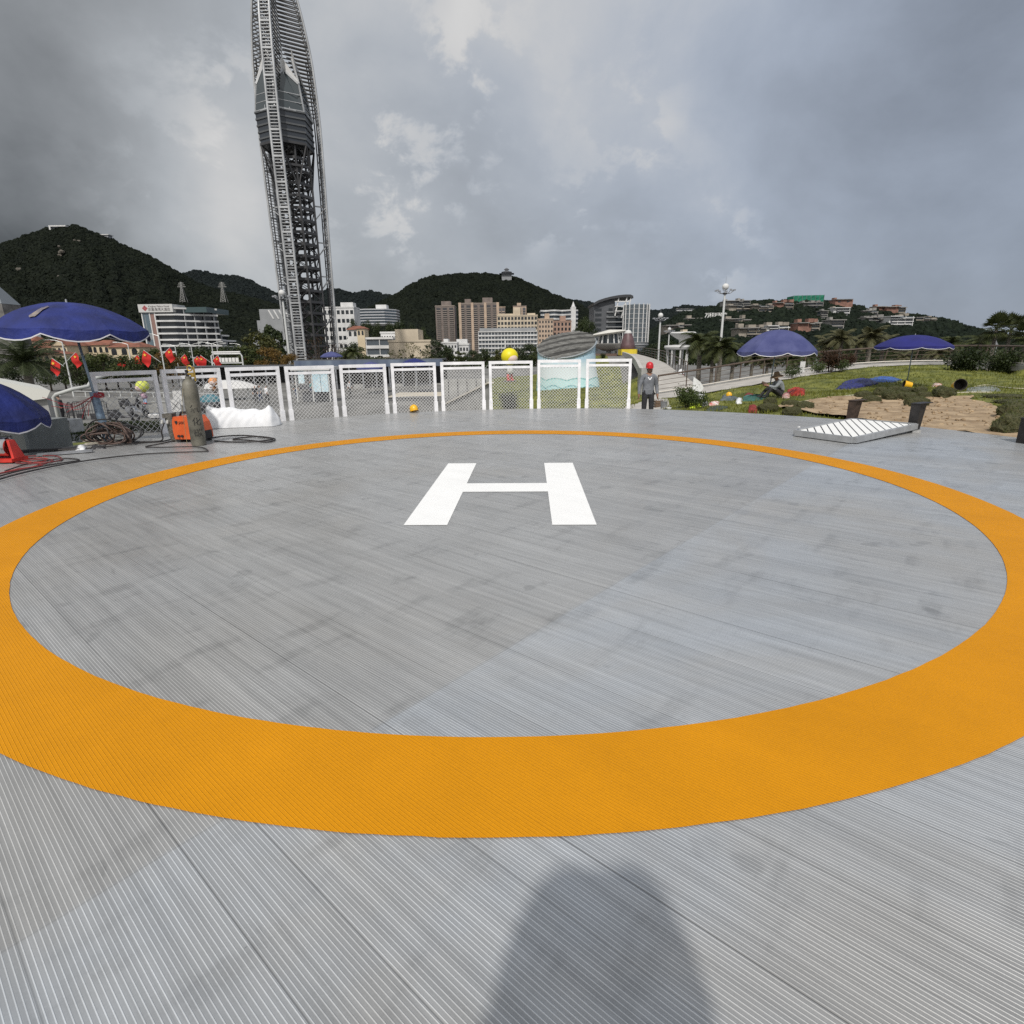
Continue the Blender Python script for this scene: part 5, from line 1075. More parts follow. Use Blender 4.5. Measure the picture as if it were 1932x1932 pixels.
# red-roofed villas and the stone tower on the left
VL = [(-30, 34, 653, 205, 10, 644, False, 'tile-roofed Spanish villa at the photo edge under the big parasol'), (32, 60, 643, 212, 9, 634, False, 'ochre villa block with arched windows beneath the parasol rim'), (58, 100, 656, 205, 10, 644.5, False, 'long red-roofed villa wing with dark arcades'), (96, 125, 652, 200, 10, 639, True, 'cream gabled villa with three arched windows'),
      (124, 176, 651, 215, 10, 643, False, 'red-roofed villa half hidden behind the first flag lamp post'), (172, 205, 651, 210, 9, 641, False, 'cream villa with tall windows right of the parasol pole'), (204, 262, 655, 205, 10, 644, False, 'long red-roofed villa below the right rim of the big parasol'), (40, 120, 668, 185, 6, 660.5, False, 'low red-tiled arcade in front of the gabled villa')]
for uL, uR, vE, Y, d, vR, gb, lab in VL: house(lab, uL, uR, vE, Y, d, vR, MCR, MRF, wins=3 if uR-uL < 60 else 6, group='Spanish style villas with red roofs', gable=gb)
Yq = 170; x1_ = W(11, 600, Yq).x; t = thing('tower', 'grey stone tower with a slate pyramid roof cut by the photo edge', 'tower', (x1_-4, Yq, GZ))
G().add([(x1_-8, Yq, GZ), (x1_, Yq, GZ), (x1_, Yq+8, GZ), (x1_-8, Yq+8, GZ), (x1_-7.2, Yq+.8, W(9, 572, Yq).z), (x1_-.9, Yq+.8, W(9, 572, Yq).z), (x1_-.9, Yq+7.2, W(9, 572, Yq).z), (x1_-7.2, Yq+7.2, W(9, 572, Yq).z)], [(3,2,1,0),(4,5,6,7),(0,1,5,4),(1,2,6,5),(2,3,7,6),(3,0,4,7)]).build('wall', mat('grey_stone', (.15, .145, .14), .9, var=.3, scale=.8, bump=.5, bscale=3), t)
zz = W(9, 572, Yq).z; G().add([(x1_-7.3, Yq+.7, zz), (x1_-.8, Yq+.7, zz), (x1_-.8, Yq+7.3, zz), (x1_-7.3, Yq+7.3, zz), (x1_-4.1, Yq+4, zz+6)], [(0,1,4),(1,2,4),(2,3,4),(3,0,4),(3,2,1,0)]).build('roof', mat('slate', (.16, .18, .2), .6), t)
building('small white house beside the stone tower', 6, 34, 607, 240, 10, 4, 3, MW, wf=.4, hf=.4)
# hilltop buildings
def on_hill(hl, u, v):
    ok, loc, nr, ix = hl.ray_cast(Vector((0, 0, CAMH)), ray(u, v)); return loc if ok else None
def villa(label, x0, y0, x1, y1, wall, hl, name='villa', flat=True, bands=2, group='villas on the wooded hillside', wallfrac=.4, side=0, Yf=None):
    """boxes given in 3024-px photo coordinates; the house stands where that line of sight meets the hillside"""
    u0, v0, u1, v1 = [q/1.5652 for q in (x0, y0, x1, y1)]
    loc = on_hill(hl, (u0+u1)/2, v1); Y = (loc.y if loc is not None else (Yf or 500))-15
    if Yf: Y = Yf
    a = W(u0, v1, Y); b = W(u1, v1, Y); zt_ = W((u0+u1)/2, v0, Y).z; zb = a.z-11; w = b.x-a.x; d = min(14, w*.5+4); H = zt_-a.z
    CLEAR.append((a.x-1.5, b.x+1.5, Y-8, Y+15)); t = thing(name, label, 'villa', ((a.x+b.x)/2, Y, a.z), group); o = Vector((a.x, Y, 0)); mx = lmx(o, Vector((1, 0, 0)), Vector((0, 1, 0)))
    wx0, wx1 = (0, w*wallfrac) if side == 0 else (w*(1-wallfrac), w)
    gx0, gx1 = (w*wallfrac+.02, w) if side == 0 else (0, w*(1-wallfrac)-.02)
    if wallfrac > 0: G().box(wx0, wx1, .6, d, zb, zt_-.25, mx).build('wall', wall, t)
    if wallfrac < 1:
        G().box(gx0+.3, gx1-.3, 1.5, d-.5, zb, zt_-.3, mx).build('glazing', MGL2, t)
        fh = H/bands
        for i in range(bands): z = a.z+fh*i; G().box(gx0+(.0 if i % 2 else (gx1-gx0)*.08), gx1-((gx1-gx0)*.1 if i % 2 else 0), 0 if i % 2 else .5, d-.4, z-.3, z+fh*.2, mx).build('terrace', wall if wall is not MBK else MVB, t)
        for c_ in range(max(1, int((gx1-gx0)/4.5))+1):
            x = gx0+(gx1-gx0-.4)*c_/max(1, int((gx1-gx0)/4.5)); G().box(x, x+.4, .9, 1.49, zb, zt_-.31, mx).build('pier', wall if wall is not MBK else MVB, t)
    rq_ = random.Random(int(x0)); cuts = [0, w] if w < 12 or wallfrac >= 1 else [0, w*rq_.uniform(.3, .55), w*rq_.uniform(.62, .8), w]
    for i in range(len(cuts)-1):
        dz = 0 if i == rq_.randrange(3) or len(cuts) == 2 else rq_.uniform(.3, 1.6); ov = rq_.uniform(.2, 1.1)
        G().box(cuts[i]-ov*.6+.02*i, cuts[i+1]+ov*.6-.9, -.5-ov, d+.5-.1*i, zt_-.2-dz*(1 if i else .15)+.01*i, zt_+.25-dz*(1 if i else .15)+.01*i, mx).build('roof', (MVR if rq_.random() > .45 else MVG) if wall is not MW else MW, t)
        if rq_.random() < .6: G().box(cuts[i]+.5, cuts[i]+rq_.uniform(2, 4.5), d*.3, d*.7, zt_+.3, zt_+rq_.uniform(1.1, 2.4), mx).build('roof_hut', wall if wall is not MW else MVB, t)
    if wallfrac >= .9:
        for q in range(max(2, int(w/5))): G().box(w*(q+.3)/max(2, int(w/5)), w*(q+.6)/max(2, int(w/5)), .5, .7, a.z+H*.45, a.z+H*.75, mx).build('window', MGL, t)
    return t
MVB = mat('villa_beige', (.28, .25, .21), .8, var=.2, scale=.4); MVR = mat('villa_roof_slab', (.27, .26, .245), .7, var=.15, scale=.4); MVG = mat('villa_grey', (.20, .195, .185), .8, var=.25, scale=.4)
for lab, x0, y0, x1, y1, wall, wf_, sd_, bn in (
    ('long beige villa with a flat roof high on the slope behind the tall mast', 2153, 902, 2222, 922, MVB, .3, 0, 2), ('white-framed villa with an open end wall right of the long beige one', 2226, 901, 2285, 921, MVB, .25, 0, 2), ('brick and white villa below the treetops left of the green-netted block', 2290, 893, 2344, 914, MBK, .5, 0, 3),
    ('grey villa row directly below the green-netted block', 2372, 893, 2432, 911, MVG, .2, 0, 2), ('low beige villa with overhanging roof slabs right of the hillside lettering', 2146, 941, 2220, 956, MVB, .28, 0, 2), ('terraced beige villa left of the faded parasol top', 2182, 968, 2264, 996, MVB, .28, 0, 3),
    ('villa with a bright white roof edge above the faded parasol', 2266, 962, 2331, 977, MW, .1, 0, 2), ('brown windowless villa wall with a balcony end above the faded parasol', 2357, 953, 2422, 978, MBK, .6, 0, 3), ('white villa of stacked cubes in the middle of the slope', 2461, 909, 2510, 932, MW, .15, 0, 3),
    ('glass-fronted white villa under the stacked cubes', 2450, 945, 2494, 971, MVR, .1, 0, 3), ('flat villa roofs lined up on the crest right of the mast', 2144, 888, 2217, 897, MVR, .2, 0, 1), ('small pagoda-like stacked house between the green block and white cubes', 2424, 918, 2445, 945, MVG, .0, 0, 5),
    ('brown shed-like villa on the crest right of the green block', 2467, 884, 2519, 900, MBK, 1., 0, 1), ('white low villa in the trees on the right slope', 2545, 917, 2594, 931, MVR, .3, 0, 2), ('brick villa on the right shoulder of the hill', 2584, 905, 2616, 926, MBK, .95, 0, 2), ('brick and white villa with a tall white corner on the shoulder', 2617, 905, 2674, 933, MBK, .6, 0, 3),
    ('grey villa with a long balcony below the brick pair', 2555, 937, 2613, 955, MVG, .15, 0, 2), ('large white terraced house of four long bands', 2624, 933, 2697, 966, MW, .05, 0, 4), ('pale villa at the right end of the built-up slope', 2703, 937, 2765, 953, MVB, .2, 1, 2), ('grey villa half hidden at the left of the glass-fronted one', 2402, 953, 2424, 976, MVG, .5, 0, 2),
    ('cream terraced flats on the slope behind the mushroom-shaped building', 1967, 960, 2053, 978, MVB, .1, 0, 3), ('beige flat-roofed villa near the left foot of the slope', 2030, 940, 2075, 950, MVB, .2, 0, 1)):
    villa(lab, x0, y0, x1, y1, wall, h5, wallfrac=wf_, side=sd_, bands=bn)
villa('long pale building on the low ridge left of the hillside lettering', 1998, 912, 2049, 924, MW, h4, wallfrac=.0, bands=2, group=None, name='building')
villa('small white house far along the low ridge', 2108, 902, 2116, 908, MW, h4, wallfrac=1., bands=1, group=None, name='house') if False else None
loc = on_hill(h5, 1523, 575); Yq = (loc.y if loc else 520)-4; a = W(1496, 571, Yq); b = W(1553.5, 571, Yq); t = thing('building', 'building site wrapped in green netting on the hill crest', 'building', ((a.x+b.x)/2, Yq, a.z)); zt_ = W(1525, 557.5, Yq).z
g = G(); mxx = 14
for i in range(mxx+1):
    x = a.x+(b.x-a.x)*i/mxx; 
    for j in range(7): z = a.z-4+(zt_+i*.02-a.z+4)*j/6; g.v.append((x, Yq+.35*noise.noise((i*.9, j*.9, 0)), z))
g.f = [(i*7+j, i*7+7+j, i*7+8+j, i*7+1+j) for i in range(mxx) for j in range(6)]; g.m = [0]*len(g.f); g.box(a.x+.01, b.x-.01, Yq+.5, Yq+12, a.z-4, zt_-.2); g.build('netting', mat('green_net', (.012, .16, .095), .8, var=.25, scale=.4), t)
for q in range(8): x = a.x+(b.x-a.x)*q/7; G().tube([(x, Yq-.25, a.z-3), (x, Yq-.25, zt_+.6)], .12, 5).build('scaffold_pole', MSTEEL, t)
# lettering on the slope
loc = on_hill(h5, 1350, 598); Yq = (loc.y if loc else 480)-26; a = W(1330, 595, Yq); b = W(1371, 595, Yq); wch = (b.x-a.x)/5; zb_ = W(1350, 599.5, Yq).z
for i, ch in enumerate('万科天琴湾'):
    hold = thing('sign_letter', f'large white {["first","second","third","fourth","fifth"][i]} character of the hillside lettering', 'sign', (a.x+wch*(i+.5), Yq, zb_), 'white hillside lettering')
    text(ch, wch*1.12, Matrix.Translation((a.x+wch*(i+.5), Yq, zb_+wch*.5))@Matrix.Rotation(R(90), 4, 'X'), mat('letter_white', (.85, .85, .83), .5), 'character', hold, .3)
    for q in (-.25, .25): G().tube([(a.x+wch*(i+.5+q), Yq+.5, zb_-14), (a.x+wch*(i+.5+q), Yq+.5, zb_+wch)], .18, 5).build('post', MSTEEL, hold)
CLEAR.append((W(1330, 595, Yq).x-2, W(1371, 595, Yq).x+2, Yq-14, Yq+12))
at = h5.data.attributes.new('wood', 'FLOAT', 'POINT'); at.data.foreach_set('value', [0. if any(x0 < v.co.x < x1 and y0 < v.co.y < y1 for x0, x1, y0, y1 in CLEAR) else 1. for v in h5.data.vertices])
forest('woodland', h5, 'wooded hillside dotted with villas', .042, 3.3, WD2, 13, sub=2)
# hilltop structures
loc = Vector((0, 1600, 0)); Yq = 1600; a = W(91, 430, Yq); t = thing('building', 'white framed building on the summit of the tall hill', 'building', a)
x0, x1 = W(91, 425, Yq).x, W(123, 425, Yq).x; z0_, z1_ = W(100, 437, Yq).z, W(100, 425, Yq).z
G().box(x0, x1, Yq, Yq+20, z1_-3, z1_).build('roof', MW, t); G().box(x0, x0+4, Yq, Yq+20, z0_-14, z1_-3.01).build('end_wall', MW, t); G().box(x0+4.1, x1-2, Yq+4, Yq+18, z0_-14, z1_-3.02).build('glazing', MGL2, t); G().box((x0+x1)/2, x1-6, Yq-1, Yq+3.9, z0_-14, z0_+2).build('wing', MW, t)
a = W(190, 445, Yq); t = thing('building', 'low white terrace building just right of the summit', 'building', a); x0, x1 = W(176, 441, Yq).x, W(203, 441, Yq).x
G().box(x0, x1, Yq, Yq+16, W(190, 447, Yq).z-16, W(190, 443.5, Yq).z).build('wall', MGR, t); G().box(x0+3, x1+3, Yq-2, Yq+18, W(190, 443.5, Yq).z+.01, W(190, 442, Yq).z).build('roof', MW, t)
Yq = 1690; a = W(956, 520, Yq); t = thing('temple', 'small pagoda on top of the round hill', 'temple', a); zb_ = W(956, 521, Yq).z
for i, (hw, v0, v1) in enumerate(((17, 521, 517), (12, 516.5, 514), (6, 513.5, 509))):
    G().box(a.x-hw*.8, a.x+hw*.8, Yq-hw*.6, Yq+hw*.6, W(956, v0, Yq).z-(12 if i == 0 else 0), W(956, v1, Yq).z).build('storey', MGR, t)
    z = W(956, v1, Yq).z; G().add([(a.x-hw*1.2, Yq-hw, z), (a.x+hw*1.2, Yq-hw, z), (a.x+hw*1.2, Yq+hw, z), (a.x-hw*1.2, Yq+hw, z), (a.x-2, Yq, z+4.5), (a.x+2, Yq, z+4.5)], [(0, 1, 5, 4), (1, 2, 5), (2, 3, 4, 5), (3, 0, 4), (3, 2, 1, 0)]).build('roof', MDG, t)
G().tube([(a.x, Yq, W(956, 509, Yq).z), (a.x, Yq, W(956, 505, Yq).z)], [1.5, .2], 6).build('finial', MDG, t)
# pylons
for lab, u, v0, v1 in (('lattice power pylon on the slope, left of the pair', 345.5, 560, 532), ('lattice power pylon on the slope, right of the pair', 422, 560, 532)):
    Yq = 950; b = W(u, v0, Yq); H = W(u, v1, Yq).z-b.z; t = thing('pylon', lab, 'pylon', b, 'power pylons on the hill'); m = mat('pylon_steel', (.24, .24, .23), .5); g = G(); hw = 3.4
    wd_ = lambda f: hw*(1-f)**1.5+.7
    for sx_ in (-1, 1):
        for sy_ in (-1, 1): g.tube([(b.x+sx_*wd_(f), b.y+sy_*wd_(f), b.z-8+(H+8)*f) for f in (0, .3, .6, .85, 1)], .42, 4)
    for i in range(8):
        f0, f1 = i/8, (i+1)/8
        for s_ in (-1, 1): g.bar((b.x-s_*wd_(f0), b.y-wd_(f0), b.z-8+(H+8)*f0), (b.x+s_*wd_(f1), b.y-wd_(f1), b.z-8+(H+8)*f1), .4)
    g.build('frame', m, t)
    for f, L_ in ((.68, 6.5), (.8, 5.2), (.92, 4)): G().bar((b.x-L_, b.y, b.z+H*f), (b.x+L_, b.y, b.z+H*f), .9, .9).build('cross_arm', m, t)

# ------------------------------------------------------------------ lattice viewing tower
Yq = 155; ax_u = 588; TX, TY = -52.95, 155.; t = thing('viewing_tower', 'very tall steel lattice viewing tower with three ladder-like legs and a glass pod', 'tower', (TX, TY, GZ))
MT1 = mat('tower_grey_steel', (.42, .43, .44), .45, .3, var=.2, scale=.3); MT2 = mat('tower_dark_steel', (.055, .055, .058), .5, .3, var=.2, scale=.3); MT3 = mat('tower_slat', (.075, .07, .065), .5, .3)
zv = lambda v, u=560: W(u, v, Yq).z
RZ = [(GZ, 7.8), (zv(450, 560), 8.25), (zv(300, 545), 8.6), (zv(220, 540), 8.7), (zv(100, 530), 8.0), (zv(0, 522), 6.1), (zv(-60, 518), 4.2), (zv(-110, 514), 2.0), (zv(-135, 512), .5)]
rad_ = lambda z: .915*float(np.interp(z, [p[0] for p in RZ], [p[1] for p in RZ]))
# smoothed radius
zz_ = np.linspace(GZ, RZ[-1][0], 200); rr_ = np.array([rad_(z) for z in zz_]); kq = np.ones(15)/15; rr2 = np.convolve(np.pad(rr_, 7, 'edge'), kq, 'valid'); rad_ = lambda z: float(np.interp(z, zz_, rr2))
FA = [R(-88), R(32), R(152)]
ztop = RZ[-1][0]; zpod0, zpod1 = zv(282, 545), zv(100, 530)
def legp(a, z, off=0, dr=0.):
    r_ = rad_(z)+dr; wq = 1.12*min(1, (ztop-z)/12+.12); return Vector((TX+r_*math.cos(a)-math.sin(a)*off*wq, TY+r_*math.sin(a)+math.cos(a)*off*wq, z))
zs = list(np.linspace(GZ, ztop, 46))
for a in FA:
    lo = G(); lo.tube([legp(a, z, -1) for z in zs], .28, 7); leg = lo.build('leg', MT1, t, True)
    G().tube([legp(a, z, 1) for z in zs], .28, 7).build('chord', MT1, leg, True)
    g = G(); z = GZ+1.; i = 0
    while z < ztop-3:
        g.bar(legp(a, z, -1), legp(a, z, 1), .16 if i % 8 else .5, .16 if i % 8 else .4); z += .66; i += 1
    g.build('ladder_rungs', MT1, leg)  # rungs joining the two chords of one leg
    g = G(); g.tube([legp(a, z, -.75, -.85) for z in zs if z < zpod1], .16, 5); g.tube([legp(a, z, .75, -.85) for z in zs if z < zpod1], .16, 5)
    for z in np.arange(GZ+1, zpod0, 1.64): g.bar(legp(a, z, -.75, -.85), legp(a, z, .75, -.85), .1); g.bar(legp(a, z, -1), legp(a, z+.8, -.75, -.85), .09); g.bar(legp(a, z, 1), legp(a, z+.8, .75, -.85), .09)
    g.build('inner_chords', MT2, leg)
# dark core
cr = 4.3; ca = [R(-88-30+60*i) for i in range(6)]; cp = lambda i, z, r_=cr: Vector((TX+.6+r_*math.cos(ca[i % 6]), TY+r_*math.sin(ca[i % 6]), z))
for i in range(6): G().tube([cp(i, GZ), cp(i, zpod0+2)], .26, 6).build('core_column', MT2, t)
nl = 18; lv = [GZ+4+(zpod0-GZ-4)*q/nl for q in range(nl+1)]
for q, z in enumerate(lv):
    g = G()
    for i in range(6): g.bar(cp(i, z), cp(i+1, z), .35, .6)
    for i in range(3): g.bar(cp(i, z), cp(i+3, z), .2, .3)
    g.build('core_ring', MT2, t)
    if q < nl:
        g = G(); z2 = lv[q+1]
        for i in range(6): g.bar(cp(i, z), cp(i+1, z2), .18) if (q+i) % 2 else g.bar(cp(i+1, z), cp(i, z2), .18)
        g.bar((TX-1.2, TY-1.2, z), (TX+1.4, TY-1.2, z2), .9, .16); g.bar((TX+1.4, TY+1.2, z), (TX-1.2, TY+1.2, (z+z2)/2), .9, .16)
        g.build('core_bracing', MT2, t)
for sx_, sy_ in ((-1.5, -1.5), (1.5, -1.5), (1.5, 1.5), (-1.5, 1.5)): G().box(TX+.6+sx_-.25, TX+.6+sx_+.25, TY+sy_-.25, TY+sy_+.25, GZ, zpod0).build('lift_shaft_post', MT2, t)
for zl in (zv(648, 575), zv(592, 570), zv(520, 565), zv(455, 560), zv(385, 555)):
    for j, a in enumerate(FA):
        i = 2*j+0; g = G(); pi_ = Vector((TX+.6+cr*math.cos(a), TY+cr*math.sin(a), zl)); g.bar(pi_, legp(a, zl, 0), .28); g.bar(Vector((pi_.x, pi_.y, zl-3.2)), legp(a, zl, -.8), .2); g.bar(Vector((pi_.x, pi_.y, zl-3.2)), legp(a, zl, .8), .2); g.build('tie_bracket', MT1, t)
for i in range(6):
    a_ = Vector((TX+6.1*math.cos(ca[i]+R(30)), TY+6.1*math.sin(ca[i]+R(30)), zpod0+.1)); g = G(); g.bar(a_, cp(i, zpod0-9), .3); g.bar(a_, cp(i+1, zpod0-9), .3); g.bar(a_.lerp(cp(i, zpod0-9), .5), a_.lerp(cp(i+1, zpod0-9), .5), .3, .5)
    c_ = Vector((TX+6.1*math.cos(ca[i]+R(90)), TY+6.1*math.sin(ca[i]+R(90)), zpod0+.1)); g.bar(a_, c_, .3, .5); g.bar(a_.lerp(cp(i+1, zpod0-9), .5), c_.lerp(cp(i+1, zpod0-9), .5), .3, .5); g.build('pod_strut', MT2, t)
# pod: dark storeys below, faceted glass gables above
tri = lambda rr, z, rot=R(60): [(TX+rr*math.cos(a+rot), TY+rr*math.sin(a+rot)) for a in FA]
def hexa(r1, r2):
    out = []
    for a in FA: out += [(TX+r1*math.cos(a), TY+r1*math.sin(a)), (TX+r2*math.cos(a+R(60)), TY+r2*math.sin(a+R(60)))]
    return sorted(out, key=lambda p: math.atan2(p[1]-TY, p[0]-TX))
zA = zv(222, 542)
for i in range(5):
    z = zpod0+(zA-zpod0)*i/5; r1 = 6.3; r2 = 6.1+.1*i
    G().prism(hexa(r1, r2), z+.02, z+(zA-zpod0)/5*.72).build('pod_storey', mat('pod_dark', (.03, .036, .046), .3), t); G().prism(hexa(r1+.2, r2+.25), z+(zA-zpod0)/5*.72+.01, z+(zA-zpod0)/5).build('pod_floor', mat('pod_band', (.10, .105, .11), .5, .3), t)
MPG = mat('pod_glass', (.05, .062, .068), .06, spec=.6)
H6 = hexa(6.5, 6.5); apex_z = [zv(128, 533) if i % 2 else zv(140, 533) for i in range(6)]
zmid = zv(150, 535)
g = G(); n = 6; core = [(TX+(x-TX)*.16, TY+(y-TY)*.16) for x, y in H6]
for i in range(6):
    a = Vector((*H6[i], zA)); b = Vector((*H6[(i+1) % 6], zA)); tip = (Vector((TX+(H6[i][0]+H6[(i+1) % 6][0]-2*TX)*.27, TY+(H6[i][1]+H6[(i+1) % 6][1]-2*TY)*.27, zv(112, 530)-(3 if i % 2 else 0))))
    am = Vector((TX+(a.x-TX)*.86, TY+(a.y-TY)*.86, zmid-2)); bm = Vector((TX+(b.x-TX)*.86, TY+(b.y-TY)*.86, zmid-2))
    g.add([a, b, bm, tip, am], [(0, 1, 2, 3, 4)])
pg = g.build('pod_glass', MPG, t)
for i in range(6):
    a = Vector((*H6[i], zA)); b = Vector((*H6[(i+1) % 6], zA)); tip = (Vector((TX+(H6[i][0]+H6[(i+1) % 6][0]-2*TX)*.27, TY+(H6[i][1]+H6[(i+1) % 6][1]-2*TY)*.27, zv(112, 530)-(3 if i % 2 else 0))))
    am = Vector((TX+(a.x-TX)*.86, TY+(a.y-TY)*.86, zmid-2)); bm = Vector((TX+(b.x-TX)*.86, TY+(b.y-TY)*.86, zmid-2))
    g = G(); g.bar(a, am, .26); g.bar(am, tip, .42); g.bar(bm, tip, .42); g.bar((a+b)/2, tip, .16); g.bar(a, b, .3)
    for f in (.3, .6): g.bar(a.lerp(am, f), b.lerp(bm, f), .12)
    g.build('pod_frame', MT1, t)
    g = G(); q1 = am.lerp(tip, .15); q2 = bm.lerp(tip, .15); up = Vector((0, 0, 2.4)); g.add([am, tip, bm, bm*1+Vector((0, 0, .6)), tip+up, am+Vector((0, 0, .6))], [(0, 1, 4, 5), (1, 2, 3, 4)]); g.build('gable_cap', MW, t)
# slatted screens between the legs above the pod
for j in range(3):
    a0, a1 = FA[j], FA[(j+1) % 3]
    if (a1-a0) % (2*math.pi) > math.pi: a0, a1 = a1, a0
    g = G(); z = zA+1.5 if j else zA+4; i = 0
    while z < ztop-4:
        p0, p1 = legp(a0, z, 1, -.1), legp(a1, z, -1, -.1); c_ = Vector((TX+.30*(p0.x+p1.x-2*TX)/2, TY+.30*(p0.y+p1.y-2*TY)/2, z)) 
        lf = max(0., min(1, (z-zA-4)/10)); c0 = p0.lerp(c_, .35+.65*lf); c1 = p1.lerp(c_, .35+.65*lf)
        g.bar(p0, c0, .17, .2); g.bar(p1, c1, .17, .2); z += .8; i += 1
    g.build('slat_screen', MT3, t)
for j in range(3):
    g = G(); pts_ = []
    for z in np.linspace(zpod1-1, ztop-2, 24): a = FA[j]+R(60); r_ = rad_(z)*.16; pts_.append((TX+r_*math.cos(a), TY+r_*math.sin(a), z))
    g.tube(pts_, .16, 5); g.build('inner_spine', MT1, t)
G().tube([(TX, TY, zpod1), (TX, TY, ztop+2)], [.5, .2], 8).build('mast', MT1, t)
G().prism([(TX+9.5*math.cos(q*math.pi/8), TY+9.5*math.sin(q*math.pi/8)) for q in range(16)], GZ-.3, GZ+.6).build('plinth', MCONC, t)
# ------------------------------------------------------------------ trees, palms, shrubs (prototypes in local coordinates, then copies)
TRASH = []
def blobtree(name, H, cw, seed, lm, leaf=.42, nleaf=2200, nclump=26, trunk=.2, c0=.3, lean=0., sparse=1.):
    rr = random.Random(seed); t = thing(name, 'tree', 'tree', (0, 0, 0), world=False); g = G(); fork = H*c0
    g.tube([(0, 0, -.4), (.03*H*lean, 0, fork*.6), (.05*H*lean, .02*H, fork), (.05*H*lean, 0, H*.72)], [trunk, trunk*.8, trunk*.65, trunk*.15], 8)
    cl = []
    for i in range(nclump):
        a = rr.uniform(0, 6.28); f = rr.uniform(0, 1)**.55; h_ = rr.uniform(0, 1); pr = math.sin(math.pi*(.12+.83*h_))**.7
        c = Vector((cw*.5*pr*f*math.cos(a), cw*.5*pr*f*math.sin(a), fork*.9+(H*.93-fork*.9)*h_)); cl.append((c, rr.uniform(.11, .2)*cw*sparse))
        if i % 2 == 0: g.tube([(0, 0, fork*rr.uniform(.7, 1.)), tuple(c*.5+Vector((0, 0, fork*.45))), tuple(c)], [trunk*.4, trunk*.22, .02], 5)
    g.build('trunk', mat('bark', (.06, .048, .036), .9, var=.3, scale=6), t)
    g = G()
    for i in range(nleaf):
        c, r_ = cl[rr.randrange(nclump)]; d = Vector((rr.gauss(0, 1), rr.gauss(0, 1), rr.gauss(0, .75))).normalized()*r_*rr.uniform(.45, 1.08); p = c+d
        n_ = (d.normalized()+Vector((rr.uniform(-.9, .9), rr.uniform(-.9, .9), rr.uniform(-.4, .9)))).normalized(); x = n_.orthogonal().normalized(); x = x*math.cos(i)+n_.cross(x)*math.sin(i); y = n_.cross(x); s_ = leaf*rr.uniform(.6, 1.25)
        g.add([p-x*s_*.5, p-y*s_*.28+x*.05*s_, p+x*s_*.55, p+y*s_*.3], [(0, 1, 2, 3)])
    g.build('crown', lm, t); TRASH.append(t); return t
LG1 = leaf_mat('dark_leaf', (.012, .022, .008), (.045, .062, .018)); LG2 = leaf_mat('green_leaf', (.022, .036, .010), (.07, .085, .022)); LG3 = leaf_mat('olive_leaf', (.035, .04, .010), (.10, .10, .025)); LG4 = leaf_mat('orange_leaf', (.085, .045, .010), (.17, .105, .025))
LG5 = leaf_mat('maroon_leaf', (.030, .016, .010), (.075, .04, .02)); LG6 = leaf_mat('shrub_leaf', (.025, .045, .012), (.09, .12, .035))
PT = {'dark': [blobtree('broadleaf_tree', 8, 6.4, 1, LG1), blobtree('broadleaf_tree', 8, 7.2, 2, LG1, nclump=30)], 'green': [blobtree('broadleaf_tree', 8, 6.5, 3, LG2), blobtree('broadleaf_tree', 8, 5.5, 4, LG2, sparse=.8)], 'olive': [blobtree('broadleaf_tree', 8, 6.8, 5, LG3)], 'orange': [blobtree('broadleaf_tree', 8, 8.5, 6, LG4, sparse=.8)],
      'plume': [blobtree('plume_tree', 8, 4.6, 7, LG1, nleaf=2600, nclump=34, sparse=.7, leaf=.5)], 'thin': [blobtree('thin_tree', 8, 7.5, 8, LG3, nleaf=420, nclump=24, sparse=.7, c0=.35)], 'bare': [blobtree('bare_tree', 8, 9., 9, LG5, nleaf=520, nclump=40, sparse=.75, c0=.25, leaf=.3)]}
def tree(kind, u, vt, Y, label, wid=1., group=None, name=None):
    vt += (14 if u < 285 else 3) if Y < 200 else 0
    Y *= (.62 if u < 285 else .74 if u < 470 else 1.) if Y < 200 else 1.
    x = W(u, vt, Y).x; zb = tz(x, Y); H = W(u, vt, Y).z-zb; p = rnd.choice(PT[kind]); s_ = H/8
    o = dup(p, (x, Y, zb), rnd.uniform(0, 6.28), (s_*wid, s_*wid, s_), label, group)
    return o
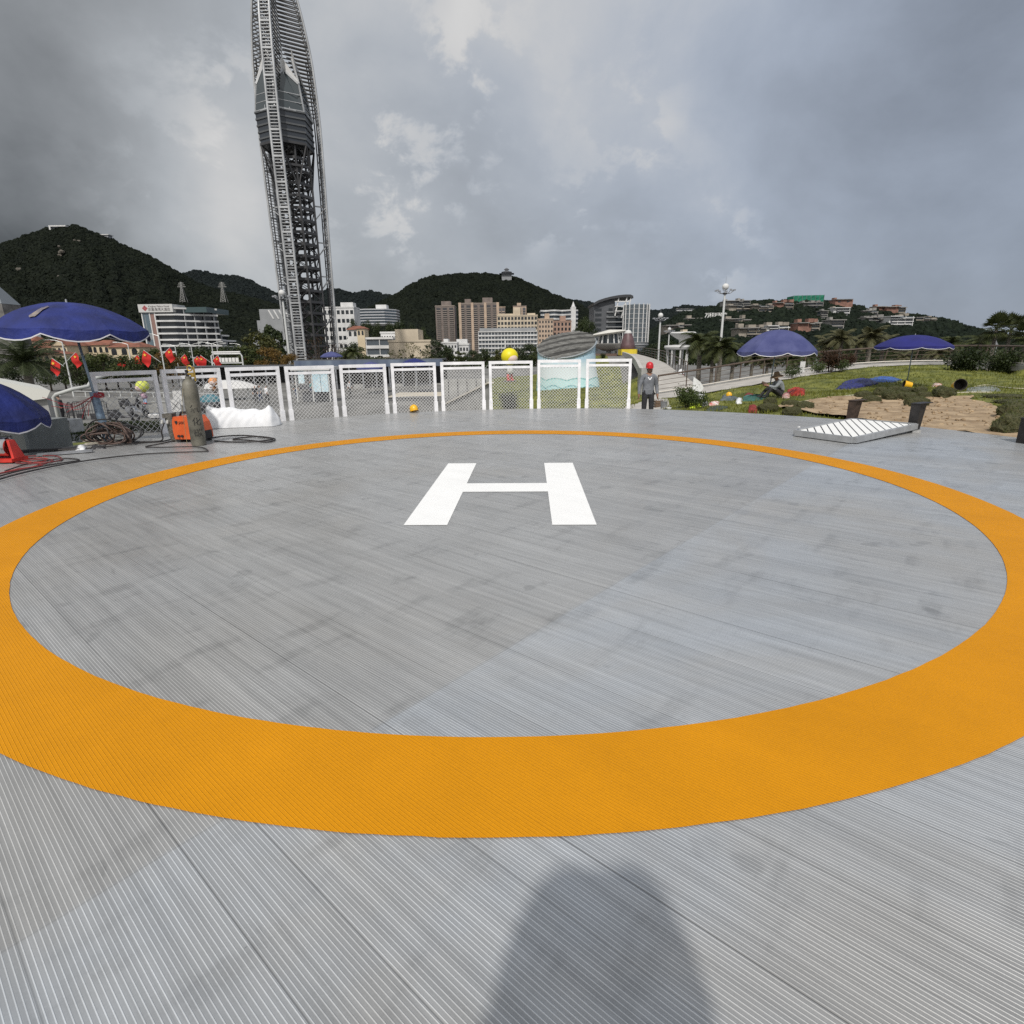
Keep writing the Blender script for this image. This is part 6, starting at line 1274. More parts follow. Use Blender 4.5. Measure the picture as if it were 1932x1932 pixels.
ROWS = [
 ('dark', -8, 664, 118, 'dark tree behind the grey column at the photo edge'), ('dark', 40, 664, 128, 'dark tree rising behind the big palm crown'), ('dark', 84, 662, 120, 'dark tree right of the big palm, below the red roofs'), ('green', 112, 660, 125, 'green tree just left of the first flag lamp post'), ('dark', 140, 661, 118, 'dark tree directly behind the second red flag'),
 ('dark', 162, 655, 130, 'tree behind the big parasol pole'), ('green', 188, 653, 122, 'tall green tree right of the big parasol pole'), ('dark', 212, 656, 128, 'dark tree left of the cluster of three flags'), ('green', 236, 657, 120, 'green tree behind the first of the three clustered flags'), ('dark', 262, 659, 127, 'dark tree behind the last of the three clustered flags'),
 ('green', 288, 655, 140, 'green tree at the foot of the hotel side wall'), ('orange', 316, 662, 112, 'orange-tinted tree behind the flags left of the gas cylinder'), ('dark', 338, 652, 150, 'dark tree below the middle of the hotel'), ('green', 362, 654, 140, 'green tree above the gas cylinder valve'), ('dark', 388, 652, 150, 'dark tree left of the white signboard gantry'), ('green', 414, 654, 145, 'green tree directly behind the white signboard gantry'),
 ('dark', 440, 650, 140, 'dark tree right of the white signboard gantry'), ('green', 462, 645, 135, 'green tree under the white low house beside the hotel'), ('plume', 500, 606, 128, 'tall dark plume-like tree left of the lattice tower'), ('plume', 523, 618, 122, 'second dark plume-like tree touching the lattice tower'), ('olive', 488, 622, 112, 'broad olive-green tree left of the lattice tower'), ('orange', 508, 652, 98, 'orange-brown tree above the third fence panel'), ('orange', 545, 664, 92, 'low orange-brown tree at the foot of the tower'), ('green', 470, 660, 105, 'rounded green tree left of the orange-brown one'),
 ('bare', 598, 628, 100, 'sparse brown tree in front of the lattice tower'), ('bare', 640, 640, 105, 'half-bare dark tree right of the lattice tower'), ('dark', 662, 644, 150, 'dark tree below the ochre turret house'), ('green', 690, 668, 118, 'low green tree right of the lattice tower foot'), ('thin', 776, 640, 120, 'thin young tree against the stained beige hall'), ('thin', 800, 652, 118, 'second thin young tree against the beige hall'), ('thin', 745, 655, 118, 'spindly tree at the left of the beige hall'),
 ('dark', 826, 638, 150, 'dark tree between the beige hall and the white office'), ('dark', 842, 652, 145, 'dark tree in front of the low white office'), ('green', 868, 657, 140, 'green tree below the slim brown tower'), ('dark', 892, 658, 140, 'dark tree left of the long white hotel'), ('dark', 912, 655, 150, 'dark tree below the left end of the white hotel'), ('green', 934, 655, 140, 'green tree left of the round yellow head'), ('olive', 957, 650, 138, 'light olive tree behind the round yellow head'), ('dark', 978, 653, 145, 'dark tree right of the round yellow head'), ('dark', 1000, 646, 150, 'dark tree left of the wave-painted pavilion'), ('green', 1012, 652, 130, 'green tree touching the wave-painted pavilion'),
 ('dark', 1101, 600, 260, 'tall dark tree left of the curved-roof building'), ('dark', 1113, 606, 255, 'second tall dark tree at the curved-roof building'), ('dark', 1228, 646, 160, 'dark tree at the foot of the round glass tower'), ('dark', 1255, 640, 170, 'dark tree left of the mushroom-shaped building'), ('dark', 1300, 636, 165, 'dark tree right of the mushroom-shaped building'), ('green', 1345, 640, 150, 'green tree at the foot of the villa slope, behind the mast')]
for i_, (u_, v_) in enumerate(((668, 604), (690, 607), (712, 609), (733, 610), (752, 606), (640, 622), (775, 612), (800, 618))): ROWS.append(('dark', u_, v_, 330+6*i_, ['dark tree below the left end of the long glass office', 'dark tree in front of the long glass office, second from its left end', 'dark tree in front of the middle of the long glass office', 'dark tree below the right half of the long glass office', 'dark tree at the right end of the long glass office', 'dark tree beside the ochre turret house', 'dark tree on the slope right of the long glass office', 'dark tree on the slope left of the slim brown tower'][i_]))
for i in range(13): ROWS.append((('dark', 'green')[i % 2], 1385+i*44+rnd.uniform(-12, 12), 648+rnd.uniform(-5, 5)-(4 if i > 6 else 0), 120+rnd.uniform(-12, 25), 'dark bushy tree in the row at the foot of the villa hillside'))
for k_, u, vt, Y, lab in ROWS: tree(k_, u, vt, Y, lab, (.5 if Y > 200 else 1.25) if k_ in ('dark', 'green', 'olive') else 1., 'trees at the foot of the villa hillside' if 'in the row' in lab else 'trees beyond the plaza')
# broad low green belt that closes the far side of the plaza
gx = np.linspace(-125, 110, 160); hs = [(x, 165+8*noise.noise((x*.05, 0, 0))) for x in gx]
g = G(); rr = random.Random(5)
for i in range(9000):
    x = rr.uniform(-130, 60) if i % 3 else rr.uniform(20, 150); y = 168+rr.uniform(-9, 9); h_ = (3.2+1.2*noise.noise((x*.12, y*.1, 0))+.8*noise.noise((x*.45, 0, 3)))*(1 if x < 20 else .8); z = -3.2+h_*rr.random()**.6
    n_ = Vector((rr.gauss(0, 1), rr.gauss(-.6, 1), rr.gauss(.5, .8))).normalized(); a = n_.orthogonal().normalized(); b = n_.cross(a); s_ = rr.uniform(.35, .8); p = Vector((x, y, z))
    g.add([p-a*s_, p-b*s_*.6, p+a*s_, p+b*s_*.6], [(0, 1, 2, 3)])
tag(g.build('undergrowth', LG1), 'belt of dark undergrowth beyond the far side of the plaza', 'undergrowth', kind='stuff')

LP = leaf_mat('palm_leaf', (.022, .034, .010), (.085, .095, .032)); LP2 = leaf_mat('dry_palm_leaf', (.05, .05, .02), (.13, .125, .06))
def palm(seed, H, fr, nf, lm, fan=False, droop=1., trunk=.17):
    rr = random.Random(seed); t = thing('palm_tree', 'palm', 'palm', (0, 0, 0), world=False)
    G().tube([(0, 0, -.4), (.04, 0, H*.3), (.02, .03, H*.7), (0, 0, H)], [trunk*1.3, trunk, trunk*.9, trunk*.7], 10).build('trunk', mat('palm_bark', (.16, .145, .12), .9, var=.3, scale=3, bump=.5, bscale=9, stretch=(1, 1, 6)), t)
    for f in range(nf):
        g = G(); a = f*2.399+rr.uniform(-.2, .2); up = rr.uniform(-.15, 1.4) if not fan else -.55+2.1*((f*7) % nf)/nf; L_ = fr*rr.uniform(.8, 1.1); ca_, sa_ = math.cos(a), math.sin(a); pts_ = []; e = up; x, z = 0., H; NS = 9
        for k2 in range(NS+1): pts_.append(Vector((x*ca_, x*sa_, z))); x += math.cos(e)*L_/NS; z += math.sin(e)*L_/NS; e -= droop*(.17 if not fan else .03)
        if fan:
            g.tube(pts_[:5], .02, 4); c = pts_[4]; dr = (pts_[6]-pts_[4]).normalized(); sd_ = Vector((-sa_, ca_, 0)); 
            for q in range(15):
                b = (q-7)*.2; d = (dr*math.cos(b)+sd_*math.sin(b)).normalized(); e2 = c+d*L_*.62+Vector((0, 0, -.1*abs(q-7)/7-.08)); w_ = sd_*math.cos(b)*.055-dr*math.sin(b)*.055
                g.add([c, c+d*L_*.36-w_, e2, c+d*L_*.36+w_], [(0, 1, 2, 3)])
        else:
            g.tube(pts_, [.03]*6+[.012]*(NS-5), 4)
            for k2 in range(2, NS*3):
                tt = k2/3; i = min(NS-1, int(tt)); p = pts_[i].lerp(pts_[i+1], tt-i); dr = (pts_[i+1]-pts_[i]).normalized(); sd_ = Vector((-sa_, ca_, 0)); ll = L_*.27*math.sin(math.pi*min(1, .15+.85*k2/(NS*3)))**.6+.05
                for s_ in (-1, 1):
                    e2 = p+(sd_*s_*.8+dr*.55+Vector((0, 0, -.38+rr.uniform(-.12, .12)))).normalized()*ll; w_ = dr*.035
                    g.add([p-w_, p+w_, e2+w_*.3, e2-w_*.3], [(0, 1, 2, 3)])
        g.build('frond', lm, t)
    TRASH.append(t); return t
PALM = [palm(1, 4.2, 1.7, 22, LP), palm(2, 4.2, 1.6, 20, LP2), palm(3, 4.4, 1.5, 26, LP, fan=True), palm(4, 2.6, 2.7, 34, leaf_mat('date_palm_leaf', (.016, .026, .010), (.06, .075, .03)), droop=.75, trunk=.3)]
for k_, u, v, Y, lab in ((0, 1322, 646, 46, 'palm tree left of the tall mast base'), (0, 1345, 664, 50, 'shorter palm between the two taller ones by the mast'), (0, 1360, 655, 44, 'palm tree with a thick grey trunk right of the mast base'), (0, 1384, 664, 50, 'palm tree at the left rim of the faded parasol'), (1, 1420, 678, 52, 'palm tree under the left side of the faded parasol'), (1, 1448, 682, 50, 'palm behind the pole of the faded parasol'), (0, 1496, 680, 50, 'palm behind the seated worker'), (0, 1520, 672, 54, 'palm at the right rim of the faded parasol'),
    (1, 1562, 650, 56, 'pale palm above the dark reddish bush'), (1, 1589, 640, 54, 'pale palm left of the pair of palms on the right'), (1, 1618, 650, 60, 'pale palm in the middle of the right group'), (1, 1643, 637, 54, 'tallest pale palm left of the bright blue parasol'), (1, 1668, 648, 58, 'pale palm touching the bright blue parasol'), (0, 1798, 648, 56, 'palm just right of the bright blue parasol'), (2, 1880, 622, 46, 'fan palm standing tall at the right end of the railing'), (2, 1908, 624, 48, 'second fan palm with upswept leaves at the right end'), (2, 1938, 634, 44, 'fan palm cut by the photo edge'), (0, 1852, 646, 52, 'feathery palm left of the tall fan palms'), (1, 1770, 668, 54, 'palm half hidden under the bright blue parasol'), (1, 1705, 676, 52, 'palm behind the railing below the bright blue parasol')):
    x = W(u, v, Y).x; zb = tz(x, Y); zt_ = W(u, v, Y).z; p = PALM[k_]; h0 = 4.2 if k_ < 2 else 4.4; sz_ = (zt_-zb)/h0; sxy = min(1.3, max(.8, sz_))
    sxy *= .78 if k_ == 2 else 1.; o = dup(p, (x, Y, zb), rnd.uniform(0, 6.28), (sxy*1.05, sxy*1.05, sz_), lab, 'palms beyond the railing')
x = W(47, 690, 44).x; zt_ = W(47, 683, 44).z; o = dup(PALM[3], (x, 44, zt_-2.6*1.05), 0, 1.05, 'big dark date palm with drooping fronds left of the first flag'); 
p = Vector((W(668, 676, 95).x, 95, -3.2)); dup(PALM[0], p, 1., (1.3, 1.3, 1.15), 'small palm right of the tower foot', 'palms on the plaza'); p = Vector((W(655, 680, 100).x, 100, -3.2)); dup(PALM[0], p, 2., (1.3, 1.3, 1.0), 'small palm beside the tower foot, left of its twin', 'palms on the plaza')

def shrub(name, H, wd_, seed, lm, n=900, leaf=.09, stems=7, top=.35):
    rr = random.Random(seed); t = thing(name, 'shrub', 'shrub', (0, 0, 0), world=False); g = G(); tips = []
    for i in range(stems):
        a = rr.uniform(0, 6.28); r_ = wd_*.5*rr.uniform(.2, .9); e = Vector((r_*math.cos(a), r_*math.sin(a), H*rr.uniform(.6, .95))); g.tube([(0.05*math.cos(a), .05*math.sin(a), -.1), tuple(e*.45+Vector((0, 0, H*.1))), tuple(e)], [.016, .012, .004], 5); tips.append(e)
    g.build('stems', mat('bark', (.06, .048, .036), .9), t); g = G()
    for i in range(n):
        e = rr.choice(tips); f = rr.uniform(top, 1.05); p = Vector((e.x*f, e.y*f, e.z*f))+Vector((rr.gauss(0, .13*wd_), rr.gauss(0, .13*wd_), rr.gauss(0, .09*H))); p.z = max(.02, p.z)
        n_ = Vector((rr.gauss(0, 1), rr.gauss(0, 1), rr.gauss(.5, .8))).normalized(); x = n_.orthogonal().normalized(); y = n_.cross(x); s_ = leaf*rr.uniform(.6, 1.3); g.add([p-x*s_*.6, p-y*s_*.35, p+x*s_*.6, p+y*s_*.35], [(0, 1, 2, 3)])
    g.build('leaves', lm, t); TRASH.append(t); return t
SH = {'leafy': shrub('shrub', 1., 1.3, 1, LG6, 1500, .10), 'maroon': shrub('shrub', 1., 1.1, 2, LG5, 1300, .08, 10, .5), 'low': shrub('shrub', 1., 1.8, 3, LG6, 900, .11), 'dense': shrub('shrub', 1., 1.6, 4, LG1, 2600, .10, 16, .1)}
for k_, u, v, vt, lab in (('leafy', 1296, 769, 731, 'leafy green shrub beside the worker in the red helmet'), ('low', 1316, 770, 740, 'low green shrub hugging the right of the leafy one'), ('low', 1492, 713, 692, 'small round shrub on the path edge behind the seated worker'), ('maroon', 1566, 703, 660, 'tall dark reddish bush on the lawn edge'), ('low', 1543, 705, 684, 'low green shrub left of the reddish bush'), ('low', 1586, 702, 680, 'low green shrub right of the reddish bush'), ('maroon', 1602, 692, 668, 'small reddish bush behind the tall one'),
    ('dense', 1816, 699, 661, 'dense dark bush, left of three at the right railing'), ('dense', 1852, 700, 663, 'dense dark bush, middle of three at the right railing'), ('dense', 1888, 702, 664, 'dense dark bush, right of three at the right railing'), ('dense', 88, 818, 792, 'round clipped dark bush behind the grey booth'), ('dense', 962, 771, 742, 'black-looking rounded bush behind the eighth fence panel'), ('dense', 1117, 682, 676, 'small dark shrub on the grass beside the pavilion'), ('dense', 1138, 676, 668, 'brownish shrub on the grass below the disc pavilion')):
    p = T(u, v); H = (v-vt)*p.y/1066; o = dup(SH[k_], p, rnd.uniform(0, 6.28), (H*(1.15 if u > 1790 and k_ == 'dense' else .85), H*(1.15 if u > 1790 and k_ == 'dense' else .85), H), lab, 'shrubs on the lawn and plaza')
g = G(); rr = random.Random(3); a = T(92, 834); b = T(172, 828); hd = (b-a); hn = Vector((-hd.y, hd.x, 0)).normalized()
o = thing('hedge', 'clipped green hedge behind the planks at the deck edge', 'hedge', a.lerp(b, .5))
for i in range(5200):
    f = rr.uniform(-.05, 1.05); p = a.lerp(b, f)+hn*rr.uniform(-.1, .6); h_ = .34+.03*noise.noise((f*9, 0, 0)); p.z = tz(p.x, p.y)+(rr.uniform(h_*.85, h_*1.08) if i % 2 else rr.uniform(0, h_)); n_ = Vector((rr.gauss(0, 1), rr.gauss(0, 1), rr.gauss(.4, .8))).normalized(); x = n_.orthogonal().normalized(); y = n_.cross(x); s_ = rr.uniform(.02, .05); g.add([p-x*s_, p-y*s_*.6, p+x*s_, p+y*s_*.6], [(0, 1, 2, 3)])
g.build('leaves', LG6, o)
p2 = T(250, 800); o = thing('hedge', 'long dark hedge seen through the first two fence panels', 'hedge', p2); g = G(); a = T(165, 822); b = T(330, 806)
for i in range(5200):
    f = rr.random(); p = a.lerp(b, f)+Vector((rr.uniform(-.2, .2), rr.uniform(-.5, .5), 0)); p.z = tz(p.x, p.y)+rr.random()*.55; n_ = Vector((rr.gauss(0, 1), rr.gauss(0, 1), rr.gauss(.4, .8))).normalized(); x = n_.orthogonal().normalized(); y = n_.cross(x); s_ = rr.uniform(.025, .06); g.add([p-x*s_, p-y*s_*.6, p+x*s_, p+y*s_*.6], [(0, 1, 2, 3)])
g.build('leaves', LG1, o)

# short grass standing up from the lawn, thicker along its worn edges
def blades(name, label, poly, n, hmin, hmax, w_, seed, lm):
    rr_ = np.random.default_rng(seed); px = np.array([p[0] for p in poly]); py = np.array([p[1] for p in poly]); x = rr_.uniform(px.min(), px.max(), n); y = py.min()+(py.max()-py.min())*rr_.uniform(0, 1, n)**1.5
    ok = inpoly(x, y, [(p[0], p[1]) for p in poly]) & ~inpoly(x, y, [(p[0], p[1]) for p in soil]); x = x[ok]; y = y[ok]; z = terr(x, y); h = rr_.uniform(hmin, hmax, len(x)); a = rr_.uniform(0, 6.28, len(x)); lx = rr_.normal(0, .35, len(x))*h; ly = rr_.normal(0, .35, len(x))*h; g = G(); v = []
    for i in range(len(x)): c, s_ = math.cos(a[i])*w_, math.sin(a[i])*w_; v += [(x[i]-c, y[i]-s_, z[i]-.01), (x[i]+c, y[i]+s_, z[i]-.01), (x[i]+lx[i], y[i]+ly[i], z[i]+h[i])]
    g.v = v; g.f = [(3*i, 3*i+1, 3*i+2) for i in range(len(x))]; g.m = [0]*len(x); tag(g.build(name, lm), label, 'grass', kind='stuff')
LGR = leaf_mat('grass_blade', (.08, .10, .012), (.21, .215, .04), trans=.3)
blades('grass', 'short mown grass of the lawn beside the deck', lawn, 70000, .05, .12, .018, 1, LGR); blades('grass', 'short grass on the mound behind the fence', mound, 40000, .06, .14, .03, 2, LGR)
# ------------------------------------------------------------------ curved brown railing, ramp and its thin railing
MRAIL = mat('brown_railing', (.10, .072, .055), .5, .2, var=.2, scale=4)
rl = [Vector((p.x, p.y, p.z)) for p in cat(RAILB, 6)]
t = thing('railing', 'long curved brown railing along the outer edge of the lawn', 'railing', rl[0])
G().tube([p+Vector((0, 0, 1.15)) for p in rl], .055, 8).build('top_rail', MRAIL, t, True)
for h_ in (.85, .58, .32): G().tube([p+Vector((0, 0, h_)) for p in rl], .014, 5).build('wire_rail', MRAIL, t, True)
G().tube([p+Vector((0, -.12, .16)) for p in rl], .045, 6).build('bottom_pipe', mat('pale_pipe', (.55, .52, .47), .5), t, True)
g = G()
for i in range(len(rl)-1): g.bar(rl[i]+Vector((0, .05, -.1)), rl[i+1]+Vector((0, .05, -.1)), .3, .36)
g.build('kerb', MCONC, t)
acc = 0
for i in range(len(rl)-1):
    acc += (rl[i+1]-rl[i]).length
    if i == 0 or acc > 1.9:
        acc = 0; out = .28 if rl[i].x > 24 else .0; G().bar(rl[i], rl[i]+Vector((out, out*.3, 1.13)), .07, .05).build('post', MRAIL, t)
rampL = [(1236, 742, 38), (1222, 716, 43), (1213, 702, 48), (1203, 684, 60), (1192, 674, 78), (1176, 667.5, 104), (1160, 664, 125)]
rampR = [(1330, 748, 38), (1300, 716, 43), (1279, 700, 48), (1252, 683, 60), (1224, 673, 78), (1199, 667, 104), (1180, 664, 125)]
A_ = cat([W(*p) for p in rampL], 5); B_ = cat([W(*p) for p in rampR], 5)
g = G(); n = len(A_); g.add([tuple(p) for p in A_]+[tuple(Vector((q.x, q.y, p.z))) for p, q in zip(A_, B_)], [(i, n+i, n+i+1, i+1) for i in range(n-1)])
g.add([tuple(Vector((q.x, q.y, p.z-d))) for d in (0, .6) for p, q in zip(A_, B_)], [(i, i+1, n+i+1, n+i) for i in range(n-1)]); 
o = struct(g.build('ramp', MPATH, None, False))
t = thing('kerb_wall', 'pale curved kerb wall along the left side of the ramp', 'wall', A_[0])
g = G()
for i in range(8, n-1): g.bar(A_[i]+Vector((-.15, 0, .0)), A_[i+1]+Vector((-.15, 0, .0)), .3, .7)
g.build('coping', mat('pale_concrete', (.46, .45, .42), .8, var=.12, scale=1), t); e = A_[8]; G().box(e.x-.55, e.x+.3, e.y-1.2, e.y+.0, e.z-1.6, e.z+.55).build('end_block', MCONC, t)
t = thing('railing', 'thin grey railing along the right side of the ramp', 'railing', B_[8]); up = lambda i, h_: Vector((B_[i].x, B_[i].y, A_[i].z+h_))
G().tube([up(i, 1.1) for i in range(6, n)], .03, 6).build('top_rail', MRAIL, t); 
for h_ in (.25, .55, .82): G().tube([up(i, h_) for i in range(6, n)], .012, 4).build('wire_rail', MSTEEL, t)
for i in range(6, n): G().bar(up(i, 0), up(i, 1.1), .05).build('post', MRAIL, t)
# sail-shaped white folded parasol
p = T(1316, 744); a = W(1309, 712, p.y); t = thing('sail', 'white sail-shaped sheet standing by the railing', 'sail', p)
pts_ = [W(1306, 737, p.y), W(1322, 738.5, p.y), W(1326.5, 731, p.y), W(1320, 720, p.y), W(1309, 711, p.y)]
g = G(); m_ = len(pts_); g.add([q+Vector((0, -.12*(0 if i in (0, 4) else 1), 0)) for i, q in enumerate(pts_)]+[q+Vector((0, .05, 0)) for q in pts_], [tuple(range(m_)), tuple(range(2*m_-1, m_-1, -1))]+[(i, m_+i, m_+(i+1) % m_, (i+1) % m_) for i in range(m_)]); g.build('cloth', MWHITE, t)
G().lathe([(.001, 0), (.22, 0), (.2, .16), (.001, .18)], (W(1315, 742, p.y).x, p.y, W(1315, 745, p.y).z), 14).build('base', MSTEEL, t); G().tube([W(1315, 744, p.y+.1), W(1311, 713, p.y+.1)], .02, 6).build('mast', MSTEEL, t)

# ------------------------------------------------------------------ wave-painted pavilion
Yq = 63; cx_ = W(1068, 700, Yq).x; rq = (W(1122, 690, Yq).x-W(1014, 690, Yq).x)/2; t = thing('pavilion', 'round pale blue pavilion painted with waves under a slanted slatted roof', 'pavilion', (cx_, Yq, -3.1))
m = bpy.data.materials.new('wave_mural'); m.use_nodes = True; q = NT(m.node_tree); b = m.node_tree.nodes['Principled BSDF']; tc = q.n('ShaderNodeTexCoord').outputs['Object']; s = q.n('ShaderNodeSeparateXYZ'); q.put(s.inputs[0], tc)
ang = q.m('ARCTAN2', s.outputs[0], q.m('MULTIPLY', s.outputs[1], -1.)); zz = s.outputs[2]
def lay(h0, amp, fr, ph): return q.mr(q.m('SUBTRACT', zz, q.m('ADD', h0, q.m('MULTIPLY', q.m('ABSOLUTE', q.m('SINE', q.m('ADD', q.m('MULTIPLY', ang, fr), ph))), amp))), -.02, .02, 1., 0.)
col = q.mix(q.noise(tc, 1.2, 5.), (.36, .56, .72), (.50, .68, .80)); col = q.mix(q.mr(q.m('ADD', zz, q.m('MULTIPLY', q.noise(tc, 2., 4.), 1.2)), 3.6, 4.4, 1., 0.), col, (.66, .76, .80))
col = q.mix(lay(1.75, .22, 4.2, .3), col, (.16, .42, .43)); col = q.mix(lay(1.62, .22, 4.2, .3), col, (.44, .70, .72)); col = q.mix(lay(.92, .34, 5.1, 1.1), col, (.11, .36, .40)); col = q.mix(lay(.76, .34, 5.1, 1.1), col, (.38, .68, .72)); col = q.mix(lay(.30, .16, 6., 2.), col, (.16, .42, .46))
sw = q.mr(q.noise(tc, 5., 3., .6, 2.), .52, .60); col = q.mix(q.m('MULTIPLY', sw, .45), col, (.72, .82, .82)); q.put(b.inputs['Base Color'], col); b.inputs['Roughness'].default_value = .6
zf = lambda y, x=None: 2.2+1.3*(y-Yq)/rq+.5*((x if x is not None else cx_)-cx_)/rq; N_ = 56; vs_ = []; fs_ = []; hs_ = [0, .12, .3, .55, .8, 1.]
for k2, f in enumerate(hs_):
    for i in range(N_):
        a = 2*math.pi*i/N_; fl_ = 1+(.05+.22*max(0, math.cos(a+.5))**1.5)*max(0, 1-f*1.7)**.8; x = cx_+rq*fl_*math.cos(a); y = Yq+rq*fl_*math.sin(a); vs_.append((x, y, -3.3+(zf(Yq+rq*math.sin(a), cx_+rq*math.cos(a))+3.3)*f))
for k2 in range(len(hs_)-1): fs_ += [(k2*N_+i, k2*N_+(i+1) % N_, (k2+1)*N_+(i+1) % N_, (k2+1)*N_+i) for i in range(N_)]
G().add(vs_, fs_).build('wall', m, t, True)
g = G(); rp = [(cx_+(rq+.02)*math.cos(2*math.pi*i/N_), Yq+(rq+.02)*math.sin(2*math.pi*i/N_)) for i in range(N_+1)]; g.tube([(x, y, zf(y, x)+.03) for x, y in rp if y < Yq+.3*rq] if False else [(cx_+(rq+.02)*math.cos(a_), Yq+(rq+.02)*math.sin(a_), zf(Yq+rq*math.sin(a_), cx_+rq*math.cos(a_))-.02) for a_ in [R(-190+200*q/30) for q in range(31)]], .07, 6); g.build('rim', mat('rim_grey', (.24, .27, .29), .5), t, True)
MSL = mat('slate_slat', (.09, .09, .085), .7, scale=1.6, col2=(.26, .26, .25), detail=9, stretch=(1, 6, 6)); MSL2 = mat('dark_slat', (.03, .03, .03), .7, scale=1.6, col2=(.10, .10, .095), detail=9, stretch=(1, 6, 6)); ns = 24
for i in range(ns):
    y = Yq-rq+.18+(2*rq-.3)*i/ns; hw = math.sqrt(max(.12, (rq+.06)**2-(y+.15-Yq)**2)); G().add([(cx_+hw*f_, y+dy_, zf(y, cx_+hw*f_)+dz_+.28*max(0, 1-(f_*hw/rq)**2-((y-Yq)/rq)**2)) for dy_, dz_ in ((0, -.04), (0, .08), (.42, .10+.05*math.sin(i*2.1))) for f_ in (-1, -.6, -.2, .2, .6, 1)], [(r2_*6+c2_, r2_*6+c2_+1, r2_*6+c2_+7, r2_*6+c2_+6) for r2_ in (0, 1) for c2_ in range(5)]).build('roof_slat', (MSL, MSL2)[(i*7 % 5) in (1, 3)], t)
G().prism([(x*.98+cx_*.02, y*.98+Yq*.02) for x, y in rp[:-1]], -3.2, .3).build('core', MDARK, t)
G().tube([(cx_+(rq+.1)*math.cos(a_), Yq+(rq+.1)*math.sin(a_), zf(Yq+rq*math.sin(a_), cx_+rq*math.cos(a_))+.02) for a_ in [R(-105+95*q/8) for q in range(9)]], .1, 6).build('gutter', mat('rim_grey', (.24, .27, .29), .5), t)

# ------------------------------------------------------------------ disc pavilion, mushroom building, sculpture
Yq = 118; c = W(1149, 640, Yq); t = thing('pavilion', 'white two-disc pavilion on slanted columns behind the grass mound', 'pavilion', (c.x, Yq, -1)); r_ = (W(1180, 640, Yq).x-W(1117, 640, Yq).x)/2
g = G(); n = 36; zz0 = W(1149, 628, Yq).z
g.lathe([(.1, .2), (r_*.9, .0), (r_*1.02, .28), (r_*.9, .5), (.1, .9)], (c.x, Yq, zz0-.3), n); g.v = [(x, y, z+(x-c.x)*.12) for x, y, z in g.v]; g.build('roof', mat('white_shell', (.62, .60, .55), .6, var=.08, scale=.6), t, 40)
zz1 = W(1149, 650, Yq).z; G().lathe([(.1, -1.25), (r_*.35, -1.2), (r_*.8, -.55), (r_*1.0, .0), (r_*1.02, .18), (r_*.9, .2), (.1, .2)], (c.x, Yq, zz1), n).build('bowl', mat('bowl_grey', (.30, .29, .28), .7), t, 40)
for q in range(6): a = R(-160+28*q); G().bar((c.x+r_*.75*math.cos(a), Yq+r_*.75*math.sin(a), zz1+.2), (c.x+r_*.62*math.cos(a), Yq+r_*.62*math.sin(a), zz0-.2+r_*.6*math.cos(a)*.12), .22).build('column', MW, t)
G().lathe([(r_*.55, zz1+.2), (r_*.55, zz0-.2)], (c.x, Yq, 0), 24).build('glazing', MGL2, t); G().lathe([(.5, -1.5), (.5, zz1-1.15)], (c.x, Yq, 0), 14).build('stem', MCONC, t)
G().box(c.x-r_, c.x+r_*.95, Yq-2, Yq+2, -1.5, W(1149, 667, Yq).z).build('base', mat('brown_base', (.14, .09, .07), .8), t)
Yq = 128; c = W(1288, 640, Yq); t = thing('building', 'white mushroom-shaped building with a wide funnel roof', 'building', (c.x, Yq, -3.2)); sc_ = Yq/1066; z = lambda v: W(1288, v, Yq).z
G().lathe([(.1, z(626)), (21*sc_, z(626.5)), (23*sc_, z(628.5)), (22.5*sc_, z(630.5)), (14*sc_, z(637)), (6.5*sc_, z(641.5)), (6*sc_, z(656)), (6.5*sc_, z(660))], (c.x, Yq, 0), 32).build('funnel', MW, t, 40)
G().lathe([(.1, z(660)), (22*sc_, z(659)), (24*sc_, z(655)), (23*sc_, z(651.5)), (7*sc_, z(650.5)), (.1, z(650.5))], (c.x-8*sc_, Yq, 0), 32).build('lower_disc', MW, t, 40)
for q in range(8): a = q*math.pi/4; G().bar((c.x-8*sc_+17*sc_*math.cos(a), Yq+17*sc_*math.sin(a), -3.2), (c.x-8*sc_+19*sc_*math.cos(a), Yq+19*sc_*math.sin(a), z(659)), .3).build('column', MW, t)
G().box(c.x-3*sc_, c.x+5*sc_, Yq-1, Yq+1, z(626)-.2, z(622)).build('roof_hut', MBE, t)
Yq = 104; c = W(1184, 660, Yq); t = thing('sculpture', 'dark maroon bell-shaped sculpture with a white top on a yellow plinth', 'sculpture', (c.x, Yq, W(1184, 668, Yq).z)); s_ = Yq/1066; zb_ = W(1184, 659, Yq).z; zt_ = W(1184, 628, Yq).z
G().box(c.x-14*s_, c.x+14*s_, Yq-1.6, Yq+1.6, zb_-1., zb_).build('plinth', mat('yellow_plinth', (.60, .47, .03), .6, var=.1, scale=1), t)
G().lathe([(12.5*s_, 0), (13.5*s_, .3), (12.5*s_, .8), (11*s_, 1.4), (8.5*s_, 2.2), (6*s_, 2.7)], (c.x, Yq, zb_+.002), 28).build('body', mat('maroon_body', (.10, .055, .06), .5, var=.25, scale=1.2), t, True)
G().lathe([(6.1*s_, 2.69), (5.6*s_, 2.95), (3.6*s_, 3.2), (.01, 3.28)], (c.x, Yq, zb_), 24).build('cap', MW, t, True)

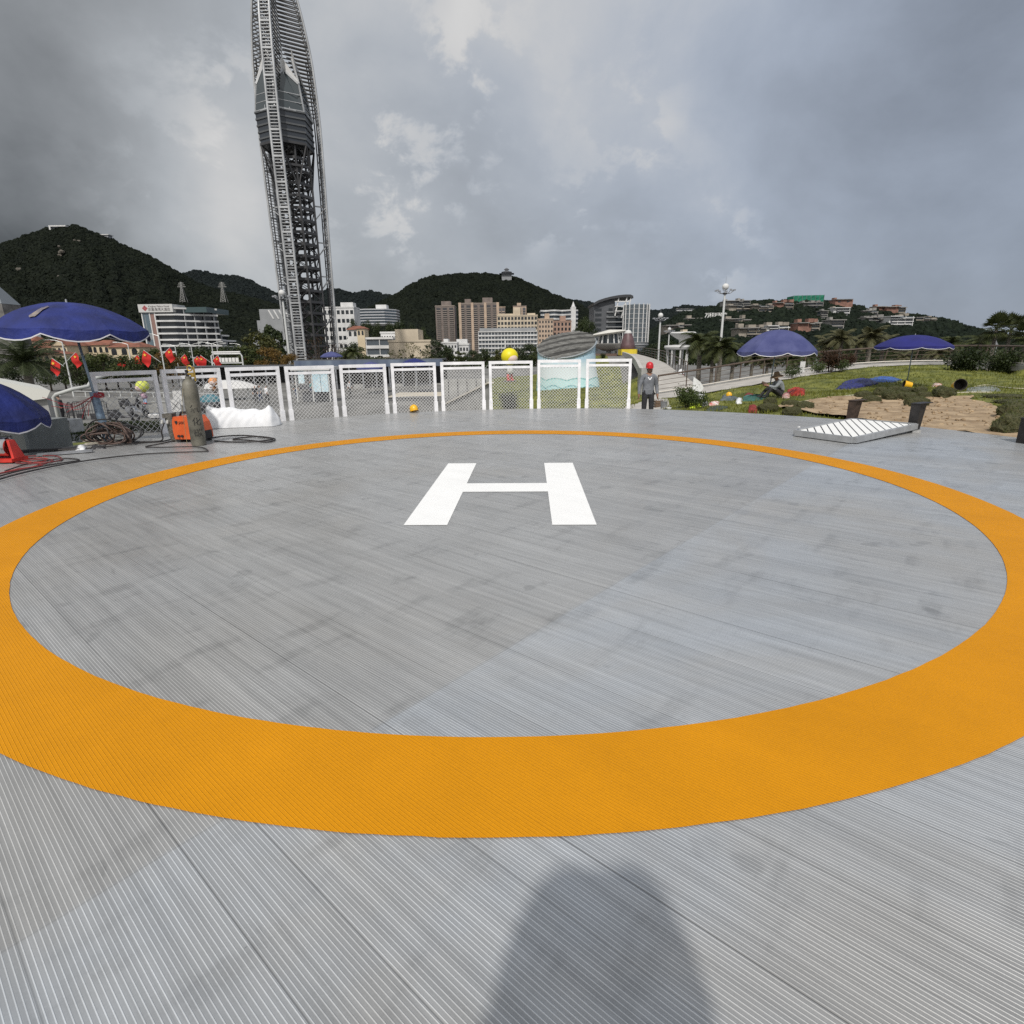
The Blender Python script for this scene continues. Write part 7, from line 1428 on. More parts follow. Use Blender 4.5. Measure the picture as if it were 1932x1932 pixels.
# ------------------------------------------------------------------ lamps, flags and other plaza furniture
MPOLE = mat('pale_pole', (.62, .63, .62), .4, .2)
def mast(label, u, vb, vt, Y, zb=None, s_=1.):
    b = W(u[0], vb, Y); top = W(u[1], vt, Y); zb = b.z if zb is None else zb; t = thing('light_mast', label, 'light mast', (b.x, Y, zb), 'tall light masts'); z = top.z; x = b.x
    G().tube([(x, Y, zb), (x, Y, z-1.2*s_)], [.24*s_, .16*s_], 10).build('pole', MPOLE, t); G().tube([(x, Y, z-1.2*s_), (x, Y, z+1.3*s_)], [.05, .02], 6).build('rod', MSTEEL, t)
    G().ball((x, Y, z-.35*s_), .55*s_, 14, 9).build('globe', MW, t, True); G().lathe([(.01, -.3), (.4, -.3), (.45, 0), (.01, .05)], (x, Y, z-1.3*s_), 12).build('head', MDARK, t)
    for q in range(8):
        a = q*math.pi/4+.3; e = Vector((x+1.5*s_*math.cos(a), Y+1.5*s_*math.sin(a), z-.95*s_)); ar = G().tube([(x, Y, z-1.35*s_), (x+.9*s_*math.cos(a), Y+.9*s_*math.sin(a), z-1.4*s_), tuple(e)], .05, 5).build('arm', MSTEEL, t); G().box(e.x-.2, e.x+.2, e.y-.12, e.y+.12, e.z-.1, e.z+.16).build('floodlight', MSTEEL, ar)
mast('tall light mast with a white globe above the villa hillside', (1360, 1369), 645, 537, 118, -3.2, 1.15); mast('light mast with a white globe left of the mushroom-shaped building', (1243, 1247), 655, 592, 135, -2., 1.05); mast('light mast with a white globe standing against the lattice tower', (546, 530), 676, 549, 112, -3.2, 1.05)
mast('small light mast close to the mushroom-shaped building', (1261, 1263), 655, 619, 150, -3., .8)
MFLAG = mat('flag_red', (.50, .018, .015), .8, var=.1, scale=2); MGOLD = mat('flag_gold', (.75, .52, .05), .7)
def lamp(label, ub, vb, ut, vt, Y, arms=2):
    top = W(ut, vt, Y); x = top.x; zb = tz(x, Y); t = thing('street_lamp', label, 'street lamp', (x, Y, zb), 'street lamps round the plaza'); G().tube([(x, Y, zb), (x, Y, top.z)], [.09, .055], 8).build('pole', MPOLE, t)
    for s_ in ((-1, 1) if arms == 2 else (-1,)):
        ar = G().tube([(x, Y, top.z), (x+s_*.7, Y, top.z+.22), (x+s_*1.5, Y, top.z+.3)], .04, 6).build('arm', MPOLE, t); G().box(x+s_*1.5-.35, x+s_*1.5+.25, Y-.12, Y+.12, top.z+.24, top.z+.36).build('lamp_head', MPOLE, ar)
    return x, Y, top.z
LMP = [('street lamp nearest the big parasol, between the first two flags', 139, 743, 117, 646, 63, 1), ('street lamp beneath the right rim of the big parasol', 254, 712, 241, 650, 78, 1), ('street lamp with one arm in front of the hotel panel', 310, 697, 299.5, 634, 72, 1), ('double-armed street lamp below the left hotel corner', 337, 695, 330, 653, 92, 2), ('double-armed street lamp above the gas cylinder', 364, 685, 360, 651, 98, 2), ('double-armed street lamp left of the signboard gantry', 405, 694, 399, 649, 88, 2), ('double-armed street lamp behind the signboard gantry', 412, 690, 408.6, 651, 104, 2), ('street lamp at the right end of the signboard gantry', 457, 690, 453, 651, 108, 1)]
for lab, ub, vb, ut, vt, Y, ar in LMP: lamp(lab, ub, vb, ut, vt, Y, ar)
def flag(label, u, v, Y, pole, s_=1., ang=.7, side=1):
    c = W(u, v, Y); t = thing('flag', label, 'flag', c, 'red flags with gold stars on the plaza lamps'); px_ = pole; a = Vector((px_, Y-.08, c.z-.25*s_)); d = Vector((math.copysign(1, c.x-px_)*math.sin(ang), 0, math.cos(ang)))
    L_ = max(1.1, abs(c.x-px_)/max(.3, math.sin(ang))+.35); e = a+d*L_; G().tube([a, e], .025, 5).build('staff', MPOLE, t)
    g = G(); NU, NV = 8, 6; wv_ = 1.2*s_; hv_ = .86*s_; sgn = math.copysign(1, c.x-px_)
    def P(i, j):
        f, h_ = i/NU, j/NV; st_ = e-d*(.04+h_*hv_); dr = Vector((sgn*.38, 0, -.92)); return st_+dr*(f*wv_)+Vector((sgn*.06*math.sin(f*6+h_*2), .14*math.sin(f*7+h_*3)*f, 0))
    g.add([P(i, j) for i in range(NU+1) for j in range(NV+1)], [(i*(NV+1)+j, (i+1)*(NV+1)+j, (i+1)*(NV+1)+j+1, i*(NV+1)+j+1) for i in range(NU) for j in range(NV)]); cl_ = g.build('cloth', MFLAG, t, True)
    st = P(2, 2); g = G(); pts_ = []
    for q in range(10): r_ = (.17 if q % 2 == 0 else .07)*s_; aa = math.pi/2+q*math.pi/5; pts_.append(st+Vector((r_*math.cos(aa), -.15, r_*math.sin(aa))))
    g.add(pts_+[st+Vector((0, -.15, 0))], [(q, (q+1) % 10, 10) for q in range(10)]); g.build('star', MGOLD, cl_)
XP = {i: (W(l[3], l[4], l[5]).x, l[5]) for i, l in enumerate(LMP)}
for lab, u, v, i, s_ in (('red flag hanging left of the first lamp post', 106, 686, 0, 1.15), ('red flag right of the first lamp post', 143, 683, 0, 1.), ('red flag left of the lamp under the parasol rim', 231, 683, 1, 1.15), ('red flag just right of the lamp under the parasol rim', 258, 681, 1, 1.), ('large red flag between the two lamps left of the gas cylinder', 279, 679, 2, 1.25), ('red flag behind the orange-tinted tree', 319, 669, 2, 1.1), ('red flag left of the gas cylinder valve', 348, 680, 3, 1.2), ('small red flag just right of the gas cylinder valve', 371, 678, 4, 1.1), ('red flag between the gas cylinder and the gantry', 384, 683, 5, 1.25), ('red flag in front of the signboard gantry', 406, 676, 5, 1.1), ('red flag at the right post of the gantry', 445, 684, 7, 1.4), ('smallest red flag, right of the gantry', 466, 680, 7, 1.1)):
    flag(lab, u, v, XP[i][1]-.4, XP[i][0], s_, .9)
# signboard gantry
Yq = 96; a = W(398, 668, Yq); b = W(456, 668, Yq); zt_ = a.z; zb_ = W(425, 683, Yq).z; t = thing('signboard', 'white overhead signboard gantry with rows of panels', 'signboard', (a.x, Yq, -3.2))
G().tube([(a.x, Yq, -3.2), (a.x, Yq, zt_-.3), (a.x+.4, Yq, zt_), (b.x-.2, Yq, zt_), (b.x, Yq, zt_-.4), (b.x, Yq, -3.2)], .13, 8).build('frame', MPOLE, t)
for q in range(7): x = a.x+.5+(b.x-a.x-1.)*q/7; G().box(x, x+(b.x-a.x-1.)/7-.12, Yq-.1, Yq+.1, zb_, zt_-.62).build('panel', mat('sign_white', (.72, .72, .70), .5), t)
G().bar((a.x, Yq, zb_-.15), (b.x, Yq, zb_-.15), .18).build('beam', MPOLE, t); G().tube([(a.x+.2, Yq, zt_+.25), (b.x-.2, Yq, zt_+.25)], .16, 8).build('top_tube', MW, t)
# leaf-shaped canopy
Yq = 62; a = W(391, 728, Yq); b = W(485, 726, Yq); t = thing('canopy', 'long white leaf-shaped canopy seen through the second and third fence panels', 'canopy', ((a.x+b.x)/2, Yq, -3.2)); g = G(); NU = 16; vs_ = []
for i in range(NU+1):
    f = i/NU; w_ = 1.5*math.sin(math.pi*min(.97, f*.9+.12))**.6
    for s_ in (-1, -.5, 0, .5, 1): vs_.append((a.x+(b.x-a.x)*f, Yq+s_*w_, a.z-.25+.85*(1-s_*s_)*math.sin(math.pi*min(.98, f*.88+.12))**.5))
g.add(vs_, [(i*5+j, (i+1)*5+j, (i+1)*5+j+1, i*5+j+1) for i in range(NU) for j in range(4)]); g.build('shell', MW, t, True)
for f in (.2, .5, .8): x = a.x+(b.x-a.x)*f; G().tube([(x, Yq, -3.2), (x, Yq, a.z+.2)], .07, 6).build('post', MPOLE, t)
# pale blue kiosk
Yq = 60; t = thing('kiosk', 'pale blue kiosk with a white roof behind the fourth fence panel', 'kiosk', (W(595, 740, Yq).x, Yq, -3.1)); x0, x1 = W(566, 720, Yq).x, W(627, 720, Yq).x
G().box(x0-.3, x1+.3, Yq-1.6, Yq+1.6, W(590, 698, Yq).z, W(590, 692, Yq).z).build('roof', MW, t); MKB = mat('pale_blue_panel', (.40, .60, .70), .7, scale=1.5, col2=(.68, .80, .84), detail=6)
for u0, u1 in ((572, 583), (598, 612), (613, 626)): G().box(W(u0, 720, Yq).x, W(u1, 720, Yq).x, Yq-1.3, Yq-1.2, W(590, 738, Yq).z if u0 > 590 else W(590, 722, Yq).z, W(590, 698.3, Yq).z).build('panel', MKB, t)
for u in (566, 596, 627): x = W(u, 720, Yq).x; G().box(x-.06, x+.06, Yq-1.19, Yq-1.07, -3.2, W(590, 698.2, Yq).z).build('post', MPOLE, t)
G().box(x0+.2, x1-.2, Yq-.3, Yq+.2, -3.2, -2.2).build('counter', MDG, t)
# stage, black railing, concrete ramp wall seen through the fence
Yq = 50; x0, x1 = W(715, 725, Yq).x, W(832, 725, Yq).x; t = thing('stage', 'pale beige low stage behind the fifth and sixth fence panels', 'stage', ((x0+x1)/2, Yq, -3.1)); G().box(x0, x1, Yq-2, Yq+9, -3.2, -2.35).build('deck', mat('pale_stage', (.50, .45, .36), .8, var=.1, scale=.7), t)
for q in range(3): G().box(x0+.3, x1-.3, Yq-2.3-.35*q, Yq-2.001-.35*q if q == 0 else Yq-2.301-.35*(q-1), -3.2, -2.56-.2*q).build('step', MCONC, t)
g0 = thing('railing', 'black bar railing in front of the pale stage', 'railing', (x0, Yq-4, -3.1)); x0, x1 = W(728, 735, 46).x, W(826, 735, 46).x
G().bar((x0, 46, -1.95), (x1, 46, -1.95), .07).build('top_rail', MDARK, g0); G().bar((x0, 46, -2.85), (x1, 46, -2.85), .05).build('bottom_rail', MDARK, g0); g = G()
for q in range(46): x = x0+(x1-x0)*q/45; g.bar((x, 46, -3.15), (x, 46, -1.97), .03)
g.build('bars', MDARK, g0)
a = T(838, 768); b = W(926, 723, 36); t = thing('ramp_wall', 'grey concrete ramp wall with a pale sloping coping behind the seventh panel', 'wall', a)
Yw0, Yw1 = a.y, 36; g = G(); za, zb2 = a.z+.1, b.z; g.add([(a.x, Yw0, a.z-1), (b.x, Yw1, -3.4), (b.x, Yw1, zb2), (a.x, Yw0, za), (a.x, Yw0+.3, a.z-1), (b.x, Yw1+.3, -3.4), (b.x, Yw1+.3, zb2), (a.x, Yw0+.3, za)], [(0,1,2,3), (7,6,5,4), (0,4,5,1), (1,5,6,2), (2,6,7,3), (3,7,4,0)]); g.build('wall', MCONC, t)
G().bar((a.x, Yw0+.15, za+.03), (b.x, Yw1+.15, zb2+.03), .42, .1).build('coping', mat('pale_coping', (.58, .54, .47), .7), t)
Yq = 48; x0, x1 = W(838, 740, Yq).x, W(925, 740, Yq).x; t = thing('wall', 'grey slab wall with dark joints beyond the ramp coping', 'wall', (x0, Yq, -3.1)); G().box(x0, x1, Yq, Yq+.3, -3.2, W(880, 715, Yq).z).build('slab', MCONC, t)
for q in range(5): x = x0+(x1-x0)*(q+.5)/5; G().box(x-.03, x+.03, Yq-.02, Yq-.003, -3.2, W(880, 716, Yq).z).build('joint', MDARK, t)
# left: canopy building, bent-arm post, balustrade, barriers, utility box, stones
Yq = 21; t = thing('building', 'low grey building with a sloping white roof edge left of the plaza', 'building', (W(60, 760, Yq).x, Yq, -2)); 
q4 = [W(-40, 712, Yq), W(95, 737, Yq), W(88, 752, Yq), W(-40, 768, Yq)]
g = G(); g.add([p for p in q4]+[p+Vector((-3.6, 4, 0)) for p in q4], [(3,2,1,0), (4,5,6,7), (0,1,5,4), (1,2,6,5), (2,3,7,6), (3,0,4,7)]); g.build('roof_edge', mat('roof_white', (.58, .58, .54), .6), t)
G().box(W(-40, 770, Yq).x, W(84, 770, Yq).x, Yq+.2, Yq+.7, -3., W(60, 754, Yq).z-.01).build('wall', MCONC, t)
Yq = 17; b = W(124, 838, Yq); top = W(98, 746, Yq); t = thing('post', 'grey post with a bent arm left of the plaza barriers', 'post', (b.x, Yq, b.z)); G().tube([(top.x+.04, Yq, b.z-.3), (top.x+.04, Yq, top.z-.05), (top.x+.12, Yq, top.z+.02), (top.x+.5, Yq+.2, top.z+.16), (top.x+.75, Yq+.5, top.z+.22), (top.x+.78, Yq+.7, top.z+.42), (top.x+1.1, Yq+1, top.z+.55)], .055, 8).build('tube', mat('grey_post', (.42, .43, .42), .5), t, True)
G().box(top.x-.0, top.x+.3, Yq-.15, Yq+.15, b.z-.3, b.z+.05).build('footing', MCONC, t)
t = thing('balustrade', 'long grey balustrade wall with a glass-panelled rail behind the first flag lamp', 'wall', (W(150, 760, 52).x, 52, -3.2)); x0, x1 = W(140, 760, 52).x, W(420, 760, 60).x
pa, pb = Vector((x0, 52, 0)), Vector((x1, 60, 0)); g = G(); g.add([(pa.x, pa.y, -3.2), (pb.x, pb.y, -3.2), (pb.x, pb.y, W(420, 752, 60).z), (pa.x, pa.y, W(140, 748, 52).z), (pa.x, pa.y+.3, -3.2), (pb.x, pb.y+.3, -3.2), (pb.x, pb.y+.3, W(420, 752, 60).z), (pa.x, pa.y+.3, W(140, 748, 52).z)], [(0,1,2,3), (7,6,5,4), (0,4,5,1), (1,5,6,2), (2,6,7,3), (3,7,4,0)]); g.build('wall', MCONC, t)
G().bar((pa.x, pa.y+.15, W(140, 738, 52).z), (pb.x, pb.y+.15, W(420, 743, 60).z), .08).build('top_rail', MPOLE, t)
for q in range(15): f = q/14; zt0, zt1 = W(140, 748, 52).z, W(420, 752, 60).z; zz_b = zt0+(zt1-zt0)*f; p = pa.lerp(pb, f); zt2 = W(140, 738, 52).z*(1-f)+W(420, 743, 60).z*f; G().bar((p.x, p.y+.15, zz_b), (p.x, p.y+.15, zt2), .07).build('post', MPOLE, t)
def barrier(label, u0, u1, Y, vb, vt, m):
    a = W(u0, vb, Y); b = W(u1, vb, Y); z0 = tz((a.x+b.x)/2, Y); z1 = z0+1.1; t = thing('crowd_barrier', label, 'barrier', ((a.x+b.x)/2, Y, z0), 'crowd barriers on the plaza'); x0, x1 = a.x, b.x
    G().tube([(x0, Y, z0), (x0, Y, z1-.1), (x0+.1, Y, z1), (x1-.1, Y, z1), (x1, Y, z1-.1), (x1, Y, z0)], .03, 6).build('frame', m, t); G().bar((x0, Y, z0+.25), (x1, Y, z0+.25), .035).build('lower_rail', m, t); g = G()
    n = max(4, int((x1-x0)/.14))
    for q in range(1, n): x = x0+(x1-x0)*q/n; g.bar((x, Y, z0+.26), (x, Y, z1-.02), .018)
    g.build('bars', m, t)
for lab, u0, u1 in (('crowd barrier leaning beside the bent-arm post', 84, 104), ('crowd barrier with plain bars, second from the bent-arm post', 106, 131), ('narrow crowd barrier in the middle of the row', 134, 142), ('crowd barrier framing a dark square plate', 144, 162), ('crowd barrier right of the dark square plate', 165, 184), ('crowd barrier behind the parasol pole', 187, 208)): barrier(lab, u0, u1, 37, 800, 770, MDARK)
for lab, u in (('dark square plate hung on the fourth crowd barrier', 152), ('dark square plate hung behind the parasol pole', 178)):
    c = W(u, 786, 36.9); tag(G().box(c.x-.22, c.x+.22, 36.86, 36.9, c.z-.2, c.z+.2).build('plate', MDARK), lab, 'plate')
Yq = 25; t = thing('utility_box', 'grey utility box with a blue panel behind the hedge', 'utility box', (W(117, 812, Yq).x, Yq, -2.6)); x0, x1 = W(99, 812, Yq).x, W(134, 812, Yq).x; G().box(x0, x1, Yq, Yq+.8, -2.9, W(117, 793, Yq).z).build('body', MGREY, t); G().box(W(114, 812, Yq).x, W(125, 812, Yq).x, Yq-.02, Yq-.002, W(117, 812, Yq).z, W(117, 797, Yq).z).build('panel', mat('box_blue', (.05, .19, .36), .5), t); G().box(W(113, 812, Yq).x, W(134, 812, Yq).x, Yq-.06, Yq-.021, W(117, 796.5, Yq).z, W(117, 793.5, Yq).z).build('hood', MDARK, t)
for i in range(9):
    p = T(138+i*9.5, 772.5-i*.45); tag(G().box(p.x-.16, p.x+.16, p.y-.1, p.y+.1, p.z-.05, p.z+.16).build('kerb_stone', mat('white_stone', (.62, .62, .6), .7)), 'small white kerb stone in the row across the plaza behind the barriers', 'kerb stone', 'white kerb stones on the plaza')
# white boards and platforms behind the second panel
Yq = 30
for lab, u0, u1, v0, v1 in (('square white board with crossed lines behind the second panel', 324, 338, 754, 777), ('tall white board standing behind the square one', 329, 341, 737, 764)):
    a = W(u0, v1, Yq); b = W(u1, v0, Yq); t = thing('board', lab, 'board', ((a.x+b.x)/2, Yq, a.z)); G().box(a.x, b.x, Yq, Yq+.06, a.z, b.z).build('panel', MW, t); Yq += 2
    for f in (.25, .75): x = a.x+(b.x-a.x)*f; G().bar((x, Yq-1.9, tz(x, Yq)), (x, Yq-1.9, a.z+.2), .05).build('leg', MSTEEL, t)
    if 'crossed' in lab:
        for s_ in (1, -1): G().bar((a.x+.05, Yq-2.01, a.z+(.1 if s_ > 0 else b.z-a.z-.1)), (b.x-.05, Yq-2.01, b.z-.1 if s_ > 0 else a.z+.1), .012, .02, up=(0, 1, 0)).build('line', MDARK, t)
p = T(300, 787); t = thing('platform', 'low white oval platform seen through the first panel', 'platform', p); G().lathe([(.001, .25), (.62, .25), (.66, .2), (.6, .0)], p, 24).build('top', MW, t)
p = T(402, 776); t = thing('cart', 'teal covered cart behind the second fence panel', 'cart', p); G().box(p.x-.7, p.x+.6, p.y-.5, p.y+.5, p.z+.25, p.z+.7).build('body', MDG, t); G().lathe([(.75, 0), (.72, .3), (.4, .5), (.01, .55)], (p.x-.05, p.y, p.z+.701), 20, sy=.7).build('cover', mat('teal_cover', (.05, .16, .20), .6, var=.2, scale=4), t, True)
for s_ in (-.5, .42):
    g = G().lathe([(.001, -.05), (.22, -.05), (.25, 0), (.22, .05), (.001, .05)], (0, 0, 0), 16); g.v = [(p.x+s_+x, p.y-.52+z, p.z+.25+y) for x, y, z in g.v]; g.build('wheel', MBLACK, t)
def scooter(label, u, v, yaw, col):
    p = T(u, v); t = thing('scooter', label, 'scooter', p, 'parked scooters behind the first panel'); mxs = Matrix.Translation(p)@Matrix.Rotation(yaw, 4, 'Z')
    for x in (-.6, .6): g = G().lathe([(.12, -.05), (.22, -.05), (.26, 0), (.22, .05), (.12, .05)], (0, 0, 0), 16); g.v = [tuple(mxs@Vector((x+a, c, .26+b))) for a, b, c in g.v]; g.build('wheel', MBLACK, t)
    g = G(); g.add([mxs@Vector(q) for q in ((-.8,-.14,.3),(.1,-.14,.28),(.45,-.16,.3),(.6,-.16,.85),(.48,-.12,.9),(.3,-.12,.4),(-.1,-.14,.42),(-.25,-.15,.72),(-.85,-.14,.66))]+[mxs@Vector(q) for q in ((-.8,.14,.3),(.1,.14,.28),(.45,.16,.3),(.6,.16,.85),(.48,.12,.9),(.3,.12,.4),(-.1,.14,.42),(-.25,.15,.72),(-.85,.14,.66))], [tuple(range(9)), tuple(range(17, 8, -1))]+[(i, 9+i, 9+(i+1) % 9, (i+1) % 9) for i in range(9)]); g.build('body', col, t)
    G().box(-.82, -.22, -.13, .13, .725, .80, mxs).build('seat', MBLACK, t); G().tube([mxs@Vector(q) for q in ((.46, -.32, 1.02), (.52, 0, .98), (.46, .32, 1.02))], .025, 6).build('handlebar', MBLACK, t); G().box(.60, .66, -.08, .08, .72, .84, mxs).build('headlight', MW, t)
scooter('black scooter parked behind the first fence panel, nearest the deck', 236, 797, .3, MDARK); scooter('dark grey scooter behind the first panel, right of the black one', 262, 786, -.2, MSTEEL); scooter('dark scooter farther off, under the yellow-headed figure', 250, 772, .1, MDARK)
p = T(300, 776); t = thing('box', 'grey concrete box beside the scooters', 'box', p); G().box(p.x-.7, p.x+.6, p.y, p.y+.8, p.z-.1, p.z+.62).build('body', MCONC, t)
G().box(p.x-.74, p.x+.64, p.y-.04, p.y+.84, p.z+.622, p.z+.68).build('lid', MCONC, t)
# dark arcade of stalls closing the far side of the plaza, small parasols, railing board, feather banner
Yq = 72; x0, x1 = W(556, 690, Yq).x, W(835, 690, Yq).x; t = thing('arcade', 'long dark row of market stalls with a blue fascia beyond the fence', 'market arcade', ((x0+x1)/2, Yq, -3.2)); zt_ = W(700, 680, Yq).z
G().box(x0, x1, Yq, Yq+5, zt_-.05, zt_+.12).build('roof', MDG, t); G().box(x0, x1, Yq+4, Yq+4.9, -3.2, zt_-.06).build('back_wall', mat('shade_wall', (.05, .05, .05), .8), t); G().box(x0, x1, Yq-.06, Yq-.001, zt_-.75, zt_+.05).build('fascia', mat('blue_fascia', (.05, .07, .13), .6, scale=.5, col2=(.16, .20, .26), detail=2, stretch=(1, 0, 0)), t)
for q in range(12): x = x0+(x1-x0)*q/11; G().box(x-.09, x+.09, Yq+.05, Yq+.22, -3.2, zt_-.06).build('post', MSTEEL, t)
for q in range(11):
    x = x0+(x1-x0)*(q+.5)/11; G().box(x-.8, x+.8, Yq+.8, Yq+1.5, -3.2, -2.2).build('counter', (MDG, MKB0, MDARK)[q % 3] if False else (MDG, MCONC, MDARK)[q % 3], t)
Yq = 80; x0, x1 = W(330, 690, Yq).x, W(548, 690, Yq).x; t = thing('arcade', 'dark open-fronted shelter behind the flags and the leaf-shaped canopy', 'market arcade', ((x0+x1)/2, Yq, -3.2)); zt_ = W(450, 692, Yq).z
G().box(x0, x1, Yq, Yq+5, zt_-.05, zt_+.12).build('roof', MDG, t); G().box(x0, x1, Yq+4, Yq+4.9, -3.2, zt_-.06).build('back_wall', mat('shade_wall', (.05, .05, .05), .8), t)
for q in range(10): x = x0+(x1-x0)*q/9; G().box(x-.09, x+.09, Yq+.05, Yq+.22, -3.2, zt_-.06).build('post', MSTEEL, t)
for lab, u, v, Y, mm in (('small purple parasol at the foot of the lattice tower', 625, 668, 88, MBLUE2), ('small blue parasol beyond the sixth fence panel', 782, 684, 64, MBLUE), ('small blue parasol beyond the fifth fence panel', 700, 690, 66, MBLUE2)):
    x = W(u, v, Y).x; z1 = W(u, v+4, Y).z; t = thing('parasol', lab, 'umbrella', (x, Y, -3.2), 'parasols on the plaza'); G().tube([(x, Y, -3.2), (x, Y, z1)], .03, 6).build('pole', MPOLE, t)
    g = G().lathe([(1.7, -.15), (1.68, 0), (1.2, .32), (.6, .55), (.01, .68)], (x, Y, z1), 8); g.build('canopy', mm, t)
p = W(1512, 697, 38.3); t = thing('notice_board', 'white narrow board fixed to the brown railing behind the seated worker', 'notice board', p); G().box(p.x-.16, p.x+.16, p.y-.12, p.y-.08, W(1512, 702, 38.3).z, W(1512, 682, 38.3).z).build('panel', MW, t); G().box(p.x-.03, p.x+.03, p.y-.079, p.y-.02, W(1512, 704, 38.3).z, W(1512, 690, 38.3).z).build('stay', MSTEEL, t)
Yq = 47; b = W(1880, 655, Yq); t = thing('feather_banner', 'white leaning feather banner beyond the right railing', 'banner', (b.x, Yq, tz(b.x, Yq))); pts_ = [(1880, 655), (1875, 640), (1871, 628), (1869, 618)]
G().tube([(b.x, Yq, tz(b.x, Yq)), tuple(W(1880, 655, Yq)), tuple(W(1875, 640, Yq)), tuple(W(1869, 617, Yq))], .03, 6).build('pole', MPOLE, t)
L_ = [W(u, v, Yq) for u, v in ((1880, 655), (1876, 646), (1873, 637), (1870, 627), (1868.5, 617.5))]; Rr_ = [W(u, v, Yq) for u, v in ((1885, 654), (1881, 645), (1877.5, 636), (1874, 627), (1870, 618))]
G().add([p for p in L_]+[p for p in Rr_], [(i, 5+i, 6+i, i+1) for i in range(4)]).build('cloth', MWHITE, t)
Yq = 46; p = W(1285, 706, Yq); t = thing('tent', 'small white rounded tent top on a red frame behind the railing start', 'tent', (p.x, Yq, tz(p.x, Yq))); G().lathe([(.27, 0), (.26, .12), (.16, .3), (.01, .38)], (p.x, Yq, W(1285, 705, Yq).z), 16).build('cover', MWHITE, t, True)
for q in range(4): a_ = q*math.pi/2+.5; G().tube([(p.x+.4*math.cos(a_), Yq+.4*math.sin(a_), tz(p.x, Yq)), (p.x+.24*math.cos(a_), Yq+.24*math.sin(a_), W(1285, 705, Yq).z)], .03, 6).build('leg', mat('red_frame', (.30, .05, .06), .5), t)
# round-headed statues (plain generic figures)
def statue(label, u, v, vtop, Y, cap, body, boots, yaw):
    x = W(u, v, Y).x; zt_ = W(u, vtop, Y).z; H = zt_-W(u, v, Y).z; zb = W(u, v, Y).z; t = thing('statue', label, 'statue', (x, Y, zb), 'round-headed statues'); s_ = H/4.; P = lambda a, b, c: (x+s_*(a*math.cos(yaw)-b*math.sin(yaw)), Y+s_*(a*math.sin(yaw)+b*math.cos(yaw)), zb+c*s_)
    G().ball(P(0, 0, 2.95), 1.05*s_, 20, 14, .97).build('cap', cap, t, True); G().ball(P(0, -.42, 2.72), .75*s_, 18, 12, .85).build('face', mat('pale_face', (.68, .52, .47), .6), t, True)
    G().lathe([(.01, 0), (.45*s_, .05*s_), (.5*s_, .5*s_), (.34*s_, 1.05*s_), (.2*s_, 1.15*s_)], P(0, 0, .85), 18).build('body', body, t, True)
    for q in (-1, 1): G().tube([P(.24*q, 0, 1.0), P(.26*q, 0, .45), P(.27*q, -.05, .12)], [.2*s_, .18*s_, .2*s_], 10).build('leg', boots, t, True); G().ball(P(.28*q, -.14, .12), .24*s_, 12, 8, .6).build('boot', mat('statue_red', (.45, .05, .04), .5), t, True); G().tube([P(.4*q, 0, 1.75), P(.72*q, -.1, 1.5), P(.85*q, -.3, 1.65)], [.15*s_, .13*s_, .12*s_], 8).build('arm', body, t, True)
    G().lathe([(.01, 0), (.9*s_, 0), (.9*s_, .08*s_), (.01, .08*s_)], (x, Y, zb-.04), 20).build('base', MDG, t)
statue('round-headed statue in a bright yellow cap standing on the grass mound', 962, 719, 656, 62, mat('bright_yellow', (.72, .62, .01), .45), MW, MRED, .6)
statue('round-headed statue in a yellow-green cap behind the first fence panel', 275, 762, 717, 38, mat('lime_cap', (.55, .60, .10), .5), mat('lilac_coat', (.45, .30, .38), .6), mat('statue_blue', (.35, .50, .70), .6), -.6)
statue('small round-headed statue with an orange cap between the second and third panels', 406, 744, 711, 60, mat('orange_cap', (.62, .26, .08), .5), mat('statue_brown', (.25, .12, .05), .6), MDARK, .1)
for t in TRASH:
    for o in [c for k2 in kids(t) for c in kids(k2)]+kids(t)+[t]: bpy.data.objects.remove(o)
# ------------------------------------------------------------------ people
MSKIN = mat('skin', (.23, .12, .075), .55); MSKIN2 = mat('light_skin', (.42, .26, .19), .55); MSHOE = mat('dark_shoe', (.02, .02, .02), .6); MHAIR = mat('black_hair', (.012, .01, .01), .5)
def body(name, J, E, mats, parent, sub=2, root='pelvis'):
    """one continuous figure: joints J {name: (pos, radius, tag)} joined by E, skinned; each face takes the material of the nearest bone"""
    nm = list(J); me = bpy.data.meshes.new(name); me.from_pydata([J[k2][0] for k2 in nm], [(nm.index(a), nm.index(b)) for a, b in E], []); o = bpy.data.objects.new(name, me); C.objects.link(o)
    sk = o.modifiers.new('skin', 'SKIN'); sk.use_smooth_shade = True
    for i, k2 in enumerate(nm):
        r_ = J[k2][1]; sv = me.skin_vertices[0].data[i]; sv.radius = r_ if isinstance(r_, tuple) else (r_, r_); sv.use_root = (k2 == root)
    ss = o.modifiers.new('sub', 'SUBSURF'); ss.levels = sub; ss.render_levels = sub
    bpy.context.view_layer.update(); m2 = bpy.data.meshes.new_from_object(o.evaluated_get(bpy.context.evaluated_depsgraph_get())); bpy.data.objects.remove(o)
    tags = sorted(mats); m2.materials.clear()
    for tg in tags: m2.materials.append(mats[tg])
    A = np.array([J[a][0] for a, b in E], float); B = np.array([J[b][0] for a, b in E], float); tg = [J[b][2] for a, b in E]
    for p in m2.polygons:
        c = np.array(p.center); d = B-A; tt = np.clip(((c-A)*d).sum(1)/((d*d).sum(1)+1e-9), 0, 1); k2 = int(np.argmin(((c-A-d*tt[:, None])**2).sum(1))); p.material_index = tags.index(tg[k2]); p.use_smooth = True
    o = bpy.data.objects.new(name, m2); C.objects.link(o); o.parent = parent; return o
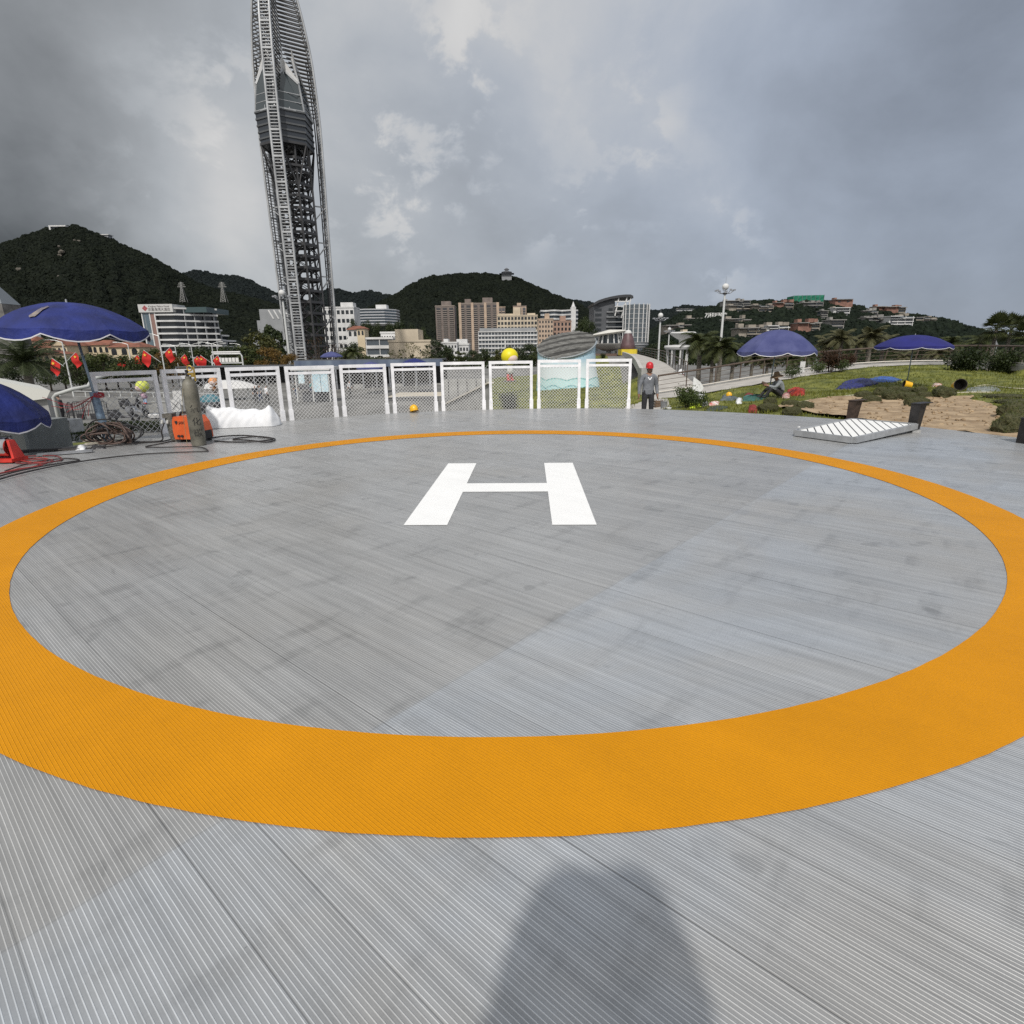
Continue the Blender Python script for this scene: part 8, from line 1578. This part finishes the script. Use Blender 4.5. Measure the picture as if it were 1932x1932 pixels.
def fingers(J, E, side, wrist, palm, dirv, spread, curl, tagn='skin', s_=1.):
    """four unequal fingers and a thumb rooted in the palm"""
    d = Vector(dirv).normalized(); sp_ = Vector(spread).normalized(); cu = Vector(curl).normalized(); P0 = Vector(palm)
    for i, ln in enumerate((.072, .082, .076, .06)):
        b = P0+d*.035*s_+sp_*(.024*(1.5-i)/1.5)*s_; k1 = b+d*ln*.45*s_+cu*ln*.10*s_; k2 = k1+(d*.75+cu*.65).normalized()*ln*.32*s_; k3 = k2+(d*.35+cu*.93).normalized()*ln*.24*s_
        for j, p in enumerate((b, k1, k2, k3)): J[f'{side}f{i}{j}'] = (tuple(p), .0095*s_ if j < 3 else .007*s_, tagn); E.append((f'{side}palm' if j == 0 else f'{side}f{i}{j-1}', f'{side}f{i}{j}'))
    b = P0+sp_*.034*s_-d*.005; k1 = b+(sp_*.7+d*.6).normalized()*.032*s_; k2 = k1+(sp_*.2+d*.8+cu*.4).normalized()*.028*s_
    for j, p in enumerate((b, k1, k2)): J[f'{side}t{j}'] = (tuple(p), .0105*s_ if j < 2 else .008*s_, tagn); E.append((f'{side}palm' if j == 0 else f'{side}t{j-1}', f'{side}t{j}'))
def skeleton(pose, fing=True, w=1., shirt_r=1.):
    """pose: joint positions; adds neck, head and nose"""
    J = {}; E = []; q = pose
    J['pelvis'] = (q['pelvis'], (.155*w, .115*w), 'pants'); J['waist'] = (q['waist'], (.145*w*shirt_r, .11*w*shirt_r), 'shirt'); J['chest'] = (q['chest'], (.17*w*shirt_r, .125*w*shirt_r), 'shirt'); J['collar'] = (q['collar'], (.10*w, .08*w), 'shirt'); J['neck'] = (q['neck'], .056, 'skin'); J['jaw'] = (q['jaw'], (.068, .075), 'skin'); J['head'] = (q['head'], (.080, .095), 'skin'); J['crown'] = (q['crown'], .055, 'hair')
    E += [('pelvis', 'waist'), ('waist', 'chest'), ('chest', 'collar'), ('collar', 'neck'), ('neck', 'jaw'), ('jaw', 'head'), ('head', 'crown')]
    f = Vector(q.get('face', (0, -1, 0))).normalized(); J['nose'] = (tuple(Vector(q['jaw'])*.45+Vector(q['head'])*.55+f*.092), .013, 'skin'); E.append(('head', 'nose'))
    for s_ in 'LR':
        J[s_+'sh'] = (q[s_+'sh'], .07*shirt_r, 'shirt'); J[s_+'el'] = (q[s_+'el'], .052*shirt_r, 'shirt'); J[s_+'wr'] = (q[s_+'wr'], .036*shirt_r, q.get('sleeve', 'shirt')); J[s_+'palm'] = (q[s_+'palm'], (.036, .022), 'skin'); E += [('collar', s_+'sh'), (s_+'sh', s_+'el'), (s_+'el', s_+'wr'), (s_+'wr', s_+'palm')]
        J[s_+'hip'] = (q[s_+'hip'], .098*w, 'pants'); J[s_+'kn'] = (q[s_+'kn'], .072*w, 'pants'); J[s_+'an'] = (q[s_+'an'], .052*w, 'pants'); J[s_+'heel'] = (tuple(Vector(q[s_+'an'])+Vector((0, 0, -.035))), .045, 'shoe'); J[s_+'toe'] = (q[s_+'toe'], (.045, .032), 'shoe'); E += [('pelvis', s_+'hip'), (s_+'hip', s_+'kn'), (s_+'kn', s_+'an'), (s_+'an', s_+'heel'), (s_+'heel', s_+'toe')]
        if fing: fingers(J, E, s_, q[s_+'wr'], q[s_+'palm'], q.get(s_+'fd', Vector(q[s_+'palm'])-Vector(q[s_+'wr'])), q.get(s_+'fs', (0, -1, 0)), q.get(s_+'fc', (-.7 if s_ == 'L' else .7, 0, 0)))
    return J, E
STAND = dict(pelvis=(0, 0, .94), waist=(0, .01, 1.10), chest=(0, .0, 1.28), collar=(0, .01, 1.42), neck=(0, -.005, 1.48), jaw=(0, -.03, 1.545), head=(0, -.015, 1.625), crown=(0, 0, 1.69), Lsh=(-.175, .01, 1.385), Rsh=(.175, .01, 1.385), Lel=(-.235, .03, 1.12), Rel=(.235, .03, 1.12), Lwr=(-.245, -.03, .89), Rwr=(.245, -.03, .89), Lpalm=(-.245, -.045, .82), Rpalm=(.245, -.045, .82), Lhip=(-.095, 0, .88), Rhip=(.095, 0, .88), Lkn=(-.105, -.02, .49), Rkn=(.105, -.02, .49), Lan=(-.11, .02, .09), Ran=(.11, .02, .09), Ltoe=(-.125, -.13, .04), Rtoe=(.125, -.13, .04))
def eyes(parent, q, f=(0, -1, 0)):
    f = Vector(f).normalized(); r_ = f.cross(Vector((0, 0, 1))).normalized(); c = Vector(q['head'])*.72+Vector(q['jaw'])*.28; g = G()
    for s_ in (-1, 1): g.ball(c+r_*.031*s_+f*.074, .010, 8, 6)
    g.build('eyes', MHAIR, parent); G().bar(Vector(q['jaw'])+f*.071+r_*.02-Vector((0, 0, .005)), Vector(q['jaw'])+f*.071-r_*.02-Vector((0, 0, .005)), .006, .008).build('mouth', mat('lip', (.2, .07, .06), .5), parent)
MGREYSH = mat('grey_work_shirt', (.17, .18, .20), .9, var=.18, scale=6, bump=.3, bscale=14); MPANT = mat('charcoal_trousers', (.028, .028, .032), .9, var=.3, scale=6, bump=.3, bscale=14)
# the worker at the deck edge
wy = 16.5; wx = W(1223, 740, wy).x; ztop_ = W(1229, 684, wy).z; wz = ztop_-1.775
t = thing('person', 'worker in a red helmet and grey shirt standing at the right end of the fence', 'person', (wx, wy, wz), world=False); q = dict(STAND); q.update(Lel=(-.25, .02, 1.13), Lwr=(-.27, -.02, .9), Lpalm=(-.27, -.035, .83), Rel=(.245, .05, 1.12), Rwr=(.26, -.02, .9), Rpalm=(.26, -.04, .83))
J, E = skeleton(q, shirt_r=1.14); body('body', J, E, {'skin': MSKIN, 'shirt': MGREYSH, 'pants': MPANT, 'shoe': MSHOE, 'hair': MHAIR}, t); eyes(t, q)
mxh = Vector((0, -.01, 1.635)); o = hardhat('helmet', '', mxh, mat('red_helmet', (.50, .02, .025), .3), -math.pi/2, 1.0, 0, t)
G().tube([(-.05, -.095, 1.37), (0, -.125, 1.30), (.05, -.095, 1.37)], .022, 6).build('undershirt', MWHITE, t); G().tube([(-.085, -.02, 1.63), (-.06, -.06, 1.53), (0, -.075, 1.50), (.06, -.06, 1.53), (.085, -.02, 1.63)], .009, 5).build('chin_strap', MSHOE, t)
g = G().lathe([(.15, 0), (.165, .05), (.16, .16)], (0, 0, .90), 20, sy=.78); g.build('shirt_hem', MGREYSH, t, True)
# the seated worker under the faded parasol
p = T(1475, 752); t = thing('person', 'worker in a straw hat and grey top sitting on the lawn under the parasol', 'person', (p.x, p.y+.35, tz(p.x, p.y+.35)), world=False)
q = dict(pelvis=(.12, 0, .14), waist=(.13, 0, .28), chest=(.04, 0, .46), collar=(-.04, 0, .60), neck=(-.075, 0, .655), jaw=(-.13, 0, .70), head=(-.125, 0, .785), crown=(-.10, 0, .845), face=(-1, 0, -.25), Lsh=(-.04, -.165, .57), Rsh=(-.04, .165, .57), Lel=(-.22, -.21, .40), Rel=(-.22, .20, .40), Lwr=(-.42, -.12, .45), Rwr=(-.42, .10, .45), Lpalm=(-.49, -.10, .47), Rpalm=(-.49, .08, .47), Lhip=(.06, -.095, .15), Rhip=(.06, .095, .15), Lkn=(-.30, -.16, .40), Rkn=(-.32, .13, .38), Lan=(-.52, -.14, .09), Ran=(-.58, .12, .09), Ltoe=(-.66, -.15, .05), Rtoe=(-.72, .13, .05), Lfs=(0, .3, 1), Rfs=(0, -.3, 1), Lfc=(-.3, .8, -.3), Rfc=(-.3, -.8, -.3))
J, E = skeleton(q, shirt_r=1.15); body('body', J, E, {'skin': MSKIN, 'shirt': mat('pale_grey_top', (.24, .26, .28), .9, var=.15, scale=5), 'pants': MPANT, 'shoe': MSHOE, 'hair': MHAIR}, t); eyes(t, q, (-1, 0, -.25))
MSTRAW = mat('straw', (.17, .115, .07), .9, var=.3, scale=12, bump=.5, bscale=40); g = G().lathe([(.25, -.07), (.17, -.02), (.10, .01), (.095, .09), (.06, .125), (.001, .13)], (0, 0, 0), 24); mxh = Matrix.Translation((-.115, 0, .83))@Matrix.Rotation(-.2, 4, 'Y'); g.v = [tuple(mxh@Vector(v_)) for v_ in g.v]; g.build('hat', MSTRAW, t, True)
p = p+Vector((-.42, .35, 0)); tag(G().tube([(p.x-.10, p.y-.02, tz(p.x, p.y)+.50), (p.x-.02, p.y, tz(p.x, p.y)+.56), (p.x-.2, p.y+.05, tz(p.x, p.y)+.62)], .05, 8).build('bundle', mat('brown_bundle', (.09, .06, .045), .8), None, True), 'small brown bundle in the seated worker\'s hands', 'bundle')
# visitors on the plaza
def visitor(label, u, v, sc, shirt, pants, rz, stride=.0, hat=None):
    p = T(u, v); t = thing('person', label, 'person', p, 'visitors on the plaza', world=False, rz=rz); q = dict(STAND); q.update(Lkn=(-.1, -.02-stride, .5), Rkn=(.1, -.02+stride*.5, .49), Lan=(-.1, .02-stride*1.3, .09), Ran=(.1, .02+stride*1.5, .1), Ltoe=(-.11, -.13-stride*1.3, .04), Rtoe=(.11, -.13+stride*1.5, .05), sleeve='skin', Lel=(-.23, .03+stride, 1.12), Rel=(.23, .03-stride, 1.12), Lwr=(-.235, -.02+stride, .9), Rwr=(.235, -.06-stride, .92), Lpalm=(-.235, -.03+stride, .83), Rpalm=(.235, -.09-stride, .85))
    J, E = skeleton(q, fing=False, shirt_r=1.05); b = body('body', J, E, {'skin': MSKIN2, 'shirt': shirt, 'pants': pants, 'shoe': MSHOE, 'hair': MHAIR}, t, 1); t.scale = (sc, sc, sc); eyes(t, q)
    if hat: G().lathe([(.14, 0), (.09, .02), (.085, .07), (.001, .10)], (0, -.01, 1.66), 14).build('hat', hat, t, True)
MBSH = mat('dark_shirt', (.03, .03, .035), .9); MBLU = mat('blue_jeans', (.04, .06, .12), .9); MTEAL = mat('teal_shirt', (.08, .22, .22), .9)
visitor('visitor in black, left of the three beyond the third fence panel', 484, 760, 1., MBSH, MPANT, .4); visitor('visitor in a grey shirt, middle of the three beyond the third panel', 493, 758, .98, MGREYSH, MBLU, -.5, .08); visitor('visitor in a white shirt, right of the three beyond the third panel', 505, 761, 1.02, MWHITE, MPANT, 2.8, .1)
visitor('visitor in a white shirt walking beyond the left half of the fifth panel', 661, 748, 1., MWHITE, MPANT, 1.4, .12); visitor('visitor in a teal shirt beside the pale blue kiosk', 588, 748, 1., MTEAL, MBLU, -.7, .05); visitor('visitor in dark clothes at the kiosk counter', 606, 747, 1., MBSH, MPANT, .2)
visitor('visitor in a white shirt at the kiosk, partly behind a panel frame', 599, 742, .98, MWHITE, MBLU, 3., .05); visitor('dark-clothed visitor standing beside the bent-arm post', 123, 806, 1., MBSH, MPANT, -1.2, 0, MWHITE); visitor('visitor in black beyond the fourth fence panel', 560, 752, 1., MBSH, MBLU, 1., .1)
visitor('visitor in a white shirt far off, left of the maroon sculpture plinth', 1160, 669, 1., MWHITE, MPANT, 0.) if False else None
# the photographer, standing right behind the camera; in the photo only the shadow on the deck shows
t = thing('person', 'photographer seen only as a soft shadow on the deck in the foreground', 'person', (0, 0, 0), world=False); by = -.20
q = {k2: ((v_[0]+.03, by-v_[1], v_[2]*1.06) if isinstance(v_, tuple) else v_) for k2, v_ in STAND.items()}; q.update(face=(0, 1, 0), Lel=(-.23, by+.02, 1.24), Rel=(.28, by+.02, 1.24), Lwr=(-.08, -.13, 1.44), Rwr=(.11, -.13, 1.44), Lpalm=(-.06, -.065, 1.50), Rpalm=(.075, -.065, 1.50), Lfd=(.35, .2, .8), Rfd=(-.35, .2, .8), Lfs=(.5, -.3, .5), Rfs=(-.5, -.3, .5), Lfc=(.9, 0, .1), Rfc=(-.9, 0, .1))
J, E = skeleton(q, shirt_r=1.12, w=1.05); body('body', J, E, {'skin': MSKIN2, 'shirt': MBSH, 'pants': MBLU, 'shoe': MSHOE, 'hair': MHAIR}, t); eyes(t, q, (0, 1, 0)); G().lathe([(.27, 1.45), (.25, 1.55), (.225, 1.64), (.195, 1.73), (.15, 1.80), (.08, 1.85), (.001, 1.865)], (.03, by-.03, 0), 24, R(150), R(390)).build('hair', MHAIR, t, True); G().lathe([(.15, 1.46), (.15, 1.6), (.12, 1.7)], (.03, by-.05, 0), 24, R(140), R(400)).build('collar', MBSH, t, True)  # unseen hair shell, widened past the head to fill out the cast shadow
t = thing('phone', 'phone held up by the photographer', 'phone', (0, -.03, 1.53)); G().box(-.038, .038, -.034, -.025, 1.475, 1.58).build('case', MDARK, t); G().lathe([(.001, 0), (.008, 0), (.008, .002), (.001, .002)], (0, 0, 0), 12).build('lens', MGL, t); kids(t)[-1].data.transform(Matrix.Translation((0, .0045, 0))@Matrix.Rotation(R(-90), 4, 'X')@Matrix.Translation((0, .03, -1.53)) if False else Matrix.Translation((0, .006, .02)) @ Matrix.Rotation(R(-90), 4, 'X')@Matrix.Translation((0, .03, -1.53))) if False else None
